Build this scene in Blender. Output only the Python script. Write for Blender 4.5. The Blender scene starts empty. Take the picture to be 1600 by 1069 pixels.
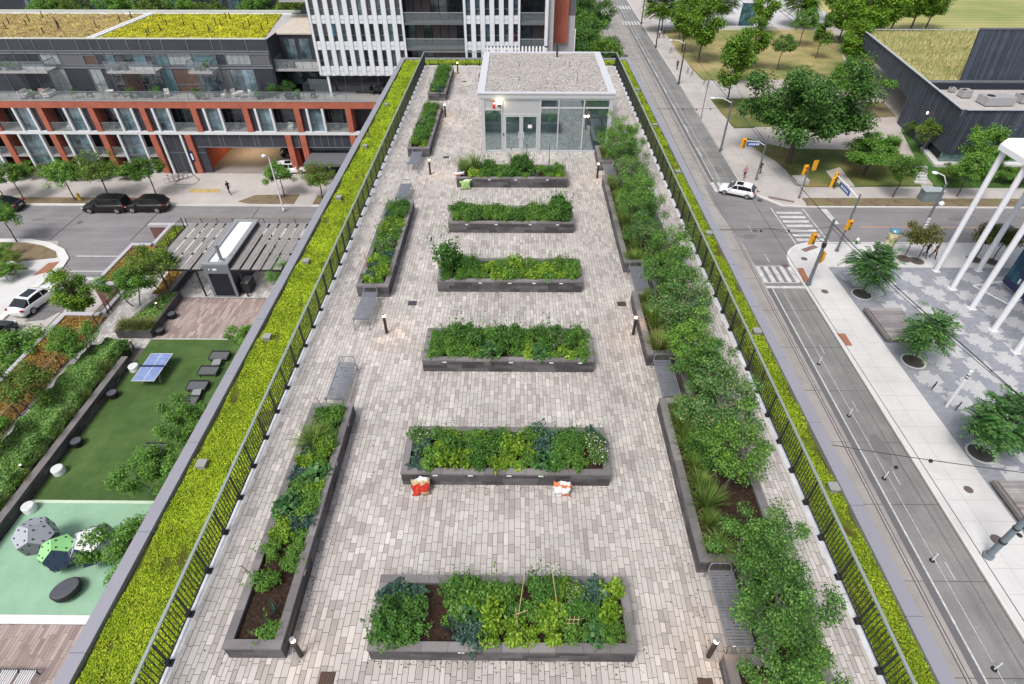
import bpy, bmesh, math, random
import numpy as np
from mathutils import Vector, Matrix

# ------------------------------------------------------------------ camera, light, exposure
scene = bpy.context.scene
COL = scene.collection
R = math.radians
CAMZ, PITCH, YAW, FPX = 14.0, 40.65, 0.53, 902.0
cam_d = bpy.data.cameras.new('camera'); cam = bpy.data.objects.new('camera', cam_d); COL.objects.link(cam)
cam.location = (0, 0, CAMZ); cam.rotation_euler = (R(90 - PITCH), 0, R(YAW))
cam_d.sensor_width = 36; cam_d.lens = FPX / 1600 * 36; cam_d.clip_start = .1; cam_d.clip_end = 3000
scene.camera = cam
world = bpy.data.worlds.new('World'); scene.world = world; world.use_nodes = True
wn = world.node_tree; bg = wn.nodes['Background']
sky = wn.nodes.new('ShaderNodeTexSky'); sky.sky_type = 'NISHITA'; sky.sun_disc = False
SUN_EL, SUN_AZ = 58, 215
sky.sun_elevation = R(SUN_EL); sky.sun_rotation = R(SUN_AZ); sky.air_density = 1.0; sky.dust_density = 3.5; sky.ozone_density = 1.0
hs = wn.nodes.new('ShaderNodeHueSaturation'); hs.inputs['Saturation'].default_value = .5
wn.links.new(sky.outputs[0], hs.inputs['Color']); wn.links.new(hs.outputs[0], bg.inputs[0])
bg.inputs[1].default_value = .14
sun_d = bpy.data.lights.new('sun', 'SUN'); sun = bpy.data.objects.new('sun', sun_d); COL.objects.link(sun)
sun_d.energy = 2.0; sun_d.angle = R(20); sun_d.color = (1, .955, .90)
# sun direction matches the sky texture (rotation measured clockwise from +Y)
sd = Vector((math.sin(R(SUN_AZ)) * math.cos(R(SUN_EL)), math.cos(R(SUN_AZ)) * math.cos(R(SUN_EL)), math.sin(R(SUN_EL))))
sun.rotation_euler = sd.to_track_quat('Z', 'Y').to_euler(); sun.location = (0, 0, 60)
scene.view_settings.view_transform = 'Standard'; scene.view_settings.look = 'None'
scene.view_settings.gamma = 1; scene.view_settings.use_curve_mapping = False
scene.view_settings.exposure = .38
scene.cycles.max_bounces = 6; scene.cycles.diffuse_bounces = 3; scene.cycles.transparent_max_bounces = 12

# survey helper: a sight line measured in the photograph, met with a level plane (z) or an upright plane (y)
_c, _s, _cy, _sy = math.cos(R(PITCH)), math.sin(R(PITCH)), math.cos(R(YAW)), math.sin(R(YAW))
def _ray(u, v):
    a = (u - 800) / FPX; b = -(v - 534.5) / FPX
    return (-_sy * _c + a * _cy - b * _sy * _s, _cy * _c + a * _sy + b * _cy * _s, -_s + b * _c)
def at(u, v, z):
    d = _ray(u, v); t = (z - CAMZ) / d[2]; return (d[0] * t, d[1] * t, z)
def aty(u, v, y):
    d = _ray(u, v); t = y / d[1]; return (d[0] * t, y, CAMZ + d[2] * t)

rnd = random.Random(7)

# ------------------------------------------------------------------ materials
def nt(name):
    m = bpy.data.materials.new(name); m.use_nodes = True
    n = m.node_tree; n.nodes.clear()
    o = n.nodes.new('ShaderNodeOutputMaterial'); p = n.nodes.new('ShaderNodeBsdfPrincipled')
    n.links.new(p.outputs[0], o.inputs[0]); return m, n, p, o
def ramp(n, stops, fac=None):
    r = n.nodes.new('ShaderNodeValToRGB'); e = r.color_ramp.elements
    e[0].position, e[0].color = stops[0][0], (*stops[0][1], 1)
    e[1].position, e[1].color = stops[-1][0], (*stops[-1][1], 1)
    for p_, c_ in stops[1:-1]:
        x = e.new(p_); x.color = (*c_, 1)
    if fac is not None: n.links.new(fac, r.inputs[0])
    return r
def noise(n, scale, detail=4, rough=.6, coord=None, stretch=None):
    tc = n.nodes.new('ShaderNodeTexCoord'); t = n.nodes.new('ShaderNodeTexNoise')
    t.inputs['Scale'].default_value = scale; t.inputs['Detail'].default_value = detail; t.inputs['Roughness'].default_value = rough
    src = tc.outputs[coord or 'Object']
    if stretch:
        mp = n.nodes.new('ShaderNodeMapping'); mp.inputs['Scale'].default_value = stretch
        n.links.new(src, mp.inputs[0]); src = mp.outputs[0]
    n.links.new(src, t.inputs['Vector']); return t
def mixc(n, fac, a, b, mode='MIX'):
    m = n.nodes.new('ShaderNodeMix'); m.data_type = 'RGBA'; m.blend_type = mode
    if isinstance(fac, (int, float)): m.inputs[0].default_value = fac
    else: n.links.new(fac, m.inputs[0])
    for i, s in ((6, a), (7, b)):
        if isinstance(s, tuple): m.inputs[i].default_value = (*s, 1)
        else: n.links.new(s, m.inputs[i])
    return m.outputs[2]
def k(c, f): return tuple(min(1, x * f) for x in c)
MATS = {}
def mat(name, col, rough=.7, var=.12, scale=3.0, fine=.08, fscale=60, metal=0, bump=0, bscale=40, spec=.4, stretch=None, emit=0, isl=0):
    """plain surface with broad and fine mottling; isl = per-piece tone change"""
    if name in MATS: return MATS[name]
    m, n, p, o = nt(name)
    a = noise(n, scale, 5, .6, stretch=stretch)
    r = ramp(n, [(.25, k(col, 1 - var)), (.75, k(col, 1 + var))], a.outputs[0])
    c = r.outputs[0]
    if fine:
        b = noise(n, fscale, 3, .7)
        r2 = ramp(n, [(.3, (1 - fine,) * 3), (.7, (1 + fine,) * 3)], b.outputs[0])
        c = mixc(n, 1.0, c, r2.outputs[0], 'MULTIPLY')
    if isl:
        g = n.nodes.new('ShaderNodeNewGeometry')
        r3 = ramp(n, [(0, (1 - isl,) * 3), (1, (1 + isl,) * 3)], g.outputs['Random Per Island'])
        c = mixc(n, 1.0, c, r3.outputs[0], 'MULTIPLY')
    n.links.new(c, p.inputs['Base Color'])
    p.inputs['Roughness'].default_value = rough; p.inputs['Metallic'].default_value = metal
    p.inputs['Specular IOR Level'].default_value = spec
    if bump:
        t = noise(n, bscale, 4, .6); bp = n.nodes.new('ShaderNodeBump'); bp.inputs['Strength'].default_value = bump
        bp.inputs['Distance'].default_value = .02
        n.links.new(t.outputs[0], bp.inputs['Height']); n.links.new(bp.outputs[0], p.inputs['Normal'])
    if emit:
        p.inputs['Emission Color'].default_value = (*col, 1); p.inputs['Emission Strength'].default_value = emit
    MATS[name] = m; return m
def islmat(name, stops, rough=.75, nsc=1.2, nvar=.1, fsc=70, fvar=.12, spec=.35, bump=0, stain=None):
    """each separate piece (paver, slat) picks its own tone from the stops"""
    m, n, p, o = nt(name)
    g = n.nodes.new('ShaderNodeNewGeometry')
    r = ramp(n, stops, g.outputs['Random Per Island'])
    a = noise(n, nsc, 4, .6); ra = ramp(n, [(.3, (1 - nvar,) * 3), (.7, (1 + nvar,) * 3)], a.outputs[0])
    b = noise(n, fsc, 4, .7); rb = ramp(n, [(.3, (1 - fvar,) * 3), (.7, (1 + fvar,) * 3)], b.outputs[0])
    c = mixc(n, 1., r.outputs[0], ra.outputs[0], 'MULTIPLY'); c = mixc(n, 1., c, rb.outputs[0], 'MULTIPLY')
    if stain:
        s = noise(n, stain[0], 6, .65); rs = ramp(n, [(stain[1], (0, 0, 0)), (stain[1] + .08, (1, 1, 1))], s.outputs[0])
        c = mixc(n, rs.outputs[0], c, stain[2])
    n.links.new(c, p.inputs['Base Color']); p.inputs['Roughness'].default_value = rough
    p.inputs['Specular IOR Level'].default_value = spec
    if bump:
        bp = n.nodes.new('ShaderNodeBump'); bp.inputs['Strength'].default_value = bump; bp.inputs['Distance'].default_value = .01
        n.links.new(b.outputs[0], bp.inputs['Height']); n.links.new(bp.outputs[0], p.inputs['Normal'])
    MATS[name] = m; return m
def leafmat(name, dark, mid, light, trans=.25, rough=.5, patch=1.5, spec=.3, accent=None):
    m, n, p, o = nt(name)
    g = n.nodes.new('ShaderNodeNewGeometry')
    st = [(0, dark), (.5, mid), (1, light)]
    if accent: st = [(0, dark), (.5, mid), (.9, light), (.93, accent), (1, accent)]
    r = ramp(n, st, g.outputs['Random Per Island'])
    a = noise(n, patch, 3, .6); ra = ramp(n, [(.3, (.68, .7, .72)), (.7, (1.25, 1.22, 1.1))], a.outputs[0])
    c = mixc(n, 1., r.outputs[0], ra.outputs[0], 'MULTIPLY')
    oi = n.nodes.new('ShaderNodeObjectInfo'); ro = ramp(n, [(0, (.82, .86, .85)), (1, (1.16, 1.12, 1.05))], oi.outputs['Random'])
    c = mixc(n, 1., c, ro.outputs[0], 'MULTIPLY')
    n.links.new(c, p.inputs['Base Color']); p.inputs['Roughness'].default_value = rough; p.inputs['Specular IOR Level'].default_value = spec
    t = n.nodes.new('ShaderNodeBsdfTranslucent'); n.links.new(c, t.inputs[0])
    mx = n.nodes.new('ShaderNodeMixShader'); mx.inputs[0].default_value = trans
    n.links.new(p.outputs[0], mx.inputs[1]); n.links.new(t.outputs[0], mx.inputs[2]); n.links.new(mx.outputs[0], o.inputs[0])
    MATS[name] = m; return m
def glassmat(name, tint, dark, rough=.06):
    """window pane of an occupied room: reflective, tinted, with blinds and furniture showing as soft tone changes"""
    m, n, p, o = nt(name)
    a = noise(n, .9, 3, .6); r = ramp(n, [(.3, dark), (.6, tint), (.8, k(tint, 1.6))], a.outputs[0])
    g = n.nodes.new('ShaderNodeNewGeometry'); r3 = ramp(n, [(0, (.4,) * 3), (.6, (1.,) * 3), (1, (2.1,) * 3)], g.outputs['Random Per Island'])
    c = mixc(n, 1., r.outputs[0], r3.outputs[0], 'MULTIPLY')
    n.links.new(c, p.inputs['Base Color']); p.inputs['Roughness'].default_value = rough
    p.inputs['Specular IOR Level'].default_value = .9; p.inputs['IOR'].default_value = 1.6
    MATS[name] = m; return m
def brickmat(name, c1, c2, mortar, bw, bh, rot=0, ms=.015, var=.3, offset=.5):
    m, n, p, o = nt(name)
    tc = n.nodes.new('ShaderNodeTexCoord'); mp = n.nodes.new('ShaderNodeMapping'); mp.inputs['Rotation'].default_value[2] = rot
    b = n.nodes.new('ShaderNodeTexBrick'); b.inputs['Scale'].default_value = 1; b.offset = offset
    b.inputs['Brick Width'].default_value = bw; b.inputs['Row Height'].default_value = bh; b.inputs['Mortar Size'].default_value = ms
    b.inputs['Color1'].default_value = (*c1, 1); b.inputs['Color2'].default_value = (*c2, 1); b.inputs['Mortar'].default_value = (*mortar, 1)
    n.links.new(tc.outputs['Object'], mp.inputs[0]); n.links.new(mp.outputs[0], b.inputs['Vector'])
    a = noise(n, 1.1, 5, .6); ra = ramp(n, [(.3, (1 - var * .5,) * 3), (.7, (1 + var * .5,) * 3)], a.outputs[0])
    c = mixc(n, 1., b.outputs[0], ra.outputs[0], 'MULTIPLY')
    n.links.new(c, p.inputs['Base Color']); p.inputs['Roughness'].default_value = .8
    MATS[name] = m; return m
def groundmat(name, stops, scale, detail=8, rough=.9, fine=None, bump=0):
    m, n, p, o = nt(name)
    a = noise(n, scale, detail, .65); r = ramp(n, stops, a.outputs[0]); c = r.outputs[0]
    if fine:
        b = noise(n, fine[0], 4, .7); rb = ramp(n, [(.3, (1 - fine[1],) * 3), (.7, (1 + fine[1],) * 3)], b.outputs[0])
        c = mixc(n, 1., c, rb.outputs[0], 'MULTIPLY')
        if bump:
            bp = n.nodes.new('ShaderNodeBump'); bp.inputs['Strength'].default_value = bump; bp.inputs['Distance'].default_value = .05
            n.links.new(b.outputs[0], bp.inputs['Height']); n.links.new(bp.outputs[0], p.inputs['Normal'])
    n.links.new(c, p.inputs['Base Color']); p.inputs['Roughness'].default_value = rough; p.inputs['Specular IOR Level'].default_value = .25
    MATS[name] = m; return m

# ------------------------------------------------------------------ mesh builder
class MB:
    def __init__(s): s.v = []; s.f = []; s.m = []
    def face(s, pts, m=0):
        i = len(s.v); s.v += [tuple(p) for p in pts]; s.f.append(tuple(range(i, i + len(pts)))); s.m.append(m); return s
    def box(s, x0, x1, y0, y1, z0, z1, m=0, M=None):
        i = len(s.v)
        vs = [(x0, y0, z0), (x1, y0, z0), (x1, y1, z0), (x0, y1, z0), (x0, y0, z1), (x1, y0, z1), (x1, y1, z1), (x0, y1, z1)]
        if M is not None: vs = [tuple(M @ Vector(p)) for p in vs]
        s.v += vs
        for q in ((0, 3, 2, 1), (4, 5, 6, 7), (0, 1, 5, 4), (1, 2, 6, 5), (2, 3, 7, 6), (3, 0, 4, 7)):
            s.f.append(tuple(i + a for a in q)); s.m.append(m)
        return s
    def prism(s, poly, z0, z1, m=0):
        n = len(poly); i = len(s.v)
        a = sum(poly[j][0] * poly[(j + 1) % n][1] - poly[(j + 1) % n][0] * poly[j][1] for j in range(n))
        if a < 0: poly = poly[::-1]
        s.v += [(p[0], p[1], z0) for p in poly] + [(p[0], p[1], z1) for p in poly]
        s.f.append(tuple(range(i + n - 1, i - 1, -1))); s.m.append(m)
        s.f.append(tuple(range(i + n, i + 2 * n))); s.m.append(m)
        for j in range(n):
            s.f.append((i + j, i + (j + 1) % n, i + n + (j + 1) % n, i + n + j)); s.m.append(m)
        return s
    def sheet(s, poly, z, m=0):
        n = len(poly); a = sum(poly[j][0] * poly[(j + 1) % n][1] - poly[(j + 1) % n][0] * poly[j][1] for j in range(n))
        if a < 0: poly = poly[::-1]
        return s.face([(p[0], p[1], z) for p in poly], m)
    def tube(s, p0, p1, r0, r1=None, n=8, m=0, cap=True):
        r1 = r0 if r1 is None else r1
        p0 = Vector(p0); p1 = Vector(p1); d = (p1 - p0)
        if d.length < 1e-6: return s
        q = d.to_track_quat('Z', 'Y'); i = len(s.v)
        for p, r in ((p0, r0), (p1, r1)):
            for j in range(n):
                a = 2 * math.pi * j / n; s.v.append(tuple(p + q @ Vector((r * math.cos(a), r * math.sin(a), 0))))
        for j in range(n):
            s.f.append((i + j, i + (j + 1) % n, i + n + (j + 1) % n, i + n + j)); s.m.append(m)
        if cap:
            s.f.append(tuple(range(i + n - 1, i - 1, -1))); s.m.append(m); s.f.append(tuple(range(i + n, i + 2 * n))); s.m.append(m)
        return s
    def path(s, pts, r, n=6, m=0):
        for a, b in zip(pts[:-1], pts[1:]): s.tube(a, b, r, r, n, m)
        return s
    def lathe(s, prof, c=(0, 0, 0), n=20, m=0, M=None):
        i = len(s.v)
        for r, z in prof:
            for j in range(n):
                a = 2 * math.pi * j / n; p = Vector((r * math.cos(a), r * math.sin(a), z))
                if M is not None: p = M @ p
                s.v.append((p[0] + c[0], p[1] + c[1], p[2] + c[2]))
        for q in range(len(prof) - 1):
            for j in range(n):
                s.f.append((i + q * n + j, i + q * n + (j + 1) % n, i + (q + 1) * n + (j + 1) % n, i + (q + 1) * n + j)); s.m.append(m)
        s.f.append(tuple(i + j for j in range(n - 1, -1, -1))); s.m.append(m)
        s.f.append(tuple(i + (len(prof) - 1) * n + j for j in range(n))); s.m.append(m)
        return s
    def mesh(s, name, mats, smooth=False):
        me = bpy.data.meshes.new(name); me.from_pydata(s.v, [], s.f)
        mats = mats if isinstance(mats, (list, tuple)) else [mats]
        for x in mats: me.materials.append(x)
        if len(mats) > 1: me.polygons.foreach_set('material_index', s.m)
        if smooth: me.polygons.foreach_set('use_smooth', [True] * len(me.polygons))
        me.update(); return me
    def build(s, name, mats, parent=None, smooth=False, loc=None, rz=0):
        return obj(name, s.mesh(name, mats, smooth), parent, loc, rz)
def obj(name, me, parent=None, loc=None, rz=0):
    o = bpy.data.objects.new(name, me); COL.objects.link(o)
    if parent is not None: o.parent = parent
    if loc is not None: o.location = loc
    if rz: o.rotation_euler[2] = rz
    return o
def npmesh(name, V, F, mats, smooth=False, mi=None):
    """V (n,3), F (m,4) numpy"""
    me = bpy.data.meshes.new(name); nv, nf, kk = len(V), len(F), F.shape[1]
    me.vertices.add(nv); me.vertices.foreach_set('co', V.astype(np.float32).ravel())
    me.loops.add(nf * kk); me.loops.foreach_set('vertex_index', F.astype(np.int32).ravel())
    me.polygons.add(nf); me.polygons.foreach_set('loop_start', np.arange(0, nf * kk, kk, dtype=np.int32))
    mats = mats if isinstance(mats, (list, tuple)) else [mats]
    for x in mats: me.materials.append(x)
    if mi is not None: me.polygons.foreach_set('material_index', mi.astype(np.int32))
    if smooth: me.polygons.foreach_set('use_smooth', np.ones(nf, dtype=bool))
    me.update(calc_edges=True); return me
def tag(o, label=None, cat=None, group=None, kind=None):
    if label: o['label'] = label
    if cat: o['category'] = cat
    if group: o['group'] = group
    if kind: o['kind'] = kind
    return o
def thing(name, label, cat, loc=(0, 0, 0), rz=0, group=None):
    o = bpy.data.objects.new(name, None); COL.objects.link(o); o.location = loc; o.rotation_euler[2] = rz
    o.empty_display_size = .2
    return tag(o, label, cat, group)
def dup(root, loc, rz=0, label=None, group=None, scale=None):
    r = root.copy(); COL.objects.link(r); r.location = loc; r.rotation_euler = (root.rotation_euler[0], root.rotation_euler[1], rz)
    if scale is not None: r.scale = scale if isinstance(scale, tuple) else (scale,) * 3
    if label: r['label'] = label
    if group: r['group'] = group
    for ch in list(root.children):
        c = ch.copy(); COL.objects.link(c); c.parent = r
        for g in list(ch.children):
            d = g.copy(); COL.objects.link(d); d.parent = c
    return r
def struct(name, mb, m, smooth=False):
    return tag(mb.build(name, m, None, smooth), kind='structure')
ORD = ['first', 'second', 'third', 'fourth', 'fifth', 'sixth', 'seventh', 'eighth', 'ninth', 'tenth', 'eleventh', 'twelfth', 'thirteenth', 'fourteenth', 'fifteenth', 'sixteenth', 'seventeenth', 'eighteenth', 'nineteenth', 'twentieth', 'twenty-first', 'twenty-second', 'twenty-third', 'twenty-fourth']
# ------------------------------------------------------------------ foliage
def rot_basis(rng, n, up_bias=.6, out=None):
    """random leaf frames: two in-plane unit vectors"""
    nm = rng.normal(size=(n, 3)); nm /= np.linalg.norm(nm, axis=1)[:, None]
    nm[:, 2] = np.abs(nm[:, 2]); nm = nm * (1 - up_bias) + np.array([0, 0, 1.]) * up_bias
    if out is not None: nm += out * .5
    nm /= np.linalg.norm(nm, axis=1)[:, None]
    a = rng.normal(size=(n, 3)); a -= (a * nm).sum(1)[:, None] * nm; a /= np.linalg.norm(a, axis=1)[:, None]
    b = np.cross(nm, a); return a, b, nm
def leaf_quads(rng, P, size, aspect=.55, up_bias=.45, out=None, jitter=.35):
    n = len(P); a, b, nm = rot_basis(rng, n, up_bias, out)
    L = size * (1 + jitter * rng.uniform(-1, 1, n))[:, None]
    droop = nm * L * -.12
    V = np.stack([P - a * L * .5 + droop, P + b * L * aspect * .5, P + a * L * .5 + droop, P - b * L * aspect * .5], 1).reshape(-1, 3)
    F = np.arange(n * 4).reshape(-1, 4); return V, F
def ball_pts(rng, n, c, r, surf=.5):
    d = rng.normal(size=(n, 3)); d /= np.linalg.norm(d, axis=1)[:, None]
    rad = rng.uniform(0, 1, n) ** surf
    return np.array(c) + d * rad[:, None] * np.array(r), d
# ------------------------------------------------------------------ common materials
M_paver = islmat('terrace_paver', [(0, (.315, .285, .268)), (.3, (.40, .368, .346)), (.55, (.46, .424, .40)), (.8, (.415, .392, .378)), (1, (.525, .487, .458))], .8, .45, .17, 55, .14, stain=(5, .70, (.27, .245, .225)))
M_joint = mat('paver_joint', (.13, .118, .105), .95)
M_cap = mat('roof_edge_metal', (.31, .305, .345), .42, .04, .6, .02, 30, metal=.25)
M_flash = mat('white_membrane', (.52, .53, .55), .6, .22, 2.5, .15)
M_dark = mat('charcoal_metal', (.022, .023, .027), .45, .1, 3)
M_rail = mat('rail_metal', (.34, .39, .36), .4, .06, 2, metal=.4)
M_conc = mat('wall_concrete', (.4, .39, .38), .85, .1, 1.0)
M_white = mat('white_paint', (.74, .75, .77), .45, .04, 1.5, .02)
M_black = mat('black_rubber', (.012, .012, .013), .6)
M_steel = mat('galvanised_steel', (.36, .38, .39), .4, .08, 3, metal=.6)
M_stone = islmat('planter_stone', [(0, (.050, .047, .051)), (.45, (.078, .073, .078)), (1, (.125, .117, .122))], .85, 2.2, .25, 30, .3)
M_cope = islmat('planter_coping', [(0, (.130, .120, .123)), (.5, (.162, .150, .153)), (1, (.205, .188, .19))], .8, 1.5, .14, 50, .14)
M_soil = groundmat('soil', [(.3, (.022, .013, .009)), (.5, (.05, .028, .018)), (.72, (.10, .062, .045))], 14, 8, .95, (60, .4), 1)
M_sedbase = groundmat('sedum_base', [(.28, (.13, .065, .025)), (.42, (.10, .10, .018)), (.55, (.13, .17, .014)), (.75, (.20, .25, .014))], 2.2, 8, .9, (40, .3), 1)
M_sedum = leafmat('sedum_leaf', (.14, .25, .014), (.27, .39, .016), (.42, .52, .026), .12, .6, .75, .2, accent=(.54, .58, .06))
M_bulb = mat('lamp_glow', (1, .86, .62), .4, 0, 1, 0, emit=2.5)
M_glass = glassmat('curtain_glass', (.055, .085, .10), (.018, .028, .035))
M_winfrm = mat('aluminium_frame', (.46, .47, .49), .4, .03, 2, .02, metal=.3)

def pavers(name, x0, x1, y0, y1, z, m, mj, widths=(.11, .13, .16), lens=(.2, .42), gap=.011, th=.03, seed=1, along='y', kind='structure', skip=None):
    r = random.Random(seed); V = []; F = []
    a = x0 if along == 'y' else y0; aend = x1 if along == 'y' else y1
    while a < aend - .02:
        w = min(r.choice(widths), aend - a); b = (y0 if along == 'y' else x0) - r.random() * lens[0]; bend = y1 if along == 'y' else x1; bst = y0 if along == 'y' else x0
        while b < bend:
            L = r.uniform(*lens); p0, p1 = max(b, bst), min(b + L, bend)
            if p1 - p0 > .03:
                g = gap / 2; q = (a + g, a + w - g, p0 + g, p1 - g)
                if along != 'y': q = (q[2], q[3], q[0], q[1])
                if not (skip and skip((q[0] + q[1]) / 2, (q[2] + q[3]) / 2)):
                    zz = z + r.uniform(-.0015, .0015); i = len(V)
                    V += [(q[0], q[2], zz), (q[1], q[2], zz), (q[1], q[3], zz), (q[0], q[3], zz)]; F.append((i, i + 1, i + 2, i + 3))
            b += L
        a += w
    o = obj(name, npmesh(name, np.array(V), np.array(F), m)); tag(o, kind=kind); return o

# ------------------------------------------------------------------ our building: body and terrace
XL, XR, YN, YF = -10.1, 9.7, 0.0, 54.0
t = thing('garden_terrace_building', 'long mid-rise block carrying the paved garden terrace, lavender metal roof edges', 'building', (0, 27, -18))
MB().box(XL + .08, XR - .08, YN, YF - .08, 0, 17.9).build('wall', mat('building_wall', (.20, .19, .19), .7), t, loc=(0, -27, 0))
cp = MB()
for (a, b, c, d) in ((XL, XL + .36, YN, YF), (XR - .38, XR, YN, YF), (XL + .36, XR - .38, YF - .36, YF)): cp.box(a, b, c, d, 17.9, 18.10)
cp.build('roof_edge_cap', M_cap, t, loc=(0, -27, 0))
sm_d = mat('seam_dark', (.12, .12, .14))
for j in range(18):
    y = 2.2 + j * 3.05
    MB().box(XL - .005, XL + .365, y, y + .012, 17.9, 18.104).build('cap_seam', sm_d, t, loc=(0, -27, 0)); MB().box(XR - .385, XR + .005, y + 1, y + 1.012, 17.9, 18.104).build('cap_seam', sm_d, t, loc=(0, -27, 0))
struct('paving_bed', MB().box(-7.75, 8.2, YN, 52.05, -.16, -.012), M_joint)
pavers('paving', -7.66, 8.06, 1.0, 51.75, 0, M_paver, M_joint, seed=3)
struct('membrane_strip', MB().box(-7.86, -7.60, YN, 52.05, -.15, -.004).box(8.0, 8.26, YN, 52.05, -.15, -.004).box(-7.60, 8.0, 51.72, 52.05, -.15, -.004), M_flash)

# sedum strips: a lumpy mat plus thousands of small rosettes
def sedum(name, x0, x1, y0, y1, z, n, seed, size=.06, rag=(.0, .0), mleaf=None, mbase=None, bump=.035, density_y=True):
    rng = np.random.default_rng(seed); mleaf = mleaf or M_sedum; mbase = mbase or M_sedbase
    nx = max(4, int((x1 - x0) / .12)); ny = max(4, int((y1 - y0) / .2))
    X, Y = np.meshgrid(np.linspace(x0, x1, nx + 1), np.linspace(y0, y1, ny + 1))
    def hf(X, Y): return (np.sin(X * 3.1 + Y * 1.3) * np.cos(Y * 2.3 - X * 1.7) + .6 * np.sin(X * 7.3 - Y * 5.1)) * .4 + .2 * np.sin(X * 13 + Y * 11)
    Z = z + bump * hf(X, Y); Z[:, 0] = Z[:, -1] = z - .04
    V = np.stack([X, Y, Z], -1).reshape(-1, 3); idx = np.arange((nx + 1) * (ny + 1)).reshape(ny + 1, nx + 1)
    F = np.stack([idx[:-1, :-1], idx[:-1, 1:], idx[1:, 1:], idx[1:, :-1]], -1).reshape(-1, 4)
    t = rng.uniform(0, 1, n); py = y0 + (y1 - y0) * (t ** 1.35 if density_y else t)
    e0 = x0 + rag[0] * (.5 + .5 * np.sin(py * 1.9) * np.cos(py * .7 + 1)) ; e1 = x1 + rag[1] * (.5 + .5 * np.sin(py * 2.3 + 2) * np.sin(py * .9))
    px = e0 + (e1 - e0) * rng.uniform(0, 1, n)
    pz = z + bump * hf(px, py) + rng.uniform(.005, .05, n)
    sz = size * (1 + 1.3 * (py - y0) / max(1, (y1 - y0)))
    bare = np.sin(px * 2.9 + py * .83 + seed) * np.sin(py * 1.37 - px * 1.1 + seed * 2) + .6 * np.sin(py * 4.1 + px * 5.3) * np.cos(px * 7.7) + rng.normal(size=n) * .12
    edge = np.exp(-np.minimum(np.abs(px - x0), np.abs(x1 - px)) / .18)
    keep = bare + edge * .75 < 1.02; px, py, pz, sz = px[keep], py[keep], pz[keep], sz[keep]; n = len(px)
    lv, lf = leaf_quads(rng, np.stack([px, py, pz], 1), 1.0, .8, .45, None, .3)
    c = np.repeat(np.stack([px, py, pz], 1), 4, 0); lv = c + (lv - c) * np.repeat(sz, 4)[:, None]
    Vall = np.concatenate([V, lv]); Fall = np.concatenate([F, lf + len(V)])
    mi = np.concatenate([np.zeros(len(F)), np.ones(len(lf))])
    o = obj(name, npmesh(name, Vall, Fall, [mbase, mleaf], False, mi)); tag(o, kind='stuff'); return o
tag(sedum('sedum', XL + .36, -7.86, YN + 1, YF - .36, -.03, 210000, 5, .034, (.16, 0)), 'yellow green flowering sedum strip along the left roof edge', 'sedum')
tag(sedum('sedum', 8.26, XR - .38, YN + 1, YF - .36, -.03, 105000, 6, .034, (0, .10)), 'yellow green sedum strip along the right roof edge', 'sedum')
tag(sedum('sedum', -7.86, 8.26, 52.2, YF - .36, -.03, 16000, 8, .085, density_y=False), 'yellow green sedum strip along the far roof edge', 'sedum')

# guard rails
def guard_rail(name, label, P0, P1, npost, h=1.07, side=1, pitch=.115):
    P0 = Vector(P0); P1 = Vector(P1); d = (P1 - P0); L = d.length; ang = math.atan2(d.y, d.x)
    t = thing(name, label, 'guard rail', P0, ang)
    MB().box(-.05, L + .05, -.035, .035, h - .045, h).build('top_rail', M_rail, t)
    MB().box(0, L, -.012, .012, .09, .12).build('bottom_rail', M_dark, t)
    s = L / (npost - 1)
    post = MB().box(-.02, .02, -.026, .026, 0, h - .045).mesh('post', M_dark)
    plate = MB().box(-.08, .08, -.09, .09, -.003, .018).tube((-.05, -.06 * side, .018), (-.05, -.06 * side, .05), .013).tube((.05, -.06 * side, .018), (.05, -.06 * side, .05), .013).box(-.06, .06, .03, .06, .018, .14).mesh('base_plate', M_dark)
    for i in range(npost):
        p = obj('post', post, t, (i * s, 0, 0)); obj('base_plate', plate, p)
    mb = MB(); nb = int(s / pitch)
    for j in range(1, nb): mb.box(j * s / nb - .011, j * s / nb + .011, -.008, .008, .12, h - .045)
    pk = mb.mesh('pickets', M_dark)
    for i in range(npost - 1): obj('picket_panel', pk, t, (i * s, 0, 0))
    return t
guard_rail('guard_rail', 'dark picket guard rail with pale top rail along the left sedum strip', (-7.78, .73, 0), (-7.78, .73 + 1.08 * 47.5, 0), 48, side=-1)
guard_rail('guard_rail', 'dark picket guard rail with pale top rail along the right side above the tram street', (8.17, .71, 0), (8.17, .71 + 1.08 * 47.5, 0), 48, side=1)
guard_rail('guard_rail', 'dark picket guard rail closing off the far end of the terrace', (-7.78, 52.03, 0), (8.17, 52.03, 0), 15, side=1)

# anchor blocks in the sedum
ab = MB().box(-.14, .14, -.14, .14, 0, .22).box(-.17, .17, -.17, .17, .22, .27)
abm = ab.mesh('roof_anchor', mat('anchor_concrete', (.27, .275, .25), .8, .1, 4))
for i, (x, y) in enumerate([(-9.3, 10.55), (-9.3, 16.4), (-9.3, 21.6), (-9.3, 27.7), (-9.3, 34.5), (-9.3, 42), (9.1, 9.9), (9.1, 16.9), (9.1, 24.2), (9.05, 31), (9.05, 38.2), (9.05, 45.4)]):
    sd_ = 'left' if x < 0 else 'right'
    o = obj('roof_anchor', abm, None, (x, y, -.08)); o.scale = (.85, .85, .9); tag(o, f'{ORD[i % 6]} grey square roof anchor from the camera in the {sd_} sedum strip', 'roof anchor', 'roof anchors in the sedum')

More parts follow.
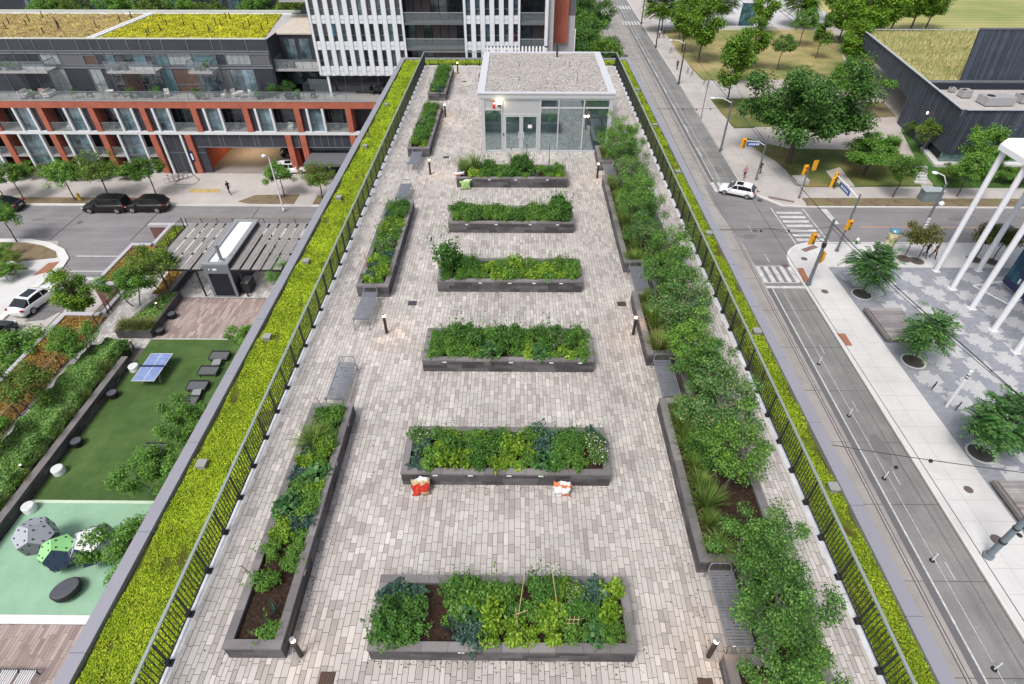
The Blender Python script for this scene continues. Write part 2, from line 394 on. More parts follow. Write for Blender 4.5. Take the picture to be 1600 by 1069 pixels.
# ------------------------------------------------------------------ planters
def ring(mb, x0, x1, y0, y1, w, z0, z1, seg, gap=.006, over=0):
    """coping blocks laid around a rectangle"""
    def run(a0, a1, fn):
        n = max(1, round((a1 - a0) / seg)); s = (a1 - a0) / n
        for i in range(n): fn(a0 + i * s + gap / 2, a0 + (i + 1) * s - gap / 2)
    run(x0, x1, lambda a, b: mb.box(a, b, y0, y0 + w, z0, z1)); run(x0, x1, lambda a, b: mb.box(a, b, y1 - w, y1, z0, z1))
    run(y0 + w, y1 - w, lambda a, b: mb.box(x0, x0 + w, a, b, z0, z1)); run(y0 + w, y1 - w, lambda a, b: mb.box(x1 - w, x1, a, b, z0, z1))
PH = .55
def stone_courses(mb, x0, x1, y0, y1, w, z0, z1, rows, seed, gap=.004):
    r = random.Random(seed); h = (z1 - z0) / rows
    for q in range(rows):
        for (a0, a1, horiz, c) in ((x0, x1, 1, y0), (x0, x1, 1, y1 - w), (y0 + w, y1 - w, 0, x0), (y0 + w, y1 - w, 0, x1 - w)):
            a = a0 
            while a < a1 - .01:
                L = r.uniform(.3, .9); b = min(a + L, a1)
                if a1 - b < .15: b = a1
                e = r.uniform(0, .004)
                if horiz: mb.box(a + gap / 2, b - gap / 2, c - e if c == y0 else c, c + w + (e if c != y0 else 0), z0 + q * h + gap / 2, z0 + (q + 1) * h - gap / 2)
                else: mb.box(c - (e if c == x0 else 0), c + w + (e if c != x0 else 0), a + gap / 2, b - gap / 2, z0 + q * h + gap / 2, z0 + (q + 1) * h - gap / 2)
                a = b
def soil_sheet(x0, x1, y0, y1, z, seed):
    rng = np.random.default_rng(seed); nx = max(4, int((x1 - x0) / .1)); ny = max(4, int((y1 - y0) / .1))
    X, Y = np.meshgrid(np.linspace(x0, x1, nx + 1), np.linspace(y0, y1, ny + 1)); Z = z + rng.uniform(-.015, .02, X.shape)
    V = np.stack([X, Y, Z], -1).reshape(-1, 3); idx = np.arange((nx + 1) * (ny + 1)).reshape(ny + 1, nx + 1)
    F = np.stack([idx[:-1, :-1], idx[:-1, 1:], idx[1:, 1:], idx[1:, :-1]], -1).reshape(-1, 4)
    return npmesh('soil', V, F, M_soil, True)
def planter(label, x0, x1, y0, y1, seed, tags_=(), h=PH, w=.2, soilz=None, group='dark stone raised planters'):
    t = thing('raised_planter', label, 'planter', ((x0 + x1) / 2, (y0 + y1) / 2, 0), 0, group); cx, cy = (x0 + x1) / 2, (y0 + y1) / 2
    a, b, c, d = x0 - cx, x1 - cx, y0 - cy, y1 - cy
    mb = MB(); stone_courses(mb, a + .015, b - .015, c + .015, d - .015, w - .02, 0, h - .07, 3, seed); mb.build('stone_wall', M_stone, t)
    mb = MB(); ring(mb, a, b, c, d, w, h - .07, h, .62); mb.build('coping', M_cope, t)
    obj('soil', soil_sheet(a + w - .01, b - w + .01, c + w - .01, d - w + .01, soilz if soilz else h - .14, seed), t)
    for (tx, side) in tags_:
        if side == 'f': MB().box(tx - .07, tx + .07, -.006, .004, -.022, .022).build('plot_tag', M_white, t, loc=(0, c + .004, h - .10))
        else: MB().box(-.004, .006, -.07, .07, -.022, .022).build('plot_tag', M_white, t, loc=(b - .004, tx, h - .10))
    return t
WX0, WX1 = -3.26, 2.71
WIDE_Y = [5.2, 9.94, 14.68, 19.46, 24.28, 29.1]
WN = ['nearest', 'second', 'third', 'fourth', 'fifth', 'farthest']
TAGX = [[-.9], [-2.0, -1.0, .1, 1.0], [-2.2, .1, 1.5, 2.5], [-1.2, 0, 1.0, 2.1], [-2.1, -.7, .9, 2.2], [-2.2, -1.2, .2, 1.9]]
for i, y in enumerate(WIDE_Y):
    planter(f'{WN[i]} wide planter from the camera, dark stone with vegetables', WX0, WX1, y, y + 1.75, 20 + i, [(x, 'f') for x in TAGX[i]])
LX0, LX1 = -6.48, -5.16
LONG = [(5.21, 12.64), (19.07, 26.55), (33.1, 40.95), (43.1, 49.8)]
LN = ['nearest', 'second', 'third', 'farthest']
for i, (a, b) in enumerate(LONG):
    planter(f'{LN[i]} long planter in the row beside the left guard rail', LX0, LX1, a, b, 40 + i, [(-1.9, 's'), (1.4, 's'), (2.9, 's')] if i < 2 else (), group='long planters beside the left guard rail')
# far-right small planter behind the pavilion is hidden by it

# right-hand shrub planter: four stone bays with bench recesses between them
RB = [(1.2, 4.35), (7.3, 13.35), (16.1, 19.6), (16.1, 19.6)]
def shrub_planter():
    t = thing('shrub_planter', 'long stepped dark stone planter full of shrubs along the right side', 'planter', (0, 0, 0))
    bays = [(-1, 5.2), (7.35, 12.95), (15.05, 18.85), (20.95, 29.55), (31.3, 33.6)]
    w = .22; X0, X1, XB = 4.6, 6.8, 5.55
    mb = MB(); cp = MB(); r = random.Random(4)
    def wall(x0, x1, y0, y1):
        h = (PH - .07) / 3
        for q in range(3):
            long_x = (x1 - x0) > (y1 - y0); a = x0 if long_x else y0; e = x1 if long_x else y1
            while a < e - .01:
                b = min(e, a + r.uniform(.35, .9)); b = e if e - b < .15 else b
                if long_x: mb.box(a + .002, b - .002, y0 + .015, y1 - .015, q * h + .002, (q + 1) * h - .002)
                else: mb.box(x0 + .015, x1 - .015, a + .002, b - .002, q * h + .002, (q + 1) * h - .002)
                a = b
        long_x = (x1 - x0) > (y1 - y0); a = x0 if long_x else y0; e = x1 if long_x else y1; n = max(1, round((e - a) / .62)); s = (e - a) / n
        for i in range(n):
            if long_x: cp.box(a + i * s + .003, a + (i + 1) * s - .003, y0, y1, PH - .07, PH)
            else: cp.box(x0, x1, a + i * s + .003, a + (i + 1) * s - .003, PH - .07, PH)
    for i, (a, b) in enumerate(bays):
        wall(X0, X0 + w, a, b); wall(X0 + w, XB, b - w, b)
        if i: wall(X0 + w, XB, a, a + w)
        if i < len(bays) - 1: wall(XB, XB + w, b, bays[i + 1][0])
    wall(X1 - w, X1, -1, 33.6); wall(XB, X1 - w, 33.6 - w, 33.6)
    mb.build('stone_wall', M_stone, t); cp.build('coping', M_cope, t)
    for i, (a, b) in enumerate(bays): obj('soil', soil_sheet(X0 + w, XB, a + (w if i else 0), b - w, PH - .14, 70 + i), t)
    obj('soil', soil_sheet(XB + .001, X1 - w, -1, 33.5, PH - .14, 77), t)
    return bays
BAYS = shrub_planter()

# ------------------------------------------------------------------ benches (backless, slatted, with end hoops)
def bench_mesh():
    L, W, H = 1.8, .56, .44
    sl = MB()
    n = 25
    for i in range(n):
        y = -L / 2 + .04 + i * (L - .08) / (n - 1); sl.box(-W / 2 + .02, W / 2 - .02, y - .021, y + .021, H - .012, H + .004)
    fr = MB()
    for s in (-1, 1): fr.box(s * W / 2 - .018, s * W / 2 + .018, -L / 2, L / 2, H - .045, H - .013)
    legs = []
    for s in (-1, 1):
        for x in (-1, 1):
            g = MB(); g.path([(x * W / 2, s * (L / 2 - .02), H - .03), (x * (W / 2 + .01), s * (L / 2 + .05), .16), (x * (W / 2 + .01), s * (L / 2 + .06), .012)], .017, 8); g.tube((x * (W / 2 + .01), s * (L / 2 + .06), 0), (x * (W / 2 + .01), s * (L / 2 + .06), .02), .035)
            legs.append(g)
    hoops = []
    for s in (-1, 1):
        g = MB(); pts = []
        for a in range(0, 9):
            th = math.pi * a / 8; x = -math.cos(th) * (W / 2 - .005); z = H + .02 + .17 * min(1, math.sin(th) * 1.9)
            pts.append((x, s * (L / 2 + .02 + .05 * min(1, math.sin(th) * 1.9)), z))
        g.path([(-W / 2 + .005, s * (L / 2 - .02), H - .03)] + pts + [(W / 2 - .005, s * (L / 2 - .02), H - .03)], .016, 8); hoops.append(g)
    return sl, fr, legs, hoops
M_bench = mat('bench_metal', (.22, .235, .27), .4, .1, 6, metal=.35)
def make_bench():
    t = thing('garden_bench', 'bench', 'bench'); sl, fr, legs, hoops = bench_mesh()
    sl.build('seat', M_bench, t); fr.build('seat_frame', M_bench, t)
    for g in legs: g.build('leg', M_bench, t)
    for g in hoops: g.build('arm_hoop', M_bench, t)
    return t
bench0 = make_bench(); first = True
BENCH = [(-5.86, 13.78, 'behind the nearest long planter on the left, standing free'), (-5.86, 17.92, 'in front of the second long planter on the left'),
         (-5.88, 27.75, 'behind the second long planter on the left'), (-5.86, 31.95, 'in front of the third long planter on the left'),
         (5.08, 6.3, 'set in the nearest recess of the right shrub planter'), (5.08, 14.0, 'set in the second recess of the right shrub planter'),
         (5.08, 19.9, 'set in the third recess of the right shrub planter'), (5.08, 30.45, 'set in the farthest recess of the right shrub planter')]
for i, (x, y, l) in enumerate(BENCH):
    lab = 'dark slatted metal bench ' + l
    if i == 0: bench0.location = (x, y, 0); bench0['label'] = lab; bench0['group'] = 'slatted metal benches'
    else: dup(bench0, (x, y, 0), 0, lab, 'slatted metal benches')

# ------------------------------------------------------------------ bollard lights
def make_bollard():
    t = thing('bollard_light', 'x', 'bollard light')
    MB().tube((0, 0, .01), (0, 0, .78), .055, n=16).build('post', mat('bollard_brown', (.03, .022, .02), .5), t)
    MB().tube((0, 0, .79), (0, 0, .87), .05, n=16).build('lamp', M_bulb, t)
    MB().tube((0, 0, .88), (0, 0, .90), .056, n=16).build('cap', M_steel, t)
    MB().box(-.10, .10, -.10, .10, -.003, .010).build('base_plate', mat('plate_stone', (.25, .235, .225), .8), t)
    return t
bol0 = make_bollard(); BO = [(-4.85, 5.28), (4.42, 5.35), (-4.9, 16.78), (4.42, 16.78), (-4.88, 30.75), (4.45, 30.35), (-4.9, 39.8), (-4.85, 49.7)]
BL = ['beside the front corner of the nearest long planter', 'beside the nearest bench on the right', 'beside the bench at the second long planter', 'against the shrub planter, level with the third bench', 'behind the second left long planter', 'at the far end of the shrub planter', 'beside the third left long planter', 'by the farthest left planter near the end fence']
for i, ((x, y), l) in enumerate(zip(BO, BL)):
    lab = 'slim brown bollard light with lit top ' + l
    if i == 0: bol0.location = (x, y, 0); bol0['label'] = lab; bol0['group'] = 'lit bollards on the terrace'; b = bol0
    else: b = dup(bol0, (x, y, 0), 0, lab, 'lit bollards on the terrace')
    ld = bpy.data.lights.new('bollard_glow', 'POINT'); ld.energy = 5; ld.color = (1, .62, .30); ld.shadow_soft_size = .06
    lo = bpy.data.objects.new('bollard_glow', ld); COL.objects.link(lo); lo.location = (0.10 if i % 2 == 0 else -.10, -.02, .83); lo.parent = b

# drains
gm = MB().box(-.17, .17, -.15, .15, -.01, .004, 1)
for i in range(9): gm.box(-.16 + i * .036, -.142 + i * .036, -.14, .14, .004, .012, 0)
gmesh = gm.mesh('drain', [mat('drain_rust', (.12, .07, .05), .7), M_black])
gmesh2 = gm.mesh('drain', [mat('drain_grey', (.10, .10, .11), .6), M_black])
DL = [(-4.15, 4.8, 1, 'rusty square drain grate at the bottom left of the terrace'), (4.22, 4.75, 1, 'rusty square drain grate by the nearest right bollard'), (-4.2, 18.67, 0, 'grey square drain grate near the second left bench'),
      (4.25, 18.7, 1, 'rusty square drain grate beside the third right bench'), (-4.22, 33.1, 0, 'grey square drain grate left of the glass pavilion'), (-4.2, 47.6, 0, 'grey square drain grate far behind, left of the pavilion')]
for x, y, rr, l in DL: tag(obj('drain_grate', gmesh if rr else gmesh2, None, (x, y, .004)), l, 'drain grate', 'drain grates in the paving')

# dry leaves and grit scattered on the paving
rng = np.random.default_rng(3); n = 420; P = np.stack([rng.uniform(-7.4, 7.8, n), 3 + 45 * rng.uniform(0, 1, n) ** 1.6, np.full(n, .012)], 1); lv, lf = leaf_quads(rng, P, .045, .6, .9, None, .5)
tag(obj('leaf_litter', npmesh('leaf_litter', lv, lf, leafmat('litter', (.03, .02, .012), (.07, .045, .02), (.14, .09, .04), .05))), 'dry leaves scattered over the terrace paving', kind='stuff')
rng = np.random.default_rng(8); P = []
for y0_ in (5.2, 9.94, 14.68, 19.46, 24.28):
    for q in range(260): P.append((rng.uniform(-3.4, 2.9), y0_ - abs(rng.normal()) * .12 if q % 2 else y0_ + 1.75 + abs(rng.normal()) * .12, .010))
for a_, b_ in ((5.21, 12.64), (19.07, 26.55)):
    for q in range(380): P.append((-5.16 + abs(rng.normal()) * .10 if q % 2 else -6.48 - abs(rng.normal()) * .10, rng.uniform(a_, b_), .010))
for q in range(500): P.append((4.6 - abs(rng.normal()) * .13, rng.uniform(2, 28), .010))
lv, lf = leaf_quads(rng, np.array(P), .028, .8, .95, None, .6)
tag(obj('spilled_soil', npmesh('spilled_soil', lv, lf, M_soil)), 'crumbs of soil spilled along the feet of the planters', kind='stuff')
# ------------------------------------------------------------------ bags
def bag(name, label, mats, loc, rz, h=.45, w=.38, tilt=0, seed=0, open_top=False):
    bm = bmesh.new(); bmesh.ops.create_cube(bm, size=1); bmesh.ops.subdivide_edges(bm, edges=bm.edges[:], cuts=7, use_grid_fill=True)
    rr = np.random.default_rng(seed); ph = rr.uniform(0, 6, 6)
    for v in bm.verts:
        x, y, z = v.co; f = (1 - (2 * z) ** 4 * .75) * (1 - (2 * x) ** 4 * .35)
        wr = .045 * math.sin(x * 14 + z * 9 + ph[0]) * math.cos(z * 17 + ph[1]) + .03 * math.sin(x * 23 - z * 20 + ph[2])
        pin = 1 + .12 * (2 * z) ** 2 - .10 * abs(math.sin(x * 5 + ph[3])) * abs(2 * z)
        v.co = (x * w * (1 + .10 * math.sin(z * 7 + ph[4])) * (pin + .16 * (2 * z) ** 4 * abs(2 * x)), y * .17 * f + wr * .8, (z + .5) * h * (1 - .08 * math.cos(x * 6 + ph[5]) * (z > 0)))
    for f in bm.faces:
        c = f.calc_center_median() ; f.smooth = True; zz = c.z / h
        f.material_index = 1 if (zz > .72 or (zz < .2 and c.x > 0)) else (2 if (zz > .93) else 0)
        if zz > .94 or zz < .04: f.material_index = 2
    me = bpy.data.meshes.new(name); bm.to_mesh(me); bm.free()
    for m_ in mats: me.materials.append(m_)
    t = obj(name, me, None, loc, rz); t.rotation_euler[0] = tilt; tag(t, label, 'bag', 'bags left by the planters'); return t
m_cream = groundmat('bag_print_cream', [(.35, (.30, .12, .05)), (.5, (.55, .45, .28)), (.62, (.20, .22, .06)), (.75, (.7, .62, .5))], 22, 4, .35)
m_red = groundmat('bag_print_red', [(.3, (.35, .02, .015)), (.6, (.55, .05, .03)), (.75, (.75, .35, .25))], 14, 3, .3)
m_wb = mat('bag_white_film', (.75, .76, .8), .3, .1, 9)
bag('soil_bag', 'red and cream printed soil bag leaning on the front left of the second wide planter', [m_red, m_cream, m_wb], (-2.66, 9.6, .0), .1, .54, .48, R(-24), 3)
bag('plastic_bag', 'white plastic bag with orange contents slumped against the second wide planter', [m_wb, mat('bag_orange', (.6, .17, .06), .5, .3, 12), m_wb], (1.32, 9.66, 0), -.2, .44, .46, R(-14), 5)
mg = mat('bag_green', (.32, .48, .18), .45, .2, 12)
bag('plastic_bag', 'pale green knotted bag at the front left of the farthest wide planter', [mg, mg, mat('bag_palegreen', (.55, .65, .42), .4)], (-2.75, 28.88, 0), .2, .5, .5, R(-10), 8)
bag('soil_bag', 'pink and white folded bag lying on the left end of the farthest wide planter', [mat('bag_pink', (.72, .42, .36), .4, .2, 10), m_wb, m_wb], (-3.12, 29.45, .55), .4, .16, .55, 0, 9)
# ------------------------------------------------------------------ glass pavilion on the terrace
PX0, PX1, PY0, PY1, PZ = -2.05, 5.45, 33.92, 42.45, 3.45
t = thing('rooftop_pavilion', 'white framed glass pavilion with a gravel roof at the far end of the terrace', 'pavilion', ((PX0 + PX1) / 2, PY0, 0))
ox, oy = -(PX0 + PX1) / 2, -PY0
M_pfr = mat('pavilion_frame', (.44, .455, .47), .45, .03, 1, .02)
M_pan = mat('pavilion_panel', (.40, .41, .42), .5, .03, 1, .02)
M_pgl = None
def pavglass():
    m, n, p, o = nt('pavilion_glass')
    a = noise(n, .5, 3, .5); r_ = ramp(n, [(.35, (.030, .055, .062)), (.6, (.085, .13, .14)), (.8, (.15, .20, .205))], a.outputs[0]); n.links.new(r_.outputs[0], p.inputs['Base Color'])
    p.inputs['Roughness'].default_value = .1; g = n.nodes.new('ShaderNodeBsdfGlossy'); g.inputs[0].default_value = (.62, .74, .78, 1); g.inputs[1].default_value = .02
    mx = n.nodes.new('ShaderNodeMixShader'); mx.inputs[0].default_value = .5; n.links.new(p.outputs[0], mx.inputs[1]); n.links.new(g.outputs[0], mx.inputs[2]); n.links.new(mx.outputs[0], o.inputs[0])
    return m
M_pgl = pavglass()
L = lambda mb, nm, m, p=None: mb.build(nm, m, p or t, loc=(ox, oy, 0) if (p is None or p is t) else None)
L(MB().box(PX0 - .02, PX0 + .02, PY0 + .2, PY1, .0, 3.15).box(PX1 - .02, PX1 + .02, PY0 + .2, PY1, 0, 3.15).box(PX0, PX1, PY1 - .05, PY1, 0, 3.15), 'wall', M_pan)
L(MB().box(PX0 + .03, PX1 - .03, PY0 + .3, PY1 - .06, .0, .03).box(PX0 + .05, PX1 - .05, PY0 + 3.2, PY0 + 3.3, .03, 3.1), 'interior', mat('pavilion_interior', (.10, .10, .10), .8))
# roof tray with parapet and gravel
roof = L(MB().box(PX0 - .22, PX1 + .1, PY0 - .03, PY1 + .1, 3.13, 3.36), 'roof', M_pfr)
rc = MB()
a0, a1, b0, b1 = PX0 - .24, PX1 + .12, PY0 - .05, PY1 + .12
rc.prism([(a0, b0), (a1, b0), (a1, b0 + .26), (a0, b0 + .26)], 3.361, 3.44); rc.prism([(a0, b1 - .3), (a1, b1 - .3), (a1, b1), (a0, b1)], 3.361, 3.44)
rc.prism([(a0, b0 + .26), (a0 + .42, b0 + .26), (a0 + .42, b1 - .3), (a0, b1 - .3)], 3.361, 3.44); rc.prism([(a1 - .42, b0 + .26), (a1, b0 + .26), (a1, b1 - .3), (a1 - .42, b1 - .3)], 3.361, 3.44)
L(rc, 'roof_parapet', mat('parapet_white', (.52, .53, .56), .4, .02, 1, .01))
L(MB().box(a0 + .05, a1 - .05, b0 + .008, b0 + .02, 3.335, 3.358), 'drip_edge', mat('drip_dark', (.10, .10, .11)))
M_gravel = groundmat('gravel', [(.25, (.10, .085, .075)), (.38, (.34, .31, .29)), (.55, (.46, .43, .41)), (.68, (.55, .50, .47)), (.8, (.38, .26, .20))], 7, 10, .9, (26, .35), 1)
g = L(MB().box(a0 + .42, a1 - .42, b0 + .26, b1 - .3, 3.30, 3.39), 'gravel', M_gravel)
rng = np.random.default_rng(5); n = 14000
P = np.stack([rng.uniform(a0 + .45, a1 - .45, n), rng.uniform(b0 + .3, b1 - .33, n), np.full(n, 3.40)], 1)
lv, lf = leaf_quads(rng, P, .075, .8, .7, None, .4)
gs = obj('stones', npmesh('stones', lv, lf, islmat('gravel_stone', [(0, (.12, .105, .095)), (.25, (.36, .33, .31)), (.7, (.52, .49, .47)), (.93, (.66, .63, .6)), (1, (.42, .24, .17))], .9)), t, (ox, oy, 0)); gs['kind'] = 'stuff'
MB().tube((0, 0, 3.3), (0, 0, 4.15), .06).build('vent_pipe', M_dark, t, loc=(2.6 + ox, 41.4 + oy, 0))
for x, y in ((.1, 39.2), (3.3, 39.3), (.1, 36.3), (3.55, 36.3)):
    MB().tube((0, 0, 3.3), (0, 0, 3.62), .03).tube((0, 0, 3.33), (0, 0, 3.36), .12).build('roof_anchor_pin', M_steel, t, loc=(x + ox, y + oy, 0))
# front: bays  [x0,x1]
fr = MB()
F_ = PY0
fr.box(PX0 - .04, PX0 + .16, F_, F_ + .2, 0, 3.13).box(PX1 - .2, PX1 + .02, F_, F_ + .2, 0, 3.13)
fr.box(PX0 + .16, PX1 - .2, F_ + .02, F_ + .16, 3.02, 3.13).box(PX0 + .16, PX1 - .2, F_ + .02, F_ + .16, 0, .09)
for x in (-.93, .0 - .86 + .86 - .0): pass
bars = [-.90, 1.33, 2.38, 3.83]
for x in bars: fr.box(x - .035, x + .035, F_ + .005, F_ + .165, .09, 3.02)
fr.box(PX0 + .16, -.935, F_ + .01, F_ + .16, 2.46, 2.53)
fr.box(1.365, PX1 - .2, F_ + .01, F_ + .16, 2.56, 2.62)
L(fr, 'front_frame', M_pfr)
for (x0, x1, z0, z1) in ((PX0 + .16, -.935, .09, 2.46), (1.365, 2.345, .09, 2.56), (2.415, 3.795, .09, 2.56), (3.865, PX1 - .2, .09, 2.56), (1.365, 2.345, 2.62, 3.02), (2.415, 3.795, 2.62, 3.02), (3.865, PX1 - .2, 2.62, 3.02)):
    L(MB().box(x0, x1, F_ + .08, F_ + .1, z0, z1), 'window_pane', M_pgl)
L(MB().box(PX0 + .16, -.935, F_ + .06, F_ + .1, 2.53, 3.02).box(-.865, 1.295, F_ + .06, F_ + .1, 2.25, 3.02), 'front_panel', M_pan)
for k_, (x0, x1) in enumerate(((-.74, .195), (.255, 1.19))):
    d = thing('door', None, None); d.parent = t; d.location = (ox, oy, 0)
    for kk in ('label', 'category'):
        if kk in d: del d[kk]
    q = MB().box(x0, x0 + .08, F_ + .03, F_ + .1, .02, 2.16).box(x1 - .08, x1, F_ + .03, F_ + .1, .02, 2.16).box(x0 + .08, x1 - .08, F_ + .03, F_ + .1, .02, .2).box(x0 + .08, x1 - .08, F_ + .03, F_ + .1, 2.08, 2.16)
    q.build('door_frame', M_pfr, d); MB().box(x0 + .08, x1 - .08, F_ + .055, F_ + .075, .2, 2.08).build('door_pane', M_pgl, d)
    hx = x1 - .12 if k_ == 0 else x0 + .12
    MB().path([(hx, F_ + .03, .85), (hx, F_ - .03, .87), (hx, F_ - .03, 1.18), (hx, F_ + .03, 1.2)], .014).build('door_handle', M_white, d)
L(MB().box(-.86, -.745, F_ + .03, F_ + .12, 0, 2.25).box(1.2, 1.29, F_ + .03, F_ + .12, 0, 2.25).box(-.745, 1.2, F_ + .03, F_ + .12, 2.17, 2.25).box(.2, .25, F_ + .03, F_ + .11, .02, 2.17), 'door_surround', M_pfr)
L(MB().box(.62, .86, F_ + .045, F_ + .052, 1.42, 1.62), 'door_notice', mat('notice_paper', (.7, .7, .68)))
# alarm bell and wall lamp on the panel
L(MB().box(-1.42, -1.27, F_ + .0, F_ + .06, 2.57, 2.98), 'alarm_box', mat('alarm_red', (.45, .03, .03), .4))
L(MB().tube((-1.345, F_ - .03, 2.86), (-1.345, F_ + .0, 2.86), .06, n=12), 'alarm_strobe', M_white)
wl = L(MB().box(-1.12, -.95, F_ - .07, F_ + .06, 2.72, 2.80), 'wall_lamp', M_dark)
L(MB().box(-1.11, -.96, F_ - .06, F_ + .05, 2.805, 2.83), 'lamp_diffuser', M_bulb)
ld = bpy.data.lights.new('wall_lamp_light', 'POINT'); ld.energy = 12; ld.color = (1, .8, .5); ld.shadow_soft_size = .05
lo = bpy.data.objects.new('wall_lamp_light', ld); COL.objects.link(lo); lo.location = (-1.03 + ox, F_ - .12 + oy, 2.92); lo.parent = t
L(MB().box(-.84, -.78, F_ + .0, F_ + .03, 1.0, 1.12), 'key_reader', M_black)

# deck chair and small box near the pavilion, louvred screen behind it
t = thing('garden_chair', 'small dark metal chair standing left of the pavilion near the end fence', 'chair', (-2.75, 46.6, 0))
MB().box(-.25, .25, -.25, .25, .42, .45).build('seat', M_bench, t); MB().box(-.25, .25, .22, .25, .5, .85).build('backrest', M_bench, t)
for sx in (-1, 1):
    for sy in (-1, 1): MB().tube((sx * .23, sy * .23, 0), (sx * .23, sy * .23, .85 if sy > 0 else .42), .014).build('leg', M_bench, t)
tag(MB().box(-.35, .35, -.3, .3, 0, .5).box(-.38, .38, -.33, .33, .5, .56).build('storage_box', mat('grey_box', (.28, .29, .30), .5), None, loc=(-2.6, 49.3, 0)), 'grey storage box left of the pavilion beside the far fence', 'storage box')
t = thing('louvre_screen', 'pale louvred plant screen standing behind the pavilion roof', 'screen', (0, 50, 0))
mb = MB()
for i in range(17): mb.box(-2.5 + i * .28, -2.5 + i * .28 + .14, 0, .12, .1, 1.95)
mb.build('louvres', M_white, t); MB().box(-2.6, 2.4, .13, .2, .05, .15).box(-2.6, 2.4, .13, .2, 1.85, 1.95).build('frame', M_dark, t)
# ------------------------------------------------------------------ leaves and bark
G_dark = leafmat('leaf_shrub', (.024, .075, .014), (.055, .145, .026), (.12, .25, .050), .25)
G_mid = leafmat('leaf_mid', (.055, .15, .022), (.12, .28, .042), (.24, .44, .075), .28)
G_lime = leafmat('leaf_lime', (.085, .19, .014), (.18, .33, .024), (.33, .48, .06), .28, .5, 3)
G_kale = leafmat('leaf_kale', (.024, .062, .050), (.048, .105, .088), (.12, .20, .18), .12, .6, 5)
G_bush = leafmat('leaf_tomato', (.032, .105, .018), (.070, .19, .030), (.14, .30, .055), .25, .5, 3)
G_herb = leafmat('leaf_herb', (.055, .14, .02), (.11, .25, .035), (.21, .40, .07), .25, .5, 4)
G_flow = leafmat('leaf_flowering', (.04, .10, .02), (.09, .19, .035), (.18, .29, .07), .2, .5, 4, accent=(.72, .74, .68))
G_grass = leafmat('leaf_grass', (.07, .14, .025), (.14, .25, .045), (.30, .38, .11), .25, .6, 2)
G_straw = leafmat('leaf_straw', (.14, .14, .05), (.26, .24, .11), (.42, .38, .21), .2, .7, 2)
G_squash = leafmat('leaf_squash', (.03, .10, .03), (.06, .17, .045), (.12, .25, .08), .2, .5, 4)
G_street = leafmat('leaf_street_tree', (.040, .105, .018), (.088, .195, .030), (.18, .33, .055), .28, .5, .8)
G_bright = leafmat('leaf_bright_tree', (.05, .12, .012), (.12, .25, .02), (.24, .42, .04), .3, .5, .8)
G_maple = leafmat('leaf_maple', (.024, .075, .014), (.056, .15, .026), (.13, .27, .05), .2, .5, .6)
G_olive = leafmat('leaf_olive', (.05, .075, .014), (.11, .13, .03), (.21, .21, .06), .2, .6, .8)
G_blue = leafmat('leaf_blue_green', (.030, .095, .028), (.070, .18, .048), (.18, .34, .11), .15, .4, .8)
G_hedge = leafmat('leaf_hedge', (.085, .20, .035), (.19, .37, .08), (.36, .55, .18), .2, .5, 1.2)
G_street2 = leafmat('leaf_street_tree_b', (.05, .10, .02), (.115, .20, .03), (.24, .36, .06), .28, .5, .8)
M_bark = mat('bark', (.10, .075, .055), .9, .25, 12, .2, 60, bump=.4, stretch=(1, 1, .2))
M_barkg = mat('bark_grey', (.17, .155, .14), .9, .2, 12, .2, 60, bump=.3)
M_stem = mat('plant_stem', (.12, .16, .05), .7)
M_cane = mat('cane', (.42, .32, .17), .7, .15, 8)

def blades(rng, n, r0, h, w, spread, seg=3, droop=.5, wmid=1.0, base=(0, 0, 0), wave=0.0):
    """long arching leaves growing from one crown"""
    V = []; F = []
    for i in range(n):
        a = rng.uniform(0, 2 * math.pi); d = np.array([math.cos(a), math.sin(a), 0]); s = np.array([-d[1], d[0], 0])
        tilt = rng.uniform(.15, 1) * spread; L = h * rng.uniform(.7, 1.15); p = np.array(base) + d * rng.uniform(0, r0); st = len(V)
        ang = math.pi / 2 - tilt * .6; row = []
        for j in range(seg + 1):
            f = j / seg; ww = w * (wmid * math.sin(math.pi * min(1, .12 + .83 * f)) if f < 1 else .12) * .5
            off = np.array([0, 0, wave * math.sin(j * 2.2 + i)])
            V += [p - s * ww + off, p + s * ww - off]; ang -= droop * tilt / seg * 1.6
            p = p + (d * math.cos(ang) + np.array([0, 0, math.sin(ang)])) * L / seg
        for j in range(seg): F.append([st + 2 * j, st + 2 * j + 1, st + 2 * j + 3, st + 2 * j + 2])
    return np.array(V), np.array(F)
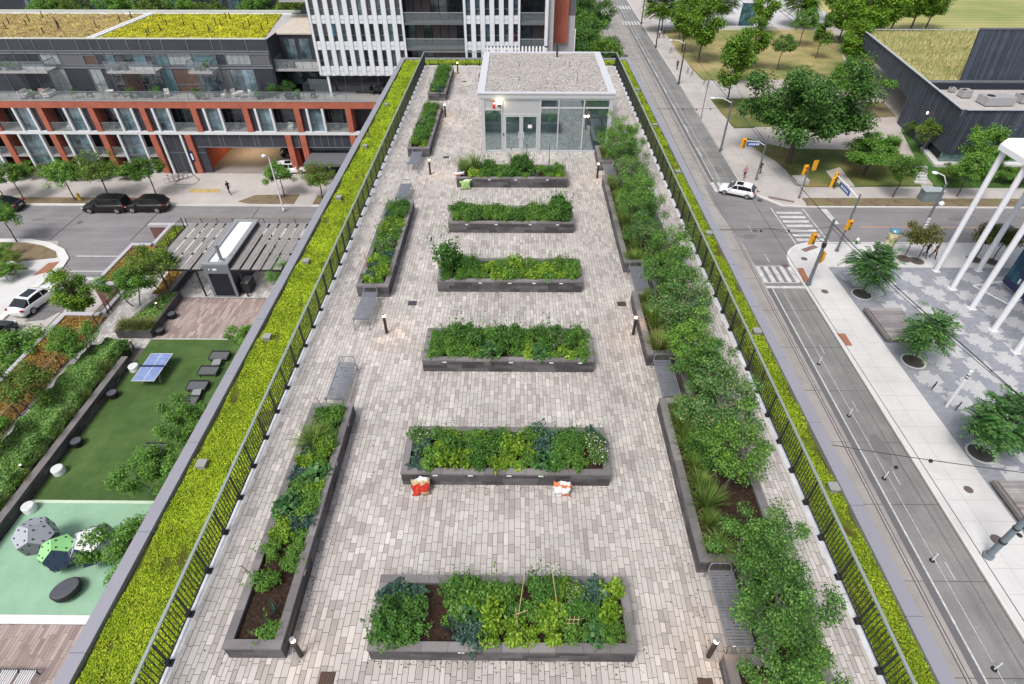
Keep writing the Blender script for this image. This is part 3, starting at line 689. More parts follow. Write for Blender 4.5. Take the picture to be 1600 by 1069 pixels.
def clump_mesh(name, kind, seed):
    rng = np.random.default_rng(seed)
    if kind == 'kale':
        P = []
        for i in range(30):
            a = rng.uniform(0, 6.283); d = np.array([math.cos(a), math.sin(a), 0]); s = np.array([-d[1], d[0], 0]); L_ = rng.uniform(.24, .44); up = rng.uniform(.35, 1.25); p = np.array([0, 0, .1]) + d * .03
            for j in range(11):
                f = j / 10; w = .048 * math.sin(math.pi * min(1, .1 + .85 * f)) + .008
                for sg in (-1, 0, 1): P.append(p + s * sg * w + np.array([0, 0, .012 * rng.normal()]))
                up -= .13 + .05 * rng.random(); p = p + (d * math.cos(max(-1.0, up)) + np.array([0, 0, math.sin(max(-1.0, up))])) * L_ / 10
        lv, lf = leaf_quads(rng, np.array(P), .058, .75, .35, None, .35); return npmesh(name, lv, lf, G_kale)
    if kind == 'grassy':
        V, F = blades(rng, 230, .14, .60, .014, .95, 4, .75, 1.0); return npmesh(name, V, F, G_grass)
    if kind == 'straw':
        V, F = blades(rng, 120, .14, .72, .012, .9, 4, .65, 1.0); V2, F2 = blades(rng, 150, .14, .6, .014, .9, 4, .7)
        return npmesh(name, np.concatenate([V, V2]), np.concatenate([F, F2 + len(V)]), [G_straw, G_grass], False, np.concatenate([np.zeros(len(F)), np.ones(len(F2))]))
    if kind == 'leek':
        V, F = blades(rng, 16, .15, .5, .035, .6, 3, .5); return npmesh(name, V, F, G_kale)
    if kind == 'squash':
        n = 110; th = rng.uniform(0, 2 * math.pi, n); r = .34 * np.sqrt(rng.uniform(0, 1, n)); z = .30 - r * .45 + rng.uniform(-.08, .06, n)
        P = np.stack([r * np.cos(th), r * np.sin(th), z], 1); lv, lf = leaf_quads(rng, P, .115, .95, .6, None, .4); return npmesh(name, lv, lf, G_squash)
    spec = {'lettuce': (700, .072, .75, .2, G_lime, .3, .33, .5), 'bushy': (1300, .05, .55, .30, G_bush, .4, .34, .3), 'herb': (1100, .045, .6, .22, G_herb, .5, .33, .4),
            'feathery': (1100, .05, .18, .36, G_herb, .2, .28, .2), 'flowering': (900, .042, .6, .34, G_flow, .4, .30, .35), 'tall': (1300, .065, .5, .5, G_bush, .4, .34, .25),
            'pale': (600, .07, .5, .26, G_lime, .3, .32, .3)}[kind]
    n, sz, asp, hh, m, up, rad, _ = spec
    nb = 11; P = []; O = []
    for i in range(nb):
        a = rng.uniform(0, 2 * math.pi); rr = rad * .72 * math.sqrt(rng.uniform(0, 1)); c = (rr * math.cos(a), rr * math.sin(a), hh * rng.uniform(.45, 1.0) * (1 - .5 * (rr / rad) ** 2)); q = rng.uniform(.30, .48) * rad
        p, o = ball_pts(rng, n // nb, c, (q, q, q * .9), .35); P.append(p); O.append(o)
    if kind in ('bushy', 'herb', 'flowering', 'tall', 'feathery', 'pale'):
        for i in range(9):   # straggling shoots standing above the clump
            a = rng.uniform(0, 6.283); r0 = rad * math.sqrt(rng.uniform(0, 1)) * .9; lean_ = rng.uniform(.05, .5); hh2 = hh * rng.uniform(.9, 1.7) + .05; q = np.linspace(.3, 1, 14)[:, None]
            pts = np.array([r0 * math.cos(a), r0 * math.sin(a), 0]) + q * np.array([lean_ * rad * math.cos(a), lean_ * rad * math.sin(a), hh2]); P.append(pts + rng.normal(size=pts.shape) * .022); O.append(rng.normal(size=pts.shape) * .5)
    P = np.concatenate(P); O = np.concatenate(O); P[:, 2] = np.maximum(P[:, 2], rng.uniform(.0, .08, len(P)))
    lv, lf = leaf_quads(rng, P, sz, asp, up, O, .4); return npmesh(name, lv, lf, m)
CL = {}
def clump(kind, r):
    key = (kind, r.randrange(3))
    if key not in CL: CL[key] = clump_mesh('foliage_' + kind, kind, hash(key[0]) % 1 + len(CL) * 17 + 3)
    return CL[key]
KN = {'kale': ('kale_plant', 'blue green crinkled kale', 'kale'), 'lettuce': ('lettuce_plant', 'bright lime green lettuce clump', 'lettuce'), 'bushy': ('tomato_plant', 'dark green bushy tomato plant', 'vegetable plant'),
      'herb': ('herb_plant', 'mid green leafy herb clump', 'herb'), 'feathery': ('fennel_plant', 'fine feathery green plant', 'vegetable plant'), 'flowering': ('flowering_herb', 'clump dotted with tiny white flowers', 'flowering plant'),
      'grassy': ('grass_clump', 'arching green grass clump', 'ornamental grass'), 'straw': ('grass_clump', 'straw tinted grass clump', 'ornamental grass'), 'leek': ('leek_plant', 'upright narrow leaved leek clump', 'leek'),
      'squash': ('squash_plant', 'round leaved squash plant', 'vegetable plant'), 'tall': ('bean_plant', 'tall dense climbing bean plant', 'vegetable plant'), 'pale': ('chard_plant', 'pale yellow green chard clump', 'vegetable plant')}
def plant(kind, x, y, z, s, label, r, group=None, sz=None):
    nm, desc, cat = KN[kind]
    o = obj(nm, clump(kind, r), None, (x, y, z), r.uniform(0, 6.28)); o.scale = (s, s * r.uniform(.85, 1.1), s * (sz or r.uniform(.7, 1.55)))
    tag(o, f'{desc}, {label}' if len(label) < 60 and 'from' in label else f'{desc} {label}', cat, group); return o
SOIL = PH - .13
# one letter per planting spot, front row (near the camera) first, left to right; '.' leaves bare soil
KEY = {'k': 'kale', 'l': 'lettuce', 'b': 'bushy', 'h': 'herb', 'f': 'feathery', 'w': 'flowering', 'g': 'grassy', 'e': 'leek', 's': 'squash', 't': 'tall', 'p': 'pale'}
WIDE_PLAN = [
    ['bb.ekplplhsf', 'bb.hspbhlbbl', 'kk.bhhhbblkl'][:3],
    ['khplbplhsbhw', 'klblbhplkhbw', 'wbphlbbhkbbk'],
    ['hhbhsbhlshlh', 'bhbtbhthbwbh', 'hbtbhwthbtbh'],
    ['bbhhllhllhlh', 'bbbllhlhllbh', 'bbb.hhlhhwhb'],
    ['hhbfhhbhhhbb', 'bhbhfhbhhfbb', 'tbhhbhhbhbtb'],
    ['.lhbhbbhe.hl', 'g.bhbhbt.hbh', '.gbbhhtthh.h']]
r = random.Random(11)
for bi, rows in enumerate(WIDE_PLAN):
    y0 = WIDE_Y[bi]
    for ri, row in enumerate(rows):
        n = len(row); cnt = 0
        for ci, ch in enumerate(row):
            if ch == '.': continue
            x = WX0 + .42 + (WX1 - WX0 - .84) * ci / (n - 1) + r.uniform(-.08, .08); y = y0 + .40 + ri * .47 + r.uniform(-.06, .06)
            kd = KEY[ch]; s = r.uniform(.95, 1.38) * (.95 if ch in 'k' else 1)
            plant(kd, x, y, SOIL, s, f'{ORD[cnt]} from left, {["front", "middle", "back"][ri]} row, {WN[bi]} wide planter', r, f'plants of the {WN[bi]} wide planter'); cnt += 1
LONG_PLAN = [['.h', '.e', '..', 'h.', '.h', 'hh', 'ph', 'lk', 'sh', 'sh', 'hl', 'ks', 'ph', 'kp', 'gh', 'wh', 'wh', 'bh'],
             ['lh', 'kp', 'hp', 'kh', 'lh', 'hk', 'wh', 'hw', 'hh', 'bh', 'ph', 'hl', 'hp', 'hh', 'kh', 'bb', 'bb', 'hb'],
             ['.l', 'hh', 'bb', 'bb', 'hb', 'bh', 'hk', 'sh', 'wh', 'hb', 'bs', 'kh', 'hb', 'bw', 'hh', 'hb', 'hb', 'h.'],
             ['hk', 'bh', 'hb', 'bh', 'hb', 'bb', 'hh', 'bh', 'hb', 'bb', 'hb', 'hh', 'bh', 'hb', 'bh', 'hb']]
for bi, rows in enumerate(LONG_PLAN):
    a, b = LONG[bi]
    for ri, row in enumerate(rows):
        for ci, ch in enumerate(row):
            if ch == '.': continue
            x = LX0 + .42 + ci * .48 + r.uniform(-.05, .05); y = a + .42 + (b - a - .84) * ri / (len(rows) - 1)
            plant(KEY[ch], x, y, SOIL, r.uniform(.85, 1.25) * (1.0 if ch == 'k' else 1), f'{ORD[ri]} from front, {["left", "right"][ci]} side, {LN[bi]} long planter', r, f'plants of the {LN[bi]} long planter')
# big tomato bush overflowing the left end of the fourth wide planter, and other large ones
for (x, y, s, kd, l) in ((-2.78, 20.42, 2.15, 'bushy', 'overflowing the left end of the fourth wide planter'), (-2.9, 25.6, 1.35, 'bushy', 'spilling over the left end of the fifth wide planter'), (2.1, 25.2, 1.5, 'tall', 'at the right end of the fifth wide planter'),
                          (.05, 30.0, 1.45, 'tall', 'standing up in the middle of the farthest wide planter'), (-.5, 15.7, 1.3, 'tall', 'rising in the middle of the third wide planter'), (-1.9, 15.9, 1.25, 'tall', 'rising left of centre in the third wide planter'),
                          (1.35, 6.45, 1.15, 'flowering', 'rising highest at the back of the nearest wide planter'), (-3.05, 11.3, 1.1, 'flowering', 'leaning out of the back of the second wide planter'), (-2.85, 5.75, 1.35, 'bushy', 'spilling over the front left corner of the nearest wide planter')):
    plant(kd, x, y, SOIL, s, l, r, 'tallest vegetable plants', 1.75 if s > 2 else None)
# canes, trellis and pegs
def canes(label, pts, name='garden_cane', r_=.011, m=None):
    mb = MB()
    for a, b in pts: mb.tube(a, b, r_, r_ * .8, 5)
    return tag(mb.build(name, m or M_cane), label, 'garden cane', 'canes and supports in the planters')
canes('leaning bamboo cane left of centre in the nearest wide planter', [((.05, 5.75, .42), (.22, 6.5, 1.42))])
canes('second bamboo cane beside it with a broken tip in the nearest wide planter', [((.12, 5.55, .42), (.02, 5.9, 1.1)), ((.0, 5.8, 1.0), (.3, 5.9, 1.02))])
canes('tall bamboo cane leaning right in the nearest wide planter', [((1.05, 5.9, .42), (.85, 6.75, 1.35))])
canes('upright stake with a curled tie at the back of the nearest wide planter', [((.78, 6.6, .42), (.82, 6.65, 1.25))], m=M_stem)
mb = MB()
for i in range(3): mb.tube((1.2 + i * .1, 5.62, .42), (1.24 + i * .1, 5.78, 1.0), .009, n=5)
for i in range(4): mb.tube((1.18, 5.65 + i * .03, .55 + i * .13), (1.46, 5.65 + i * .03, .55 + i * .13), .008, n=5)
tag(mb.build('plant_trellis', M_cane), 'small bamboo trellis in the front of the nearest wide planter', 'trellis')
for i, (x, y, h) in enumerate(((-5.93, 12.2, 1.25), (-6.35, 6.9, 1.0))):
    canes(['tall hooked stake at the back of the nearest long planter', 'thin leaning stake on the left rim of the nearest long planter'][i], [((x, y, .4), (x - .15, y, h)), ((x - .15, y, h), (x - .22, y, h - .06))], 'plant_stake', .009, M_dark)
for i, x in enumerate((.52, 1.72)):
    canes(f'thin dark upright stake, {["left", "right"][i]} of the pair in front of the pavilion windows', [((x, 29.8, .4), (x, 29.85, 2.1))], 'plant_stake', .018, M_dark)
canes('dark upright stake in the back of the third wide planter', [((-.05, 16.1, .4), (-.05, 16.15, 1.35))], 'plant_stake', .014, M_dark)
canes('wooden stake in the fourth wide planter right of centre', [((.45, 20.4, .4), (.4, 20.5, 1.1))])
canes('thin orange stake in the front of the second left long planter', [((-6.2, 20.2, .4), (-6.3, 20.4, 1.3))], 'plant_stake', .012, mat('stake_orange', (.5, .16, .05)))
for i, (y, lab) in enumerate(((10.5, 'first'), (8.9, 'second'))):
    tag(MB().box(-.25, .25, -.02, .02, 0, .12).build('plot_divider', M_cane, None, loc=(-5.75, y, SOIL)), f'{lab} weathered board dividing the plots of the nearest long planter', 'divider board', 'boards dividing garden plots')

# ------------------------------------------------------------------ trees and shrubs
def limb(mb, p0, p1, r0, r1, rng, seg=3, wob=.12, n=6):
    p0 = np.array(p0, float); p1 = np.array(p1, float); L = np.linalg.norm(p1 - p0); prev = p0; pr = r0
    for j in range(1, seg + 1):
        f = j / seg; q = p0 + (p1 - p0) * f + (rng.normal(size=3) * wob * L / seg * (j < seg)); rr = r0 + (r1 - r0) * f
        mb.tube(tuple(prev), tuple(q), pr, rr, n, cap=(j == seg)); prev = q; pr = rr
def tree_meshes(seed, h, rx, rz, cz, trunk, nl, ls, leafm, barkm, ncl=26, style='round', stems=1, asp=.6, clr=.30, lean=0):
    """returns (trunk mesh, crown mesh). cz: crown centre height; rx, rz crown radii"""
    rng = np.random.default_rng(seed); C = []
    for i in range(ncl):
        d = rng.normal(size=3); d /= np.linalg.norm(d)
        if style == 'cone':
            t = rng.uniform(-1, 1) ; rr = rx * (1 - .5 * (t + 1)) * .95 + .12 * rx; a = rng.uniform(0, 6.28); q = rng.uniform(.55, 1); C.append((rr * q * math.cos(a), rr * q * math.sin(a), cz + rz * t * .92))
        elif style == 'oval':
            t = rng.uniform(-1, 1); rr = rx * math.sqrt(max(.05, 1 - t * t)) * (1 if t < .2 else .85); a = rng.uniform(0, 6.28); q = rng.uniform(.4, .8); C.append((rr * q * math.cos(a), rr * q * math.sin(a), cz + rz * t * .8))
        else:
            q = rng.uniform(.42, .98) * (1 + .22 * math.sin(3 * math.atan2(d[1], d[0]) + seed)); C.append((d[0] * rx * q, d[1] * rx * q, cz + (d[2] if d[2] > -.4 else d[2] * .6) * rz * q))
    C = np.array(C); C[:, 0] += lean
    tb = MB()
    for s in range(stems):
        a = 6.28 * s / max(1, stems); b = (0, 0, 0) if stems == 1 else (.22 * math.cos(a), .22 * math.sin(a), 0)
        top = (lean * .6 + (0 if stems == 1 else .5 * rx * math.cos(a)), 0 if stems == 1 else .5 * rx * math.sin(a), cz - rz * .35)
        limb(tb, b, top, trunk, trunk * .6, rng, 4, .05, 8)
        if stems == 1: limb(tb, top, (lean, 0, cz + rz * .55), trunk * .6, trunk * .15, rng, 4, .08, 6)
    for c in C[::2]:
        z0 = cz - rz * (.5 if c[2] < cz else .15); limb(tb, (lean * .7, 0, max(z0, .4 * cz)), c, trunk * .38, trunk * .08, rng, 3, .14, 5)
    P = []; O = []
    w = rng.uniform(.6, 1.4, ncl); w = (w / w.sum() * nl).astype(int)
    for c, k_ in zip(C, w):
        q = clr * rx * rng.uniform(.75, 1.3); p, o = ball_pts(rng, k_, c, (q, q, q * (.75 if style != 'cone' else .6)), .42); P.append(p); O.append(o)
    P = np.concatenate(P); O = np.concatenate(O); P += rng.normal(size=P.shape) * ls * .5
    if style == 'frond':
        # long drooping compound leaves: strings of leaflets radiating outwards
        nf = nl // 11; V = []; 
        base = C[rng.integers(0, ncl, nf)] + rng.normal(size=(nf, 3)) * rx * .22; ax = base - np.array([lean, 0, cz - rz * .3]); ax /= np.linalg.norm(ax, axis=1)[:, None]
        ax += rng.normal(size=ax.shape) * .25; ax[:, 2] = np.clip(ax[:, 2], -.1, .6); ax /= np.linalg.norm(ax, axis=1)[:, None]
        P = []; A = []; S = []
        side = np.cross(ax, np.array([0, 0, 1.])); side /= np.linalg.norm(side, axis=1)[:, None]
        Lf = rx * .55
        for j in range(6):
            f = (j + .5) / 6; pos = base + ax * Lf * f + np.array([0, 0, -1.]) * Lf * .45 * f * f
            for sg in (-1, 1): P.append(pos + side * sg * ls * .5); A.append(side * sg + ax * .5 - np.array([0, 0, .3]))
        P = np.concatenate(P); A = np.concatenate(A); A /= np.linalg.norm(A, axis=1)[:, None]
        B = np.cross(A, np.array([0, 0, 1.])); B /= np.linalg.norm(B, axis=1)[:, None] + 1e-9
        V = np.stack([P - A * ls * .6, P + B * ls * .2, P + A * ls * .6, P - B * ls * .2], 1).reshape(-1, 3); F = np.arange(len(V)).reshape(-1, 4)
        return tb.mesh('trunk', barkm), npmesh('crown', V, F, leafm)
    lv, lf = leaf_quads(rng, P, ls, asp, .4, O, .35)
    return tb.mesh('trunk', barkm), npmesh('crown', lv, lf, leafm)
TP = {}
G_shr1 = leafmat('leaf_shrub_a', (.030, .095, .018), (.080, .20, .036), (.19, .36, .075), .25, .5, 2.2)
G_shr2 = leafmat('leaf_shrub_b', (.045, .12, .020), (.115, .26, .040), (.25, .44, .075), .28, .5, 2.2)
G_shr3 = leafmat('leaf_shrub_c', (.034, .11, .032), (.09, .21, .062), (.21, .37, .12), .25, .5, 2.2, accent=(.34, .30, .12))
def proto(key, *a, **k_):
    if key not in TP: TP[key] = tree_meshes(*a, **k_)
    return TP[key]
def tree(key, x, y, z, s, label, group=None, name='tree', cat='tree', rz=None, sz=None):
    tr, cr = TP[key]; t = thing(name, label, cat, (x, y, z), rnd.uniform(0, 6.28) if rz is None else rz, group); t.scale = (s, s, s * (sz or 1))
    obj('trunk', tr, t); obj('crown', cr, t); return t
for i in range(3): proto(('service', i), 100 + i, 2.0, 1.0, .98, 1.5, .035, [8500, 7000, 7800][i], .058, [G_shr1, G_shr2, G_shr3][i], M_barkg, 44, 'round', 3, .6, .235)
for i in range(3): proto(('shrub', i), 110 + i, 1.0, .66, .48, .45, .02, 4200, .05, [G_dark, G_mid, G_bush][i], M_barkg, 18, 'round', 3, .6, .38)
for i in range(3): proto(('street', i), 120 + i, 6.0, 2.3 + .15 * i, 1.8, 4.0, .09, 5600, .19, [G_street, G_mid, G_street2][i], M_bark, 42, 'round', 1, .65, .235)
proto(('bright', 0), 130, 7, 2.2, 2.7, 4.4, .1, 8500, .20, G_bright, M_bark, 46, 'oval', 1, .65, .28)
proto(('young', 0), 132, 7, 1.5, 2.3, 4.1, .08, 3200, .26, G_street, M_bark, 24, 'cone', 1, .6, .38)
proto(('young', 1), 133, 7, 1.9, 2.6, 4.6, .09, 4600, .26, G_bright, M_bark, 26, 'oval', 1, .6, .42)
proto(('maple', 0), 140, 12, 6.4, 4.3, 6.4, .32, 34000, .27, G_maple, M_bark, 64, 'round', 1, .7, .205)
proto(('maple', 1), 141, 11, 4.6, 3.9, 6.2, .26, 19000, .27, G_mid, M_bark, 54, 'round', 1, .7, .21)
proto(('frond', 0), 150, 6, 1.6, 1.4, 3.3, .08, 4400, .30, G_blue, M_bark, 16, 'frond')
proto(('frond', 1), 151, 8, 2.4, 2.6, 4.6, .12, 9000, .46, G_bright, M_bark, 30, 'frond')
proto(('olive', 0), 160, 4, 1.35, 1.15, 2.9, .06, 2200, .17, G_olive, M_bark, 18, 'round', 1, .6, .36)
proto(('podium', 0), 170, 4, 1.55, 1.3, 2.4, .05, 9500, .115, G_mid, M_barkg, 38, 'round', 2, .6, .25)
proto(('podium', 1), 171, 4, 1.6, 1.3, 2.3, .05, 6000, .12, G_street2, M_barkg, 38, 'round', 2, .6, .25)

# shrubs along the right planter (from near to far)
r = random.Random(31)
SH = [(5.95, 3.9, 1.1, 0), (6.05, 5.6, 1.12, 0), (6.15, 7.05, 1.15, 0), (6.45, 9.9, 1.0, 1), (6.35, 11.2, 1.12, 2), (6.35, 12.7, 1.05, 0), (6.2, 14.2, 1.0, 1), (6.3, 16.0, 1.05, 2), (6.35, 17.7, 1.1, 0), (6.3, 19.6, 1.1, 1), (6.2, 21.6, .85, 2), (6.05, 23.2, .95, 0), (6.1, 25.0, 1.0, 1), (6.15, 27.0, 1.0, 2), (6.0, 29.2, 1.0, 0), (6.1, 31.6, 1.15, 1)]
for i, (x, y, s, q) in enumerate(SH):
    tree(('service', q), x - (.45 if y < 9 else .5) + r.uniform(-.12, .12), y, SOIL, s * r.uniform(.92, 1.08) * (.9 if y < 9 else 1.0), f'{ORD[i]} multi-stemmed dark green shrub from the camera in the right shrub planter', 'shrubs in the right planter', 'serviceberry_shrub', 'shrub')
for i in range(17):
    y = 3.6 + i * 1.74
    if 8.0 < y < 9.9: continue
    inb = [b for b in BAYS if b[0] + .3 < y < b[1] - .3]
    x = r.uniform(5.45, 6.4) if inb else r.uniform(5.95, 6.45)
    tree(('shrub', r.randrange(3)), x, y, SOIL, r.uniform(.85, 1.15), f'low leafy shrub under the taller ones, {ORD[i] if i < 24 else ["twenty-fifth", "twenty-sixth"][i - 24]} from camera, right planter', 'low shrubs in the right planter', 'low_shrub', 'shrub')
gi = 0
for a, b in BAYS:
    y = max(a, 3.2) + .4
    while y < b - .35:
        kd = 'straw' if r.random() < .28 else 'grassy'
        if not 9.5 > y > 8.6 or True:
            plant(kd, 4.6 + .42 + r.uniform(0, .2), y, SOIL, r.uniform(.7, 1.1), f'{ORD[gi] if gi < 24 else "twenty-" + ORD[gi - 20] if gi < 30 else "thirtieth" if gi == 29 else "thirty-" + ORD[gi - 30]} from camera, right planter rim', r, 'grasses along the rim of the right planter'); gi += 1
        y += r.uniform(.5, .75)
# ------------------------------------------------------------------ podium terrace, one storey above the street
ZP = -13.6
M_lpav = islmat('podium_light_paver', [(0, (.33, .31, .30)), (.4, (.42, .40, .39)), (.7, (.50, .48, .46)), (1, (.56, .53, .51))], .8, 1.0, .12)
M_wpav = islmat('podium_plank_paver', [(0, (.24, .18, .165)), (.4, (.31, .24, .22)), (.7, (.36, .29, .265)), (1, (.42, .34, .31))], .75, .6, .12)
M_redbrick = brickmat('red_brick', (.13, .055, .05), (.19, .08, .07), (.10, .08, .08), .22, .075)
pod = thing('podium_building', 'low brick podium block carrying the play terrace left of our building', 'building', (0, 0, 0))
# footprint with the notches at the street side
FOOT = [(-10.2, 4), (-35.2, 4), (-35.2, 35.3), (-32.3, 35.3), (-32.3, 39.1), (-35.2, 39.1), (-35.2, 45.6), (-33.3, 45.6), (-33.3, 49.3), (-10.2, 49.3)]
MB().prism(FOOT, -18, ZP - .17).build('wall', M_redbrick, pod)
tag(MB().prism(FOOT, ZP - .168, ZP - .05).build('podium_slab', M_joint, None), kind='structure')
cp = MB()
def capbar(x0, x1, y0, y1): cp.box(x0, x1, y0, y1, ZP - .16, ZP + .12)
capbar(-35.2, -34.85, 4, 34.9); capbar(-35.2, -32.3, 34.9, 35.3); capbar(-32.3, -31.95, 35.3, 39.1); capbar(-35.2, -31.95, 39.1, 39.5); capbar(-35.2, -34.85, 39.5, 45.2)
capbar(-35.2, -33.3, 45.2, 45.6); capbar(-33.3, -32.95, 45.6, 48.9); capbar(-35.3, -10.3, 48.9, 49.3)
cp.build('roof_edge_cap', mat('podium_cap', (.42, .41, .44), .5, .05, .8, .03), pod)
MB().box(-35.3, -33.3, 48.95, 49.25, -18, ZP - .16).build('wall_fin', M_redbrick, pod)
def rect_s(name, x0, x1, y0, y1, z, m): return struct(name, MB().box(x0, x1, y0, y1, z - .05, z), m)
pavers('paving', -31.5, -26.9, 31.2, 48.6, ZP, M_lpav, M_joint, (.2, .3), (.3, .6), .015, seed=21)
pavers('paving', -26.9, -10.4, 37.4, 48.6, ZP, M_lpav, M_joint, (.2, .3), (.3, .6), .015, seed=22)
pavers('paving', -31.5, -30.2, 4.2, 31.2, ZP, M_lpav, M_joint, (.3, .6), (.5, .9), .02, seed=23)
pavers('paving', -26.85, -10.4, 32.36, 37.33, ZP, M_wpav, M_joint, (.2,), (.6, 1.1), .014, seed=24)
pavers('paving', -27.0, -10.4, 4.2, 11.66, ZP, M_wpav, M_joint, (.15, .2), (.7, 1.3), .014, seed=25)
rect_s('paving_edge', -26.9, -10.4, 32.22, 32.34, ZP + .004, M_lpav)
M_turf = groundmat('artificial_turf', [(.28, (.045, .088, .024)), (.5, (.068, .124, .034)), (.72, (.10, .165, .050))], .7, 6, .95, (90, .35), .6)
tf = rect_s('lawn', -26.9, -10.4, 18.4, 32.2, ZP, M_turf)
rect_s('paving_border', -26.9, -10.4, 18.22, 18.4, ZP + .02, mat('pale_green_border', (.50, .60, .47), .7))
M_rub = groundmat('play_rubber', [(.3, (.215, .375, .255)), (.55, (.255, .42, .295)), (.8, (.30, .46, .335))], 1.1, 6, .9, (50, .08))
rect_s('play_surface', -26.9, -10.4, 12.1, 18.22, ZP, M_rub)
rect_s('paving_band', -27.2, -10.4, 11.68, 12.1, ZP + .03, mat('white_band', (.66, .65, .66), .7, .06, 2))
# sedum trays at the street side
M_sedbr = leafmat('sedum_orange_leaf', (.16, .075, .03), (.27, .14, .05), (.38, .26, .07), .1, .7, .9, .2, accent=(.5, .48, .08))
M_sedbb = groundmat('sedum_orange_base', [(.3, (.14, .06, .025)), (.5, (.28, .13, .04)), (.65, (.38, .28, .04)), (.8, (.3, .32, .05))], 1.4, 8, .9, (30, .35), 1)
for i, (a, b, ml, mb_, l) in enumerate(((4.2, 34.9, M_sedbr, M_sedbb, 'rust orange sedum tray at the near street edge of the podium'), (39.5, 45.2, M_sedbr, M_sedbb, 'orange and yellow sedum tray at the middle street edge of the podium'))):
    tag(sedum('sedum', -34.85, -31.75, a, b, ZP + .0, int((b - a) * 2200), 60 + i, .06, mleaf=ml, mbase=mb_, bump=.04, density_y=False), l)
tag(sedum('sedum', -32.95, -31.75, 45.2, 48.9, ZP, 3000, 64, .10, density_y=False), 'green sedum tray at the far street corner of the podium')
tag(sedum('sedum', -33.6, -31.8, 40.6, 44.6, ZP + .05, 3200, 65, .10, density_y=False), 'lemon yellow sedum patch in the middle street tray')
tag(sedum('sedum', -29.3, -27.9, 37.5, 41.0, ZP + .25, 7000, 66, .10, mleaf=M_sedbr, mbase=M_sedbb, density_y=False), 'orange sedum bed beside the low dark wall under the pergola')
def rail2(label, P0, P1, h=1.07):
    P0 = Vector(P0); P1 = Vector(P1); d = P1 - P0; L = d.length; t = thing('podium_railing', label, 'railing', P0, math.atan2(d.y, d.x), 'railings of the play terrace')
    MB().box(0, L, -.03, .03, h - .05, h).build('top_rail', mat('bronze_rail', (.24, .20, .13), .5), t)
    n = max(1, round(L / 1.5)); s = L / n
    for i in range(n + 1): MB().box(-.03, .03, -.03, .03, 0, h - .05).build('post', M_dark, t, loc=(i * s, 0, 0))
    pm = MB(); q = int(s / .12)
    for j in range(1, q): pm.box(j * s / q - .01, j * s / q + .01, -.01, .01, .08, h - .05)
    pm.box(0, s, -.012, .012, .06, .09); pk = pm.mesh('pickets', M_dark)
    for i in range(n): obj('picket_panel', pk, t, (i * s, 0, 0))
rail2('dark railing with a bronze top rail behind the near orange sedum tray', (-31.65, 8, ZP), (-31.65, 35.2, ZP)); rail2('dark railing behind the middle yellow and orange sedum tray', (-31.65, 35.6, ZP), (-31.65, 45.3, ZP))
rail2('short dark railing behind the green sedum at the far podium corner', (-31.65, 45.6, ZP), (-31.65, 48.6, ZP)); rail2('dark railing along the far edge of the podium above the street', (-31.3, 48.6, ZP), (-12, 48.6, ZP))
# dark walls and planter
def dwall(label, x0, x1, y0, y1, h, seed, name='planter_wall'):
    t = thing(name, label, 'low wall', ((x0 + x1) / 2, (y0 + y1) / 2, ZP)); a, b, c, d = (x0 - x1) / 2, (x1 - x0) / 2, (y0 - y1) / 2, (y1 - y0) / 2
    mb = MB(); r_ = random.Random(seed); H = (h - .06) / 3; lx = (b - a) > (d - c)
    for q in range(3):
        p = a if lx else c; e = b if lx else d
        while p < e - .01:
            n_ = min(e, p + r_.uniform(.4, 1.2))
            if lx: mb.box(p + .004, n_ - .004, c, d, q * H + .003, (q + 1) * H - .003)
            else: mb.box(a, b, p + .004, n_ - .004, q * H + .003, (q + 1) * H - .003)
            p = n_
    mb.build('wall_blocks', M_stone, t); MB().box(a - .02, b + .02, c, d, h - .06, h).build('coping', M_cope, t); return t
dwall('long dark stone wall between the hedge and the artificial lawn', -27.35, -26.95, 8, 29.5, .75, 5)
dwall('short dark stone wall under the pergola beside the orange sedum bed', -27.85, -27.5, 37.4, 43.2, .7, 6)
t = thing('raised_planter', 'dark stone planter with two trees on the podium, before the pergola', 'planter', (-28.1, 34.7, ZP)); W = .25
mb = MB(); PT = [(-1.3, -2.4), (1.25, -2.4), (1.3, 2.5), (.3, 2.5)]
mb.prism([(-1.3, -2.4), (1.3, -2.4), (1.3, -2.15), (-1.3, -2.15)], 0, .7); mb.prism([(1.05, -2.15), (1.3, -2.15), (1.3, 2.55), (1.05, 2.55)], 0, .7); mb.prism([(-1.3, -2.15), (-1.06, -2.15), (.35, 2.3), (.2, 2.55), (.0, 2.55)], 0, .7); mb.prism([(.2, 2.3), (1.05, 2.3), (1.05, 2.55), (.2, 2.55)], 0, .7)
mb.build('stone_wall', M_stone, t); MB().prism([(-1.2, -2.3), (1.2, -2.3), (1.2, 2.4), (.2, 2.4)], .4, .58).build('soil', M_soil, t)
M_gc = groundmat('ground_cover', [(.3, (.05, .035, .015)), (.5, (.05, .09, .02)), (.7, (.10, .17, .04))], 4, 8)
rng = np.random.default_rng(9); P = np.stack([rng.uniform(-29.2, -26.95, 6000), rng.uniform(32.4, 37.1, 6000), np.full(6000, ZP + .62)], 1); P = P[(P[:, 0] + 29.35) * 3.1 > (P[:, 1] - 32.4) * .97 - .1]; P[:, 2] += rng.uniform(0, .15, len(P))
lv, lf = leaf_quads(rng, P, .13, .5, .3); tag(obj('ground_cover', npmesh('ground_cover', lv, lf, G_hedge)), 'leafy ground cover filling the two-tree podium planter', 'ground cover', None, 'stuff')
for i in range(10): plant('straw', -29.0 + .22 * i, 32.62 + .25 * (i % 2), ZP + .58, 1.15, f'{ORD[i]} from left, front row of podium tree planter', r, 'grasses in the podium tree planter')
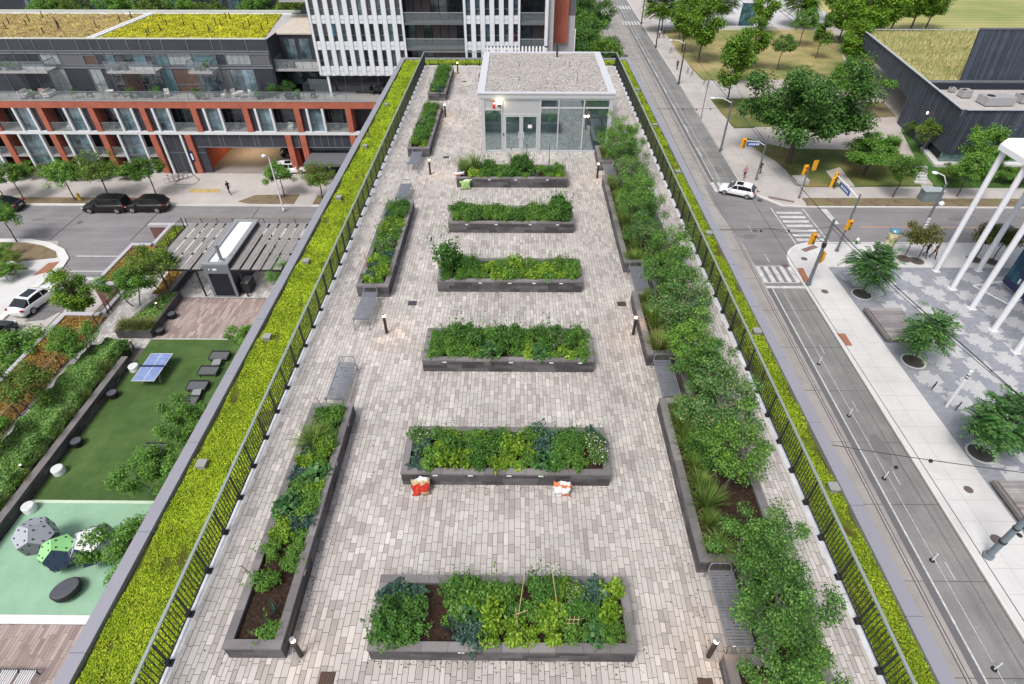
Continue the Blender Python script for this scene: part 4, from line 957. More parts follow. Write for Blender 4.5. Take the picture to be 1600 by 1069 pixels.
tree(('podium', 0), -29.5, 35.6, ZP + .5, 1.1, 'left tree of the two in the podium planter by the pergola', 'podium planter trees', sz=.85); tree(('podium', 1), -28.2, 37.6, ZP + .5, 1.25, 'right tree of the two in the podium planter, touching the pergola', 'podium planter trees', sz=.85)
# hedge: stuff-like mass of one hedge = one thing
rng = np.random.default_rng(12)
hp = []
n = 62000; y = rng.uniform(7, 31.0, n); x = -30.25 + 2.8 * rng.uniform(0, 1, n) ** .8; x = np.where((y > 27) , np.maximum(x, -30.2 + (y - 27) * .35), x)
edge = np.minimum(np.minimum(x + 30.35, -27.4 - x), np.minimum(31.2 - y, 9)); zt = ZP + .55 + .75 * np.clip(edge * 2.2, 0, 1) ** .6 + .14 * np.sin(x * 2.6 + y) * np.cos(y * 1.9) + .08 * np.sin(y * 5 + x * 4)
z = zt - rng.exponential(.07, n)
P = np.stack([x, y, z], 1); lv, lf = leaf_quads(rng, P, .13, .6, .35)
t = thing('hedge', 'long loose light green hedge beside the dark podium wall', 'hedge', (0, 0, 0)); obj('foliage', npmesh('foliage', lv, lf, G_hedge), t)
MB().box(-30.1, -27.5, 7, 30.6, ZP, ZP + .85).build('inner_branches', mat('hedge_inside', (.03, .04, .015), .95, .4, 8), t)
# brown creeping shrubs between hedge and wall
for i in range(12): plant('straw', -27.7, 12 + i * 1.5 + r.uniform(-.3, .3), ZP + .55, 1.0, f'at the hedge foot, {ORD[i]} along the long dark wall', r, 'brown tufts along the dark podium wall')
# podium trees: left fence side and along our building
for i, (x, y, s, l) in enumerate(((-30.2, 29.5, .95, 'small tree at the far end of the hedge by the railing'), (-30.4, 25.0, 1.1, 'small tree over the middle of the hedge by the railing'), (-30.6, 20.9, 1.05, 'small tree over the near end of the hedge at the left edge'),
                                    (-18.9, 30.6, .75, 'small tree beside the far loungers against our building'), (-19.35, 22.4, 1.0, 'leafy tree standing between the grey loungers and our building'), (-19.5, 18.8, 1.05, 'leafy tree at the lower right corner of the artificial lawn'),
                                    (-18.3, 14.2, 1.1, 'leafy tree leaning over the climbing structure'), (-18.6, 38.3, .85, 'leafy tree between the pergola and our building'))):
    tree(('podium', 0 if i > 2 else i % 2), x, y, ZP, s, l, 'small trees around the play terrace', sz=.95)
# pergola: two slatted roofs either side of the service core
M_slat = islmat('pergola_slat', [(0, (.30, .28, .27)), (.5, (.38, .36, .35)), (1, (.46, .44, .43))], .7, 1, .1)
def pergola(label, x0, x1, wide):
    t = thing('pergola', label, 'pergola', (0, 0, 0), 0, 'pergola wings'); z = -10.95
    for y in (37.55, 39.9, 42.3, 44.7): MB().box(x0, x1, y - .05, y + .05, z - .16, z - .03).build('beam', M_dark, t)
    n = round((x1 - x0) / .82); s = (x1 - x0) / n
    for j in range(3):
        y0 = 37.5 + j * 2.4
        for i in range(n):
            mb = MB(); a = x0 + i * s
            for q in range(7): mb.box(a + .04 + q * .092, a + .085 + q * .092, y0 + .02, y0 + 2.36, z - .03, z + .03)
            mb.box(a + .04, a + .64, y0 + .02, y0 + .07, z + .031, z + .045); mb.box(a + .04, a + .64, y0 + 2.31, y0 + 2.36, z + .031, z + .045)
            mb.build('slat_panel', M_slat, t)
    for x in (x0 + .6, x1 - .6):
        for y in (37.6, 44.6):
            MB().box(x - .05, x + .05, y - .05, y + .05, ZP, z - .16).build('post', M_dark, t)
    return t
pergola('left slatted pergola wing, over the pale podium paving', -28.5, -24.45, 5); pergola('right slatted pergola wing, partly behind our building edge', -22.25, -16.5, 7)
t = thing('service_core', 'tall dark metal clad service box with a white roof between the pergola wings', 'service box', (-23.35, 37.5, ZP)); x0, x1, D, H = -.98, .98, 7.1, 3.0
M_core = mat('core_cladding', (.045, .052, .065), .4, .1, 2, metal=.3)
MB().box(x0, x1, .06, D, 0, H - .2).build('wall', M_core, t)
fr = MB().box(x0 - .03, x0 + .2, 0, .1, 0, H).box(x1 - .2, x1 + .03, 0, .1, 0, H).box(x0 + .2, x1 - .2, 0, .1, H - .75, H).box(x0 + .2, x1 - .2, 0, .1, 0, .12); fr.build('front_frame', mat('core_frame', (.16, .18, .21), .4), t)
MB().box(x0 + .2, x1 - .2, .03, .08, .12, H - .75).build('door', mat('core_door', (.01, .013, .022), .3), t)
rp = MB().box(x0 - .05, x1 + .05, -.02, .35, H, H + .14).box(x0 - .05, x1 + .05, D - .3, D, H, H + .14).box(x0 - .05, x0 + .33, .35, D - .3, H, H + .14).box(x1 - .33, x1 + .05, .35, D - .3, H, H + .14); rp.build('roof_parapet', mat('core_parapet', (.25, .26, .28), .5), t)
MB().box(x0 + .33, x1 - .33, .35, D - .3, H - .15, H + .02).build('roof', mat('roof_membrane_white', (.72, .72, .75), .6, .05, 1), t)
MB().tube((.28, .7, H), (.28, .7, H + 1.35), .13, n=14).tube((.28, .7, H + 1.3), (.28, .7, H + 1.42), .16, n=14).build('flue', M_steel, t)
MB().tube((.28, .7, H + .02), (.28, .7, H + .12), .28, .2, 14).build('flue_collar', M_steel, t)
MB().box(-.62, -.5, -.015, .0, H - .42, H - .3).build('sign', M_white, t); MB().box(-.3, .02, -.015, 0, H - .45, H - .28).build('sign', M_white, t)
t = thing('grill_station', 'dark outdoor grill counter beside the service box', 'grill', (-21.9, 38.6, ZP)); MB().box(-.35, .35, -.6, .6, 0, .9).build('counter', M_dark, t); MB().box(-.3, .3, -.5, .5, .9, 1.0).build('lid', M_steel, t)
tag(MB().lathe([(.05, 0), (.2, .02), (.24, .1), (.2, .2), (.05, .24)], (-21.9, 37.9, -11.3), 12).build('hanging_lantern', mat('lantern_red', (.3, .03, .06), .5)), 'dark red round lantern hanging by the service box', 'lantern')
# table tennis
t = thing('table_tennis_table', 'blue outdoor table tennis table on the artificial lawn', 'games table', (-24.7, 28.45, ZP)); M_tt = groundmat('tt_blue', [(.35, (.16, .22, .42)), (.6, (.22, .29, .50)), (.8, (.38, .43, .58))], 2.2, 6, .5)
for s in (-1, 1):
    h_ = MB().box(-.74, .74, min(0, s * 1.35) + .012, max(0, s * 1.35) - .012, .73, .755).build('tabletop', M_tt, t)
    MB().box(-.7625, -.74, min(0, s * 1.37) + .01, max(0, s * 1.37), .732, .759).box(.74, .7625, min(0, s * 1.37) + .01, max(0, s * 1.37), .732, .759).box(-.74, .74, s * 1.35 - (.02 if s < 0 else 0), s * 1.35 + (.02 if s > 0 else 0), .732, .759).box(-.012, .012, min(0, s * 1.35) + .02, max(0, s * 1.35) - .02, .7555, .759).build('white_line', M_white, t)
    for x in (-.6, .6): MB().path([(x, s * .35, .73), (x, s * .75, .03)], .03, 8).tube((x, s * .75, 0), (x, s * .75, .04), .06).build('leg', M_steel, t)
MB().box(-.85, .85, -.012, .012, .76, .91).build('net', mat('net', (.03, .04, .08), .6), t)
# lounge seats
M_wicker = mat('lounge_grey', (.10, .105, .11), .7, .15, 10)
def lounge(x, y, l, rz=0):
    t = thing('lounge_chair', l, 'lounge chair', (x, y, ZP), rz, 'grey loungers on the lawn'); MB().box(-.62, .62, -.35, .35, .2, .33).build('seat', M_wicker, t); MB().box(-.66, .66, .35, .40, .16, .42).box(-.67, -.62, -.35, .35, .16, .36).box(.62, .67, -.35, .35, .16, .36).build('frame', M_dark, t)
    for a in (-.55, .55):
        for b in (-.3, .3): MB().box(a - .03, a + .03, b - .03, b + .03, 0, .2).build('leg', M_dark, t)
for i, (x, y) in enumerate(((-20.95, 30.15), (-21.1, 28.6), (-21.25, 27.15), (-21.3, 25.75), (-21.5, 21.8))):
    lounge(x, y, f'low grey lounge chair on the lawn, {ORD[i]} counting from the far end')
def side_table(x, y, l):
    t = thing('side_table', l, 'side table', (x, y, ZP), .15, 'side tables between loungers'); MB().box(-.28, .28, -.3, .3, .32, .37).build('tabletop', mat('side_table_top', (.24, .25, .26), .5), t); MB().box(-.2, .2, -.2, .2, 0, .32).build('base', M_dark, t)
side_table(-20.85, 29.4, 'small pale grey side table between the two far loungers'); side_table(-21.0, 26.45, 'small pale grey side table between the third and fourth loungers')
# drum stools and wall lights
for i, (x, y) in enumerate(((-26.42, 28.9), (-26.42, 20.25), (-26.5, 17.75))):
    t = thing('drum_stool', f'white drum stool, {ORD[i]} of three from the far end, by the dark wall', 'stool', (x, y, ZP), 0, 'white drum stools by the dark wall'); MB().lathe([(.30, .0), (.33, .05), (.33, .4), (.31, .44)], n=24).build('drum', M_white, t); MB().lathe([(.30, .44), (.29, .455)], n=24).build('seat', mat('stool_top', (.6, .62, .62), .6), t)
for i, (x, y) in enumerate(((-26.55, 26.35), (-26.55, 22.3), (-26.5, 34.8), (-26.5, 32.85))):
    t = thing('tub_stool', f'black round tub stool, {["upper of two at the lawn side wall", "lower of two at the lawn side wall", "upper of two at the tree planter", "lower of two at the tree planter"][i]}', 'stool', (x, y, ZP), 0, 'black tub stools against dark walls'); MB().lathe([(.24, .0), (.34, .12), (.34, .4)], n=20).build('tub', M_black, t); MB().lathe([(.29, .38), (.29, .41)], n=20).build('seat', mat('tub_seat', (.08, .085, .1), .6), t)
for i, (x, y, l) in enumerate(((-27.6, 31.1, 'at the far end of the dark lawn wall'), (-27.75, 19.8, 'glowing in the hedge near the dark lawn wall'), (-27.35, 34.9, 'inside the podium tree planter'))):
    o = dup(bol0, (x, y, ZP + (.5 if i else 0)), 0, 'small bollard light ' + l, 'bollard lights of the play terrace')
    for c_ in [c for c in o.children if c.type == 'LIGHT']: bpy.data.objects.remove(c_)
# polyhedral climbing structure
PHI = (1 + 5 ** .5) / 2
def dodeca(name, parent, c, R_, rot, cols, holes=True):
    vs = [Vector((x, y, z)) for x in (-1, 1) for y in (-1, 1) for z in (-1, 1)]
    for a in (-1, 1):
        for b in (-1, 1): vs += [Vector((0, a / PHI, b * PHI)), Vector((a / PHI, b * PHI, 0)), Vector((a * PHI, 0, b / PHI))]
    M_ = Matrix.Rotation(rot[0], 4, 'X') @ Matrix.Rotation(rot[1], 4, 'Y') @ Matrix.Rotation(rot[2], 4, 'Z')
    norm = []
    for a in (-1, 1):
        for b in (-1, 1): norm += [Vector((0, a * PHI, b)).normalized(), Vector((a * PHI, b, 0)).normalized(), Vector((a, 0, b * PHI)).normalized()]
    q = parent; made = []
    for i, nn in enumerate(norm):
        ring_ = sorted(vs, key=lambda v: -v.dot(nn))[:5]; cen = sum(ring_, Vector()) / 5; u = (ring_[0] - cen).normalized(); w = nn.cross(u)
        ring_.sort(key=lambda v: math.atan2((v - cen).dot(w), (v - cen).dot(u)))
        mb = MB(); o_ = [(M_ @ ((cen + (v - cen) * .985) * (R_ / 1.732))) for v in ring_]; inn = [(M_ @ ((cen * .93 + (v - cen) * .93) * (R_ / 1.732))) for v in ring_]
        mb.face([tuple(v) for v in o_]); mb.face([tuple(v) for v in inn[::-1]])
        for j in range(5): mb.face([tuple(o_[j]), tuple(inn[j]), tuple(inn[(j + 1) % 5]), tuple(o_[(j + 1) % 5])])
        wn_ = M_ @ nn; col = cols(wn_, i)
        p_ = mb.build('climbing_panel', col, q, loc=c)
        hb = MB()
        for j in range(5):
            pos = M_ @ ((cen + (ring_[j] - cen) * .62) * (R_ / 1.732)); hb.tube(tuple(pos - wn_ * .01), tuple(pos + wn_ * .03), .045, n=8)
        hb.build('hand_hold', M_dark, p_)
M_pg = mat('panel_grey', (.34, .36, .40), .5, .04, 1, .02); M_pd = mat('panel_dark_grey', (.14, .155, .165), .5); M_pgr = mat('panel_green', (.28, .62, .24), .5); M_pn = mat('panel_navy', (.012, .03, .06), .4); M_pb = mat('panel_blue', (.16, .34, .60), .4); M_pdg = mat('panel_slate', (.10, .17, .18), .5)
t = thing('climbing_structure', 'grey and green polyhedral climbing structure on the green play surface', 'play structure', (0, 0, ZP))
dodeca('a', t, (-24.15, 15.5, 1.2), .98, (.5, .3, .2), lambda w, i: M_pb if (w.x < -.45 and w.z > .2) else (M_pd if (w.x > .3 and w.z < .35 and w.y < .2) else (M_pdg if w.z < -.1 else M_pg)))
dodeca('b', t, (-22.6, 14.75, .9), .95, (.05, .0, .55), lambda w, i: M_pgr if w.z > .8 else (M_pn if (w.y < -.4 and w.x > -.5) else M_pg))
dodeca('c', t, (-21.0, 15.1, 1.1), 1.1, (.35, -.3, .2), lambda w, i: M_pn if (w.y < -.3 and w.x < .2 and w.z < .3) else (M_white if w.z > .75 else M_pg))
t = thing('climbing_disc', 'round tilted black rubber disc in front of the climbing structure', 'play element', (-21.7, 13.2, ZP + .4)); t.rotation_euler = (R(-12), R(-8), 0); MB().lathe([(.35, -.38), (.58, -.3), (.66, .02), (.62, .05)], n=28).build('disc', M_black, t); MB().lathe([(.61, .05), (.58, .07)], n=28).build('disc_top', mat('disc_grey', (.09, .09, .11), .6), t)
# sun shade slats at lower left: three slatted loungers
for i in range(3):
    t = thing('slatted_lounger', f'slatted white lounger, {ORD[i]} of three from left, bottom left corner', 'lounger', (-22.75 + i * .82, 8.95, ZP), 0, 'slatted loungers at the bottom left')
    mb = MB()
    for q in range(7): mb.box(-.3 + q * .1 - .02, -.3 + q * .1 + .02, -.9, .62, .38, .41)
    mb.build('seat', M_white, t); MB().box(-.34, .34, .6, .66, .34, .40).box(-.34, .34, -.95, -.9, .34, .40).build('frame', M_dark, t)
    for a in (-.3, .3):
        for b in (-.85, .58): MB().box(a - .02, a + .02, b - .02, b + .02, 0, .34).build('leg', M_dark, t)
# ------------------------------------------------------------------ buildings across the street (left)
M_terra = mat('terracotta', (.37, .108, .066), .78, .22, .8, .12, 9, bump=0)
M_wmull = mat('white_fin', (.62, .64, .66), .5, .05, 1)
M_slate = mat('slate_panel', (.052, .056, .070), .45, .18, .5, .03, metal=.2)
M_slate2 = mat('slate_panel_dark', (.034, .038, .050), .5, .15, .6)
M_slate3 = mat('slate_panel_light', (.12, .125, .135), .5, .1, .6)
M_glassA = glassmat('window_glass_blue', (.085, .135, .16), (.018, .03, .038)); M_glassD = glassmat('window_glass_dark', (.030, .040, .05), (.006, .008, .010))
M_mull = mat('mullion_grey', (.22, .24, .27), .4, .05, 1, metal=.4)
M_rgl = None
def railglass():
    m, n, p, o = nt('balustrade_glass'); p.inputs['Base Color'].default_value = (.30, .36, .38, 1); p.inputs['Roughness'].default_value = .08
    tr = n.nodes.new('ShaderNodeBsdfTransparent'); mx = n.nodes.new('ShaderNodeMixShader'); mx.inputs[0].default_value = .16
    n.links.new(tr.outputs[0], mx.inputs[1]); n.links.new(p.outputs[0], mx.inputs[2]); n.links.new(mx.outputs[0], o.inputs[0]); return m
M_rgl = railglass()
M_slab = mat('balcony_slab', (.34, .33, .33), .8, .06, .4, .03); M_floor = mat('terrace_tile', (.26, .245, .235), .8, .08, .4, .03)
B = random.Random(77)
bld = thing('terracotta_apartment_building', 'long apartment block with terracotta frame, white fins and charcoal upper floors', 'apartment building', (0, 0, 0))
FY, ZG, ZT = 70.0, -18.0, -8.95    # street facade plane, ground, top of terracotta frame
BX0, BX1 = -84.0, -13.0
def P_(mb, nm, m, p=None): return mb.build(nm, m, p or bld)
P_(MB().box(BX0, -40.9, FY + 1.6, 88, ZG, ZT - .4).box(-28.0, BX1, FY + 1.6, 88, ZG, ZT - .4).box(-40.9, -28.0, FY + 1.6, 88, -14.4, ZT - .4), 'wall', M_slate2)
P_(MB().box(BX0, BX1, FY, FY + .45, ZT - .75, ZT + .02), 'terracotta_beam', M_terra)
P_(MB().box(BX0, BX1, FY + .02, FY + 3.4, ZT - .4, ZT + .0).box(BX0, BX1, FY - .03, FY + .25, ZT + .02, ZT + .12), 'terrace_slab', M_floor)
P_(MB().box(BX0, BX1, FY - .02, FY + .5, -12.86, -12.50), 'white_band', M_wmull)
# tall tunnel entrance
P_(MB().box(-39.9, -28.75, FY + .25, FY + .5, -14.45, -12.86).box(-28.1, -13, FY + .25, FY + .5, -14.45, -12.86), 'fascia_panel', M_slate)
sm = MB()
for x in (-38.2, -36.9, -36.4, -34.3, -32.6, -32.1, -30.4, -27.1, -25.2, -24.3, -23.4, -22.6, -21.7): sm.box(x - .03, x + .03, FY + .235, FY + .25, -14.4, -12.9)
sm.box(-39.9, -13, FY + .2, FY + .26, -14.55, -14.45); P_(sm, 'fascia_joints', M_mull)
P_(MB().box(-40.3, -39.75, FY + .6, 88, ZG, -14.4).box(-28.0, -27.5, FY + .6, 86, ZG, -14.4), 'tunnel_side_wall', mat('terracotta_wall', (.30, .07, .045), .8, .15, .6))
P_(MB().box(-41, -28, 87.6, 88, ZG, -14.4), 'tunnel_back_wall', mat('tunnel_end', (.08, .07, .05), .9))
ld = bpy.data.lights.new('tunnel_ceiling_lamp', 'AREA'); ld.energy = 260; ld.color = (1, .72, .42); ld.size = 4
lo = bpy.data.objects.new('tunnel_ceiling_lamp', ld); COL.objects.link(lo); lo.location = (-36, 77, -14.7); lo.parent = bld
# piers
PX = [-63.4 + 6.17 * k_ - (0) for k_ in range(-3, 8)]
for x in PX: P_(MB().box(x - .33, x + .33, FY - .04, FY + 1.6, -12.5, ZT - .75), 'terracotta_pier', M_terra)
for x in [p for p in PX if p < -42 or p > -27.5] + [-40.6, -28.2]:
    P_(MB().box(x - .36, x + .36, FY - .04, FY + 1.7, ZG, -12.86), 'terracotta_pier', M_terra)
for j, x in enumerate(PX[:-1]):
    # upper level bay: fin, window, fin, loggia.  alternate mirrored
    mir = j % 2 == 0; w = 6.17; a = x + .33; e = x + w - .33
    def X(u): return (x + u) if not mir else (x + w - u)
    fins = (1.2, 3.05) if x > -46 else (2.95, 4.85)
    fins = (fins[0], fins[1])
    for f_ in fins: xx = x + f_; P_(MB().box(xx - .13, xx + .13, FY, FY + .42, -12.5, ZT - .75), 'white_fin', M_wmull)
    def window(x0, x1, z0, z1, y, m=M_glassA, nx=2, rail_=.38):
        g_ = MB(); s_ = (x1 - x0) / nx
        for q in range(nx):
            zc = z0 + (z1 - z0) * rail_; g_.box(x0 + q * s_ + .03, x0 + (q + 1) * s_ - .03, y, y + .03, z0 + .04, zc - .03).box(x0 + q * s_ + .03, x0 + (q + 1) * s_ - .03, y, y + .03, zc + .03, z1 - .04)
        f = MB().box(x0 - .03, x1 + .03, y - .03, y - .0, z0 - .02, z0 + .05).box(x0 - .03, x1 + .03, y - .03, y, z1 - .05, z1 + .02).box(x0 - .03, x1 + .03, y - .03, y, z0 + (z1 - z0) * rail_ - .03, z0 + (z1 - z0) * rail_ + .03)
        for q in range(nx + 1): f.box(x0 + q * s_ - .03, x0 + q * s_ + .03, y - .029, y + .0, z0 + .05, z1 - .05)
        w_ = P_(f, 'window', M_mull); g_.build('pane', m, w_); return w_
    window(x + fins[0] + .15, x + fins[1] - .15, -12.48, ZT - .8, FY + .3)
    # the rest: recessed loggia
    for (u0, u1) in ((.36, fins[0] - .15), (fins[1] + .15, w - .36)):
        if u1 - u0 < 1.0:
            P_(MB().box(x + u0, x + u1, FY + .3, FY + .4, -12.48, ZT - .8), 'infill_panel', M_slate2); continue
        window(x + u0 + .1, x + u1 - .1, -12.45, ZT - .9, FY + 1.5, M_glassD, 3, .02)
        P_(MB().box(x + u0, x + u1, FY + .03, FY + 1.6, -12.62, -12.48), 'loggia_floor', M_floor)
        P_(MB().box(x + u0, x + u1, FY + .12, FY + .15, -12.46, -11.5), 'balustrade', M_rgl)
        P_(MB().box(x + u0, x + u1, FY + .10, FY + .17, -11.5, -11.44), 'handrail', M_mull)
        if B.random() < .8:
            c_ = B.choice([(.5, .5, .5), (.35, .12, .12), (.55, .5, .42), (.08, .08, .09)]); q = u0 + .5 + B.random() * max(.1, (u1 - u0 - 1.4))
            P_(MB().box(x + q, x + q + .6, FY + .6, FY + 1.2, -12.48, -12.1).box(x + q, x + q + .6, FY + 1.1, FY + 1.2, -12.1, -11.7), 'loggia_seat', mat(f'seat{c_}', c_, .7))
    if x > -42: continue
    # lower two storeys
    fl = (1.9, 4.6) if (j % 2) else (1.5, 4.3)
    z0, z1 = ZG + .1, -12.86
    if x + 6.17 > -41:   # service bay with door
        P_(MB().box(x + .36, x + w - .36, FY + .3, FY + .5, ZG, -12.86), 'service_wall', M_slate)
        for f_ in (.9, 3.4): P_(MB().box(x + f_ - .12, x + f_ + .12, FY, FY + .4, ZG, -12.86), 'white_fin', M_wmull)
        P_(MB().box(x + 1.3, x + 1.34, FY + .28, FY + .3, ZG, -12.9).box(x + .5, x + w - .4, FY + .28, FY + .3, -15.3, -15.24).box(x + 2.3, x + 2.34, FY + .28, FY + .3, ZG, -12.9), 'panel_joint', M_mull); continue
    for f_ in fl: P_(MB().box(x + f_ - .13, x + f_ + .13, FY, FY + .42, ZG, -12.86), 'white_fin', M_wmull)
    window(x + fl[0] + .15, x + fl[1] - .15, -15.5, -12.95, FY + .3); window(x + fl[0] + .15, x + fl[1] - .15, ZG + .2, -15.75, FY + .3, M_glassA, 2, .5)
    P_(MB().box(x + fl[0] + .13, x + fl[1] - .13, FY + .26, FY + .32, -15.78, -15.52), 'spandrel', M_slate3)
    for (u0, u1) in ((.4, fl[0] - .15), (fl[1] + .15, w - .4)):
        if u1 - u0 < .7: continue
        window(x + u0 + .1, x + u1 - .1, -15.5, -13.1, FY + 1.5, M_glassD, 2, .02); window(x + u0 + .1, x + u1 - .1, ZG + .05, -15.9, FY + 1.5, M_glassD, 2, .02)
        P_(MB().box(x + u0, x + u1, FY + .05, FY + 1.6, -15.75, -15.55), 'loggia_floor', M_slab)
        P_(MB().box(x + u0, x + u1, FY + .12, FY + .15, -15.5, -14.55), 'balustrade', M_rgl); P_(MB().box(x + u0, x + u1, FY + .1, FY + .17, -14.55, -14.5), 'handrail', M_mull)
P_(MB().box(-38.4 - 2.8, -38.4 - 2.3, FY - .14, FY - .05, -16.2, -14.9), 'entrance_sign', mat('sign_navy', (.015, .025, .08), .4))
P_(MB().box(-40.95, -40.75, FY - .16, FY - .141, -16.0, -15.2), 'sign_mark', M_white)
P_(MB().box(-40.2, -40.05, FY + 1.6, FY + 2.4, -16.9, -15.5), 'lit_panel', mat('lit_panel', (1, .80, .30), .4, 0, 1, 0, emit=2.5))
P_(MB().box(-25.9, -19.9, FY - 3.2, FY + .2, -15.5, -15.2), 'entrance_canopy', M_slate3); P_(MB().box(-26.1, -14, FY + .6, FY + .7, ZG, -14.5), 'entrance_glass', M_glassD)
# upper two charcoal floors, set back
UY, UR = 73.2, -3.0
UX1 = -29.2
P_(MB().box(BX0, UX1, UY + .1, 87.6, ZT, UR - .35), 'upper_wall', M_slate2)
up = MB(); up.box(BX0, UX1, UY, UY + .1, UR - 1.15, UR + .05); P_(up, 'parapet_panel', M_slate)
P_(MB().box(BX0, UX1, UY - .06, UY - .0, UR - 1.25, UR - 1.15).box(BX0, UX1, UY - .06, UY, UR - 1.55, UR - 1.47).box(BX0, UX1, UY - .05, UY, -6.12, -6.0).box(BX0, UX1, UY - .06, UY, -5.8, -5.72), 'string_course', M_mull)
P_(MB().box(BX0, UX1, UY + .0, UY + .1, UR - 1.5, UR - 1.15).box(BX0, UX1, UY, UY + .1, -6.2, -5.7), 'spandrel', M_slate3)
P_(MB().box(BX0, UX1, UY - .05, UY + .35, UR + .05, UR + .13).box(BX0, UX1, 87.3, 87.7, UR + .05, UR + .3), 'parapet_cap', mat('parapet_cap_pale', (.50, .52, .46), .6))
x = BX0 + .3; k_ = 0
while x < UX1 - 1.2:
    w = B.choice([1.1, 1.5, 1.5, 2.2, 2.9]); w = min(w, UX1 - .1 - x); kind = B.random()
    P_(MB().box(x - .03, x + .03, UY - .06, UY + .0, ZT, UR - .0), 'mullion', M_mull)
    for (z0, z1) in ((-5.68, UR - 1.58), (ZT + .05, -6.24)):
        if kind < .28: P_(MB().box(x + .03, x + w - .03, UY + .0, UY + .08, z0, z1), 'cladding_panel', M_slate if B.random() < .6 else M_slate3 if B.random() < .15 else M_slate2)
        else:
            n_ = max(1, round(w / .75)); s_ = (w - .06) / n_; g_ = MB()
            gm_ = B.choice([M_glassA, M_glassA, M_glassD, M_glassD, mat('curtain_pale', (.28, .31, .32), .35, .25, 3, 0), mat('curtain_teal', (.10, .19, .21), .2, .25, 3, 0), mat('room_brown', (.10, .065, .05), .3, .4, 2, 0)])
            sp = z0 + (.95 if B.random() < .5 else .02)
            for q in range(n_):
                if sp > z0 + .1: g_.box(x + .03 + q * s_ + .03, x + .03 + (q + 1) * s_ - .03, UY + .03, UY + .06, z0, sp - .03)
                g_.box(x + .03 + q * s_ + .03, x + .03 + (q + 1) * s_ - .03, UY + .03, UY + .06, sp + .03, z1)
            g_.build('pane', gm_, P_(MB().box(x + .03, x + w - .03, UY - .02, UY + .02, sp - .03, sp + .03).box(x + .03, x + w - .03, UY + .061, UY + .09, z0, z1), 'window', M_mull))
    x += w
def balcony(x0, x1, z, y0, y1, p=None):
    s_ = P_(MB().box(x0, x1, y0, y1, z - .22, z), 'balcony', M_slab, p)
    MB().box(x0 + .03, x1 - .03, y0 + .04, y0 + .06, z + .05, z + 1.0).box(x0 + .03, x0 + .05, y0 + .06, y1, z + .05, z + 1.0).box(x1 - .05, x1 - .03, y0 + .06, y1, z + .05, z + 1.0).build('balustrade', M_rgl, s_)
    q = MB().box(x0, x1, y0 + .02, y0 + .08, z + 1.0, z + 1.06).box(x0, x0 + .06, y0 + .08, y1, z + 1.0, z + 1.06).box(x1 - .06, x1, y0 + .08, y1, z + 1.0, z + 1.06)
    n_ = max(2, int((x1 - x0) / 1.1))
    for i in range(n_ + 1): xx = x0 + (x1 - x0 - .05) * i / n_; q.box(xx, xx + .05, y0 + .03, y0 + .07, z, z + 1.0)
    q.build('railing', M_mull, s_)
    if B.random() < .8:
        q = MB().box(x0 + .6, x0 + 1.3, y0 + .4, y0 + 1.0, z, z + .45).box(x0 + 1.6, x0 + 2.2, y0 + .5, y0 + 1.0, z, z + .7); q.build('furniture', mat('balcony_furniture', (.10, .09, .09), .7), s_)
    return s_
for (a, b) in ((-60.6, -55.0), (-48.0, -42.3), (-38.4, -35.6), (-72, -67)): balcony(a, b, -5.95, 71.2, UY)
# terrace railing and furniture on the terracotta frame
rl = P_(MB().box(BX0, -19.0, FY + .3, FY + .36, ZT + 1.02, ZT + 1.08), 'terrace_railing', M_mull)
MB().box(BX0, -19, FY + .32, FY + .34, ZT + .14, ZT + 1.0).build('balustrade', M_rgl, rl)
x = BX0; pm_ = MB().box(0, .05, FY + .31, FY + .36, ZT + .1, ZT + 1.02).mesh('railing_post', M_mull)
while x < -19: obj('railing_post', pm_, rl, (x, 0, 0)); x += 1.25
for i in range(10): P_(MB().box(-80 + i * 6.1, -79.94 + i * 6.1, FY + .4, UY, ZT, ZT + 1.8), 'privacy_screen', M_rgl)
m_f = [mat('furniture_white', (.6, .58, .55), .6), mat('furniture_black', (.03, .03, .035), .6), mat('furniture_pink', (.55, .36, .33), .7), mat('furniture_wood', (.25, .15, .08), .7)]
def furn(kind, x, y, z, m, label, grp='furniture on the block terraces'):
    if kind == 'chair':
        t = thing('terrace_chair', label, 'chair', (x, y, z), B.uniform(0, 6.28), grp); MB().box(-.28, .28, -.28, .28, .36, .44).build('seat', m, t); MB().box(-.28, .28, .24, .3, .44, .9).build('backrest', m, t)
        for a in (-.24, .24):
            for b in (-.24, .24): MB().box(a - .025, a + .025, b - .025, b + .025, 0, .36).build('leg', m, t)
    elif kind == 'table':
        t = thing('terrace_table', label, 'table', (x, y, z), 0, grp); MB().tube((0, 0, .68), (0, 0, .73), .5, n=16).build('tabletop', m, t); MB().tube((0, 0, 0), (0, 0, .68), .05).tube((0, 0, 0), (0, 0, .04), .25).build('base', m, t)
    else:
        t = thing('terrace_sofa', label, 'sofa', (x, y, z), B.choice([0, 1.57]), grp); MB().box(-.8, .8, -.38, .38, .15, .42).build('seat', m, t); MB().box(-.8, .8, .28, .4, .42, .78).box(-.85, -.72, -.38, .28, .42, .6).box(.72, .85, -.38, .28, .42, .6).build('backrest', m, t); MB().box(-.7, .7, -.3, .3, 0, .15).build('base', M_black, t)
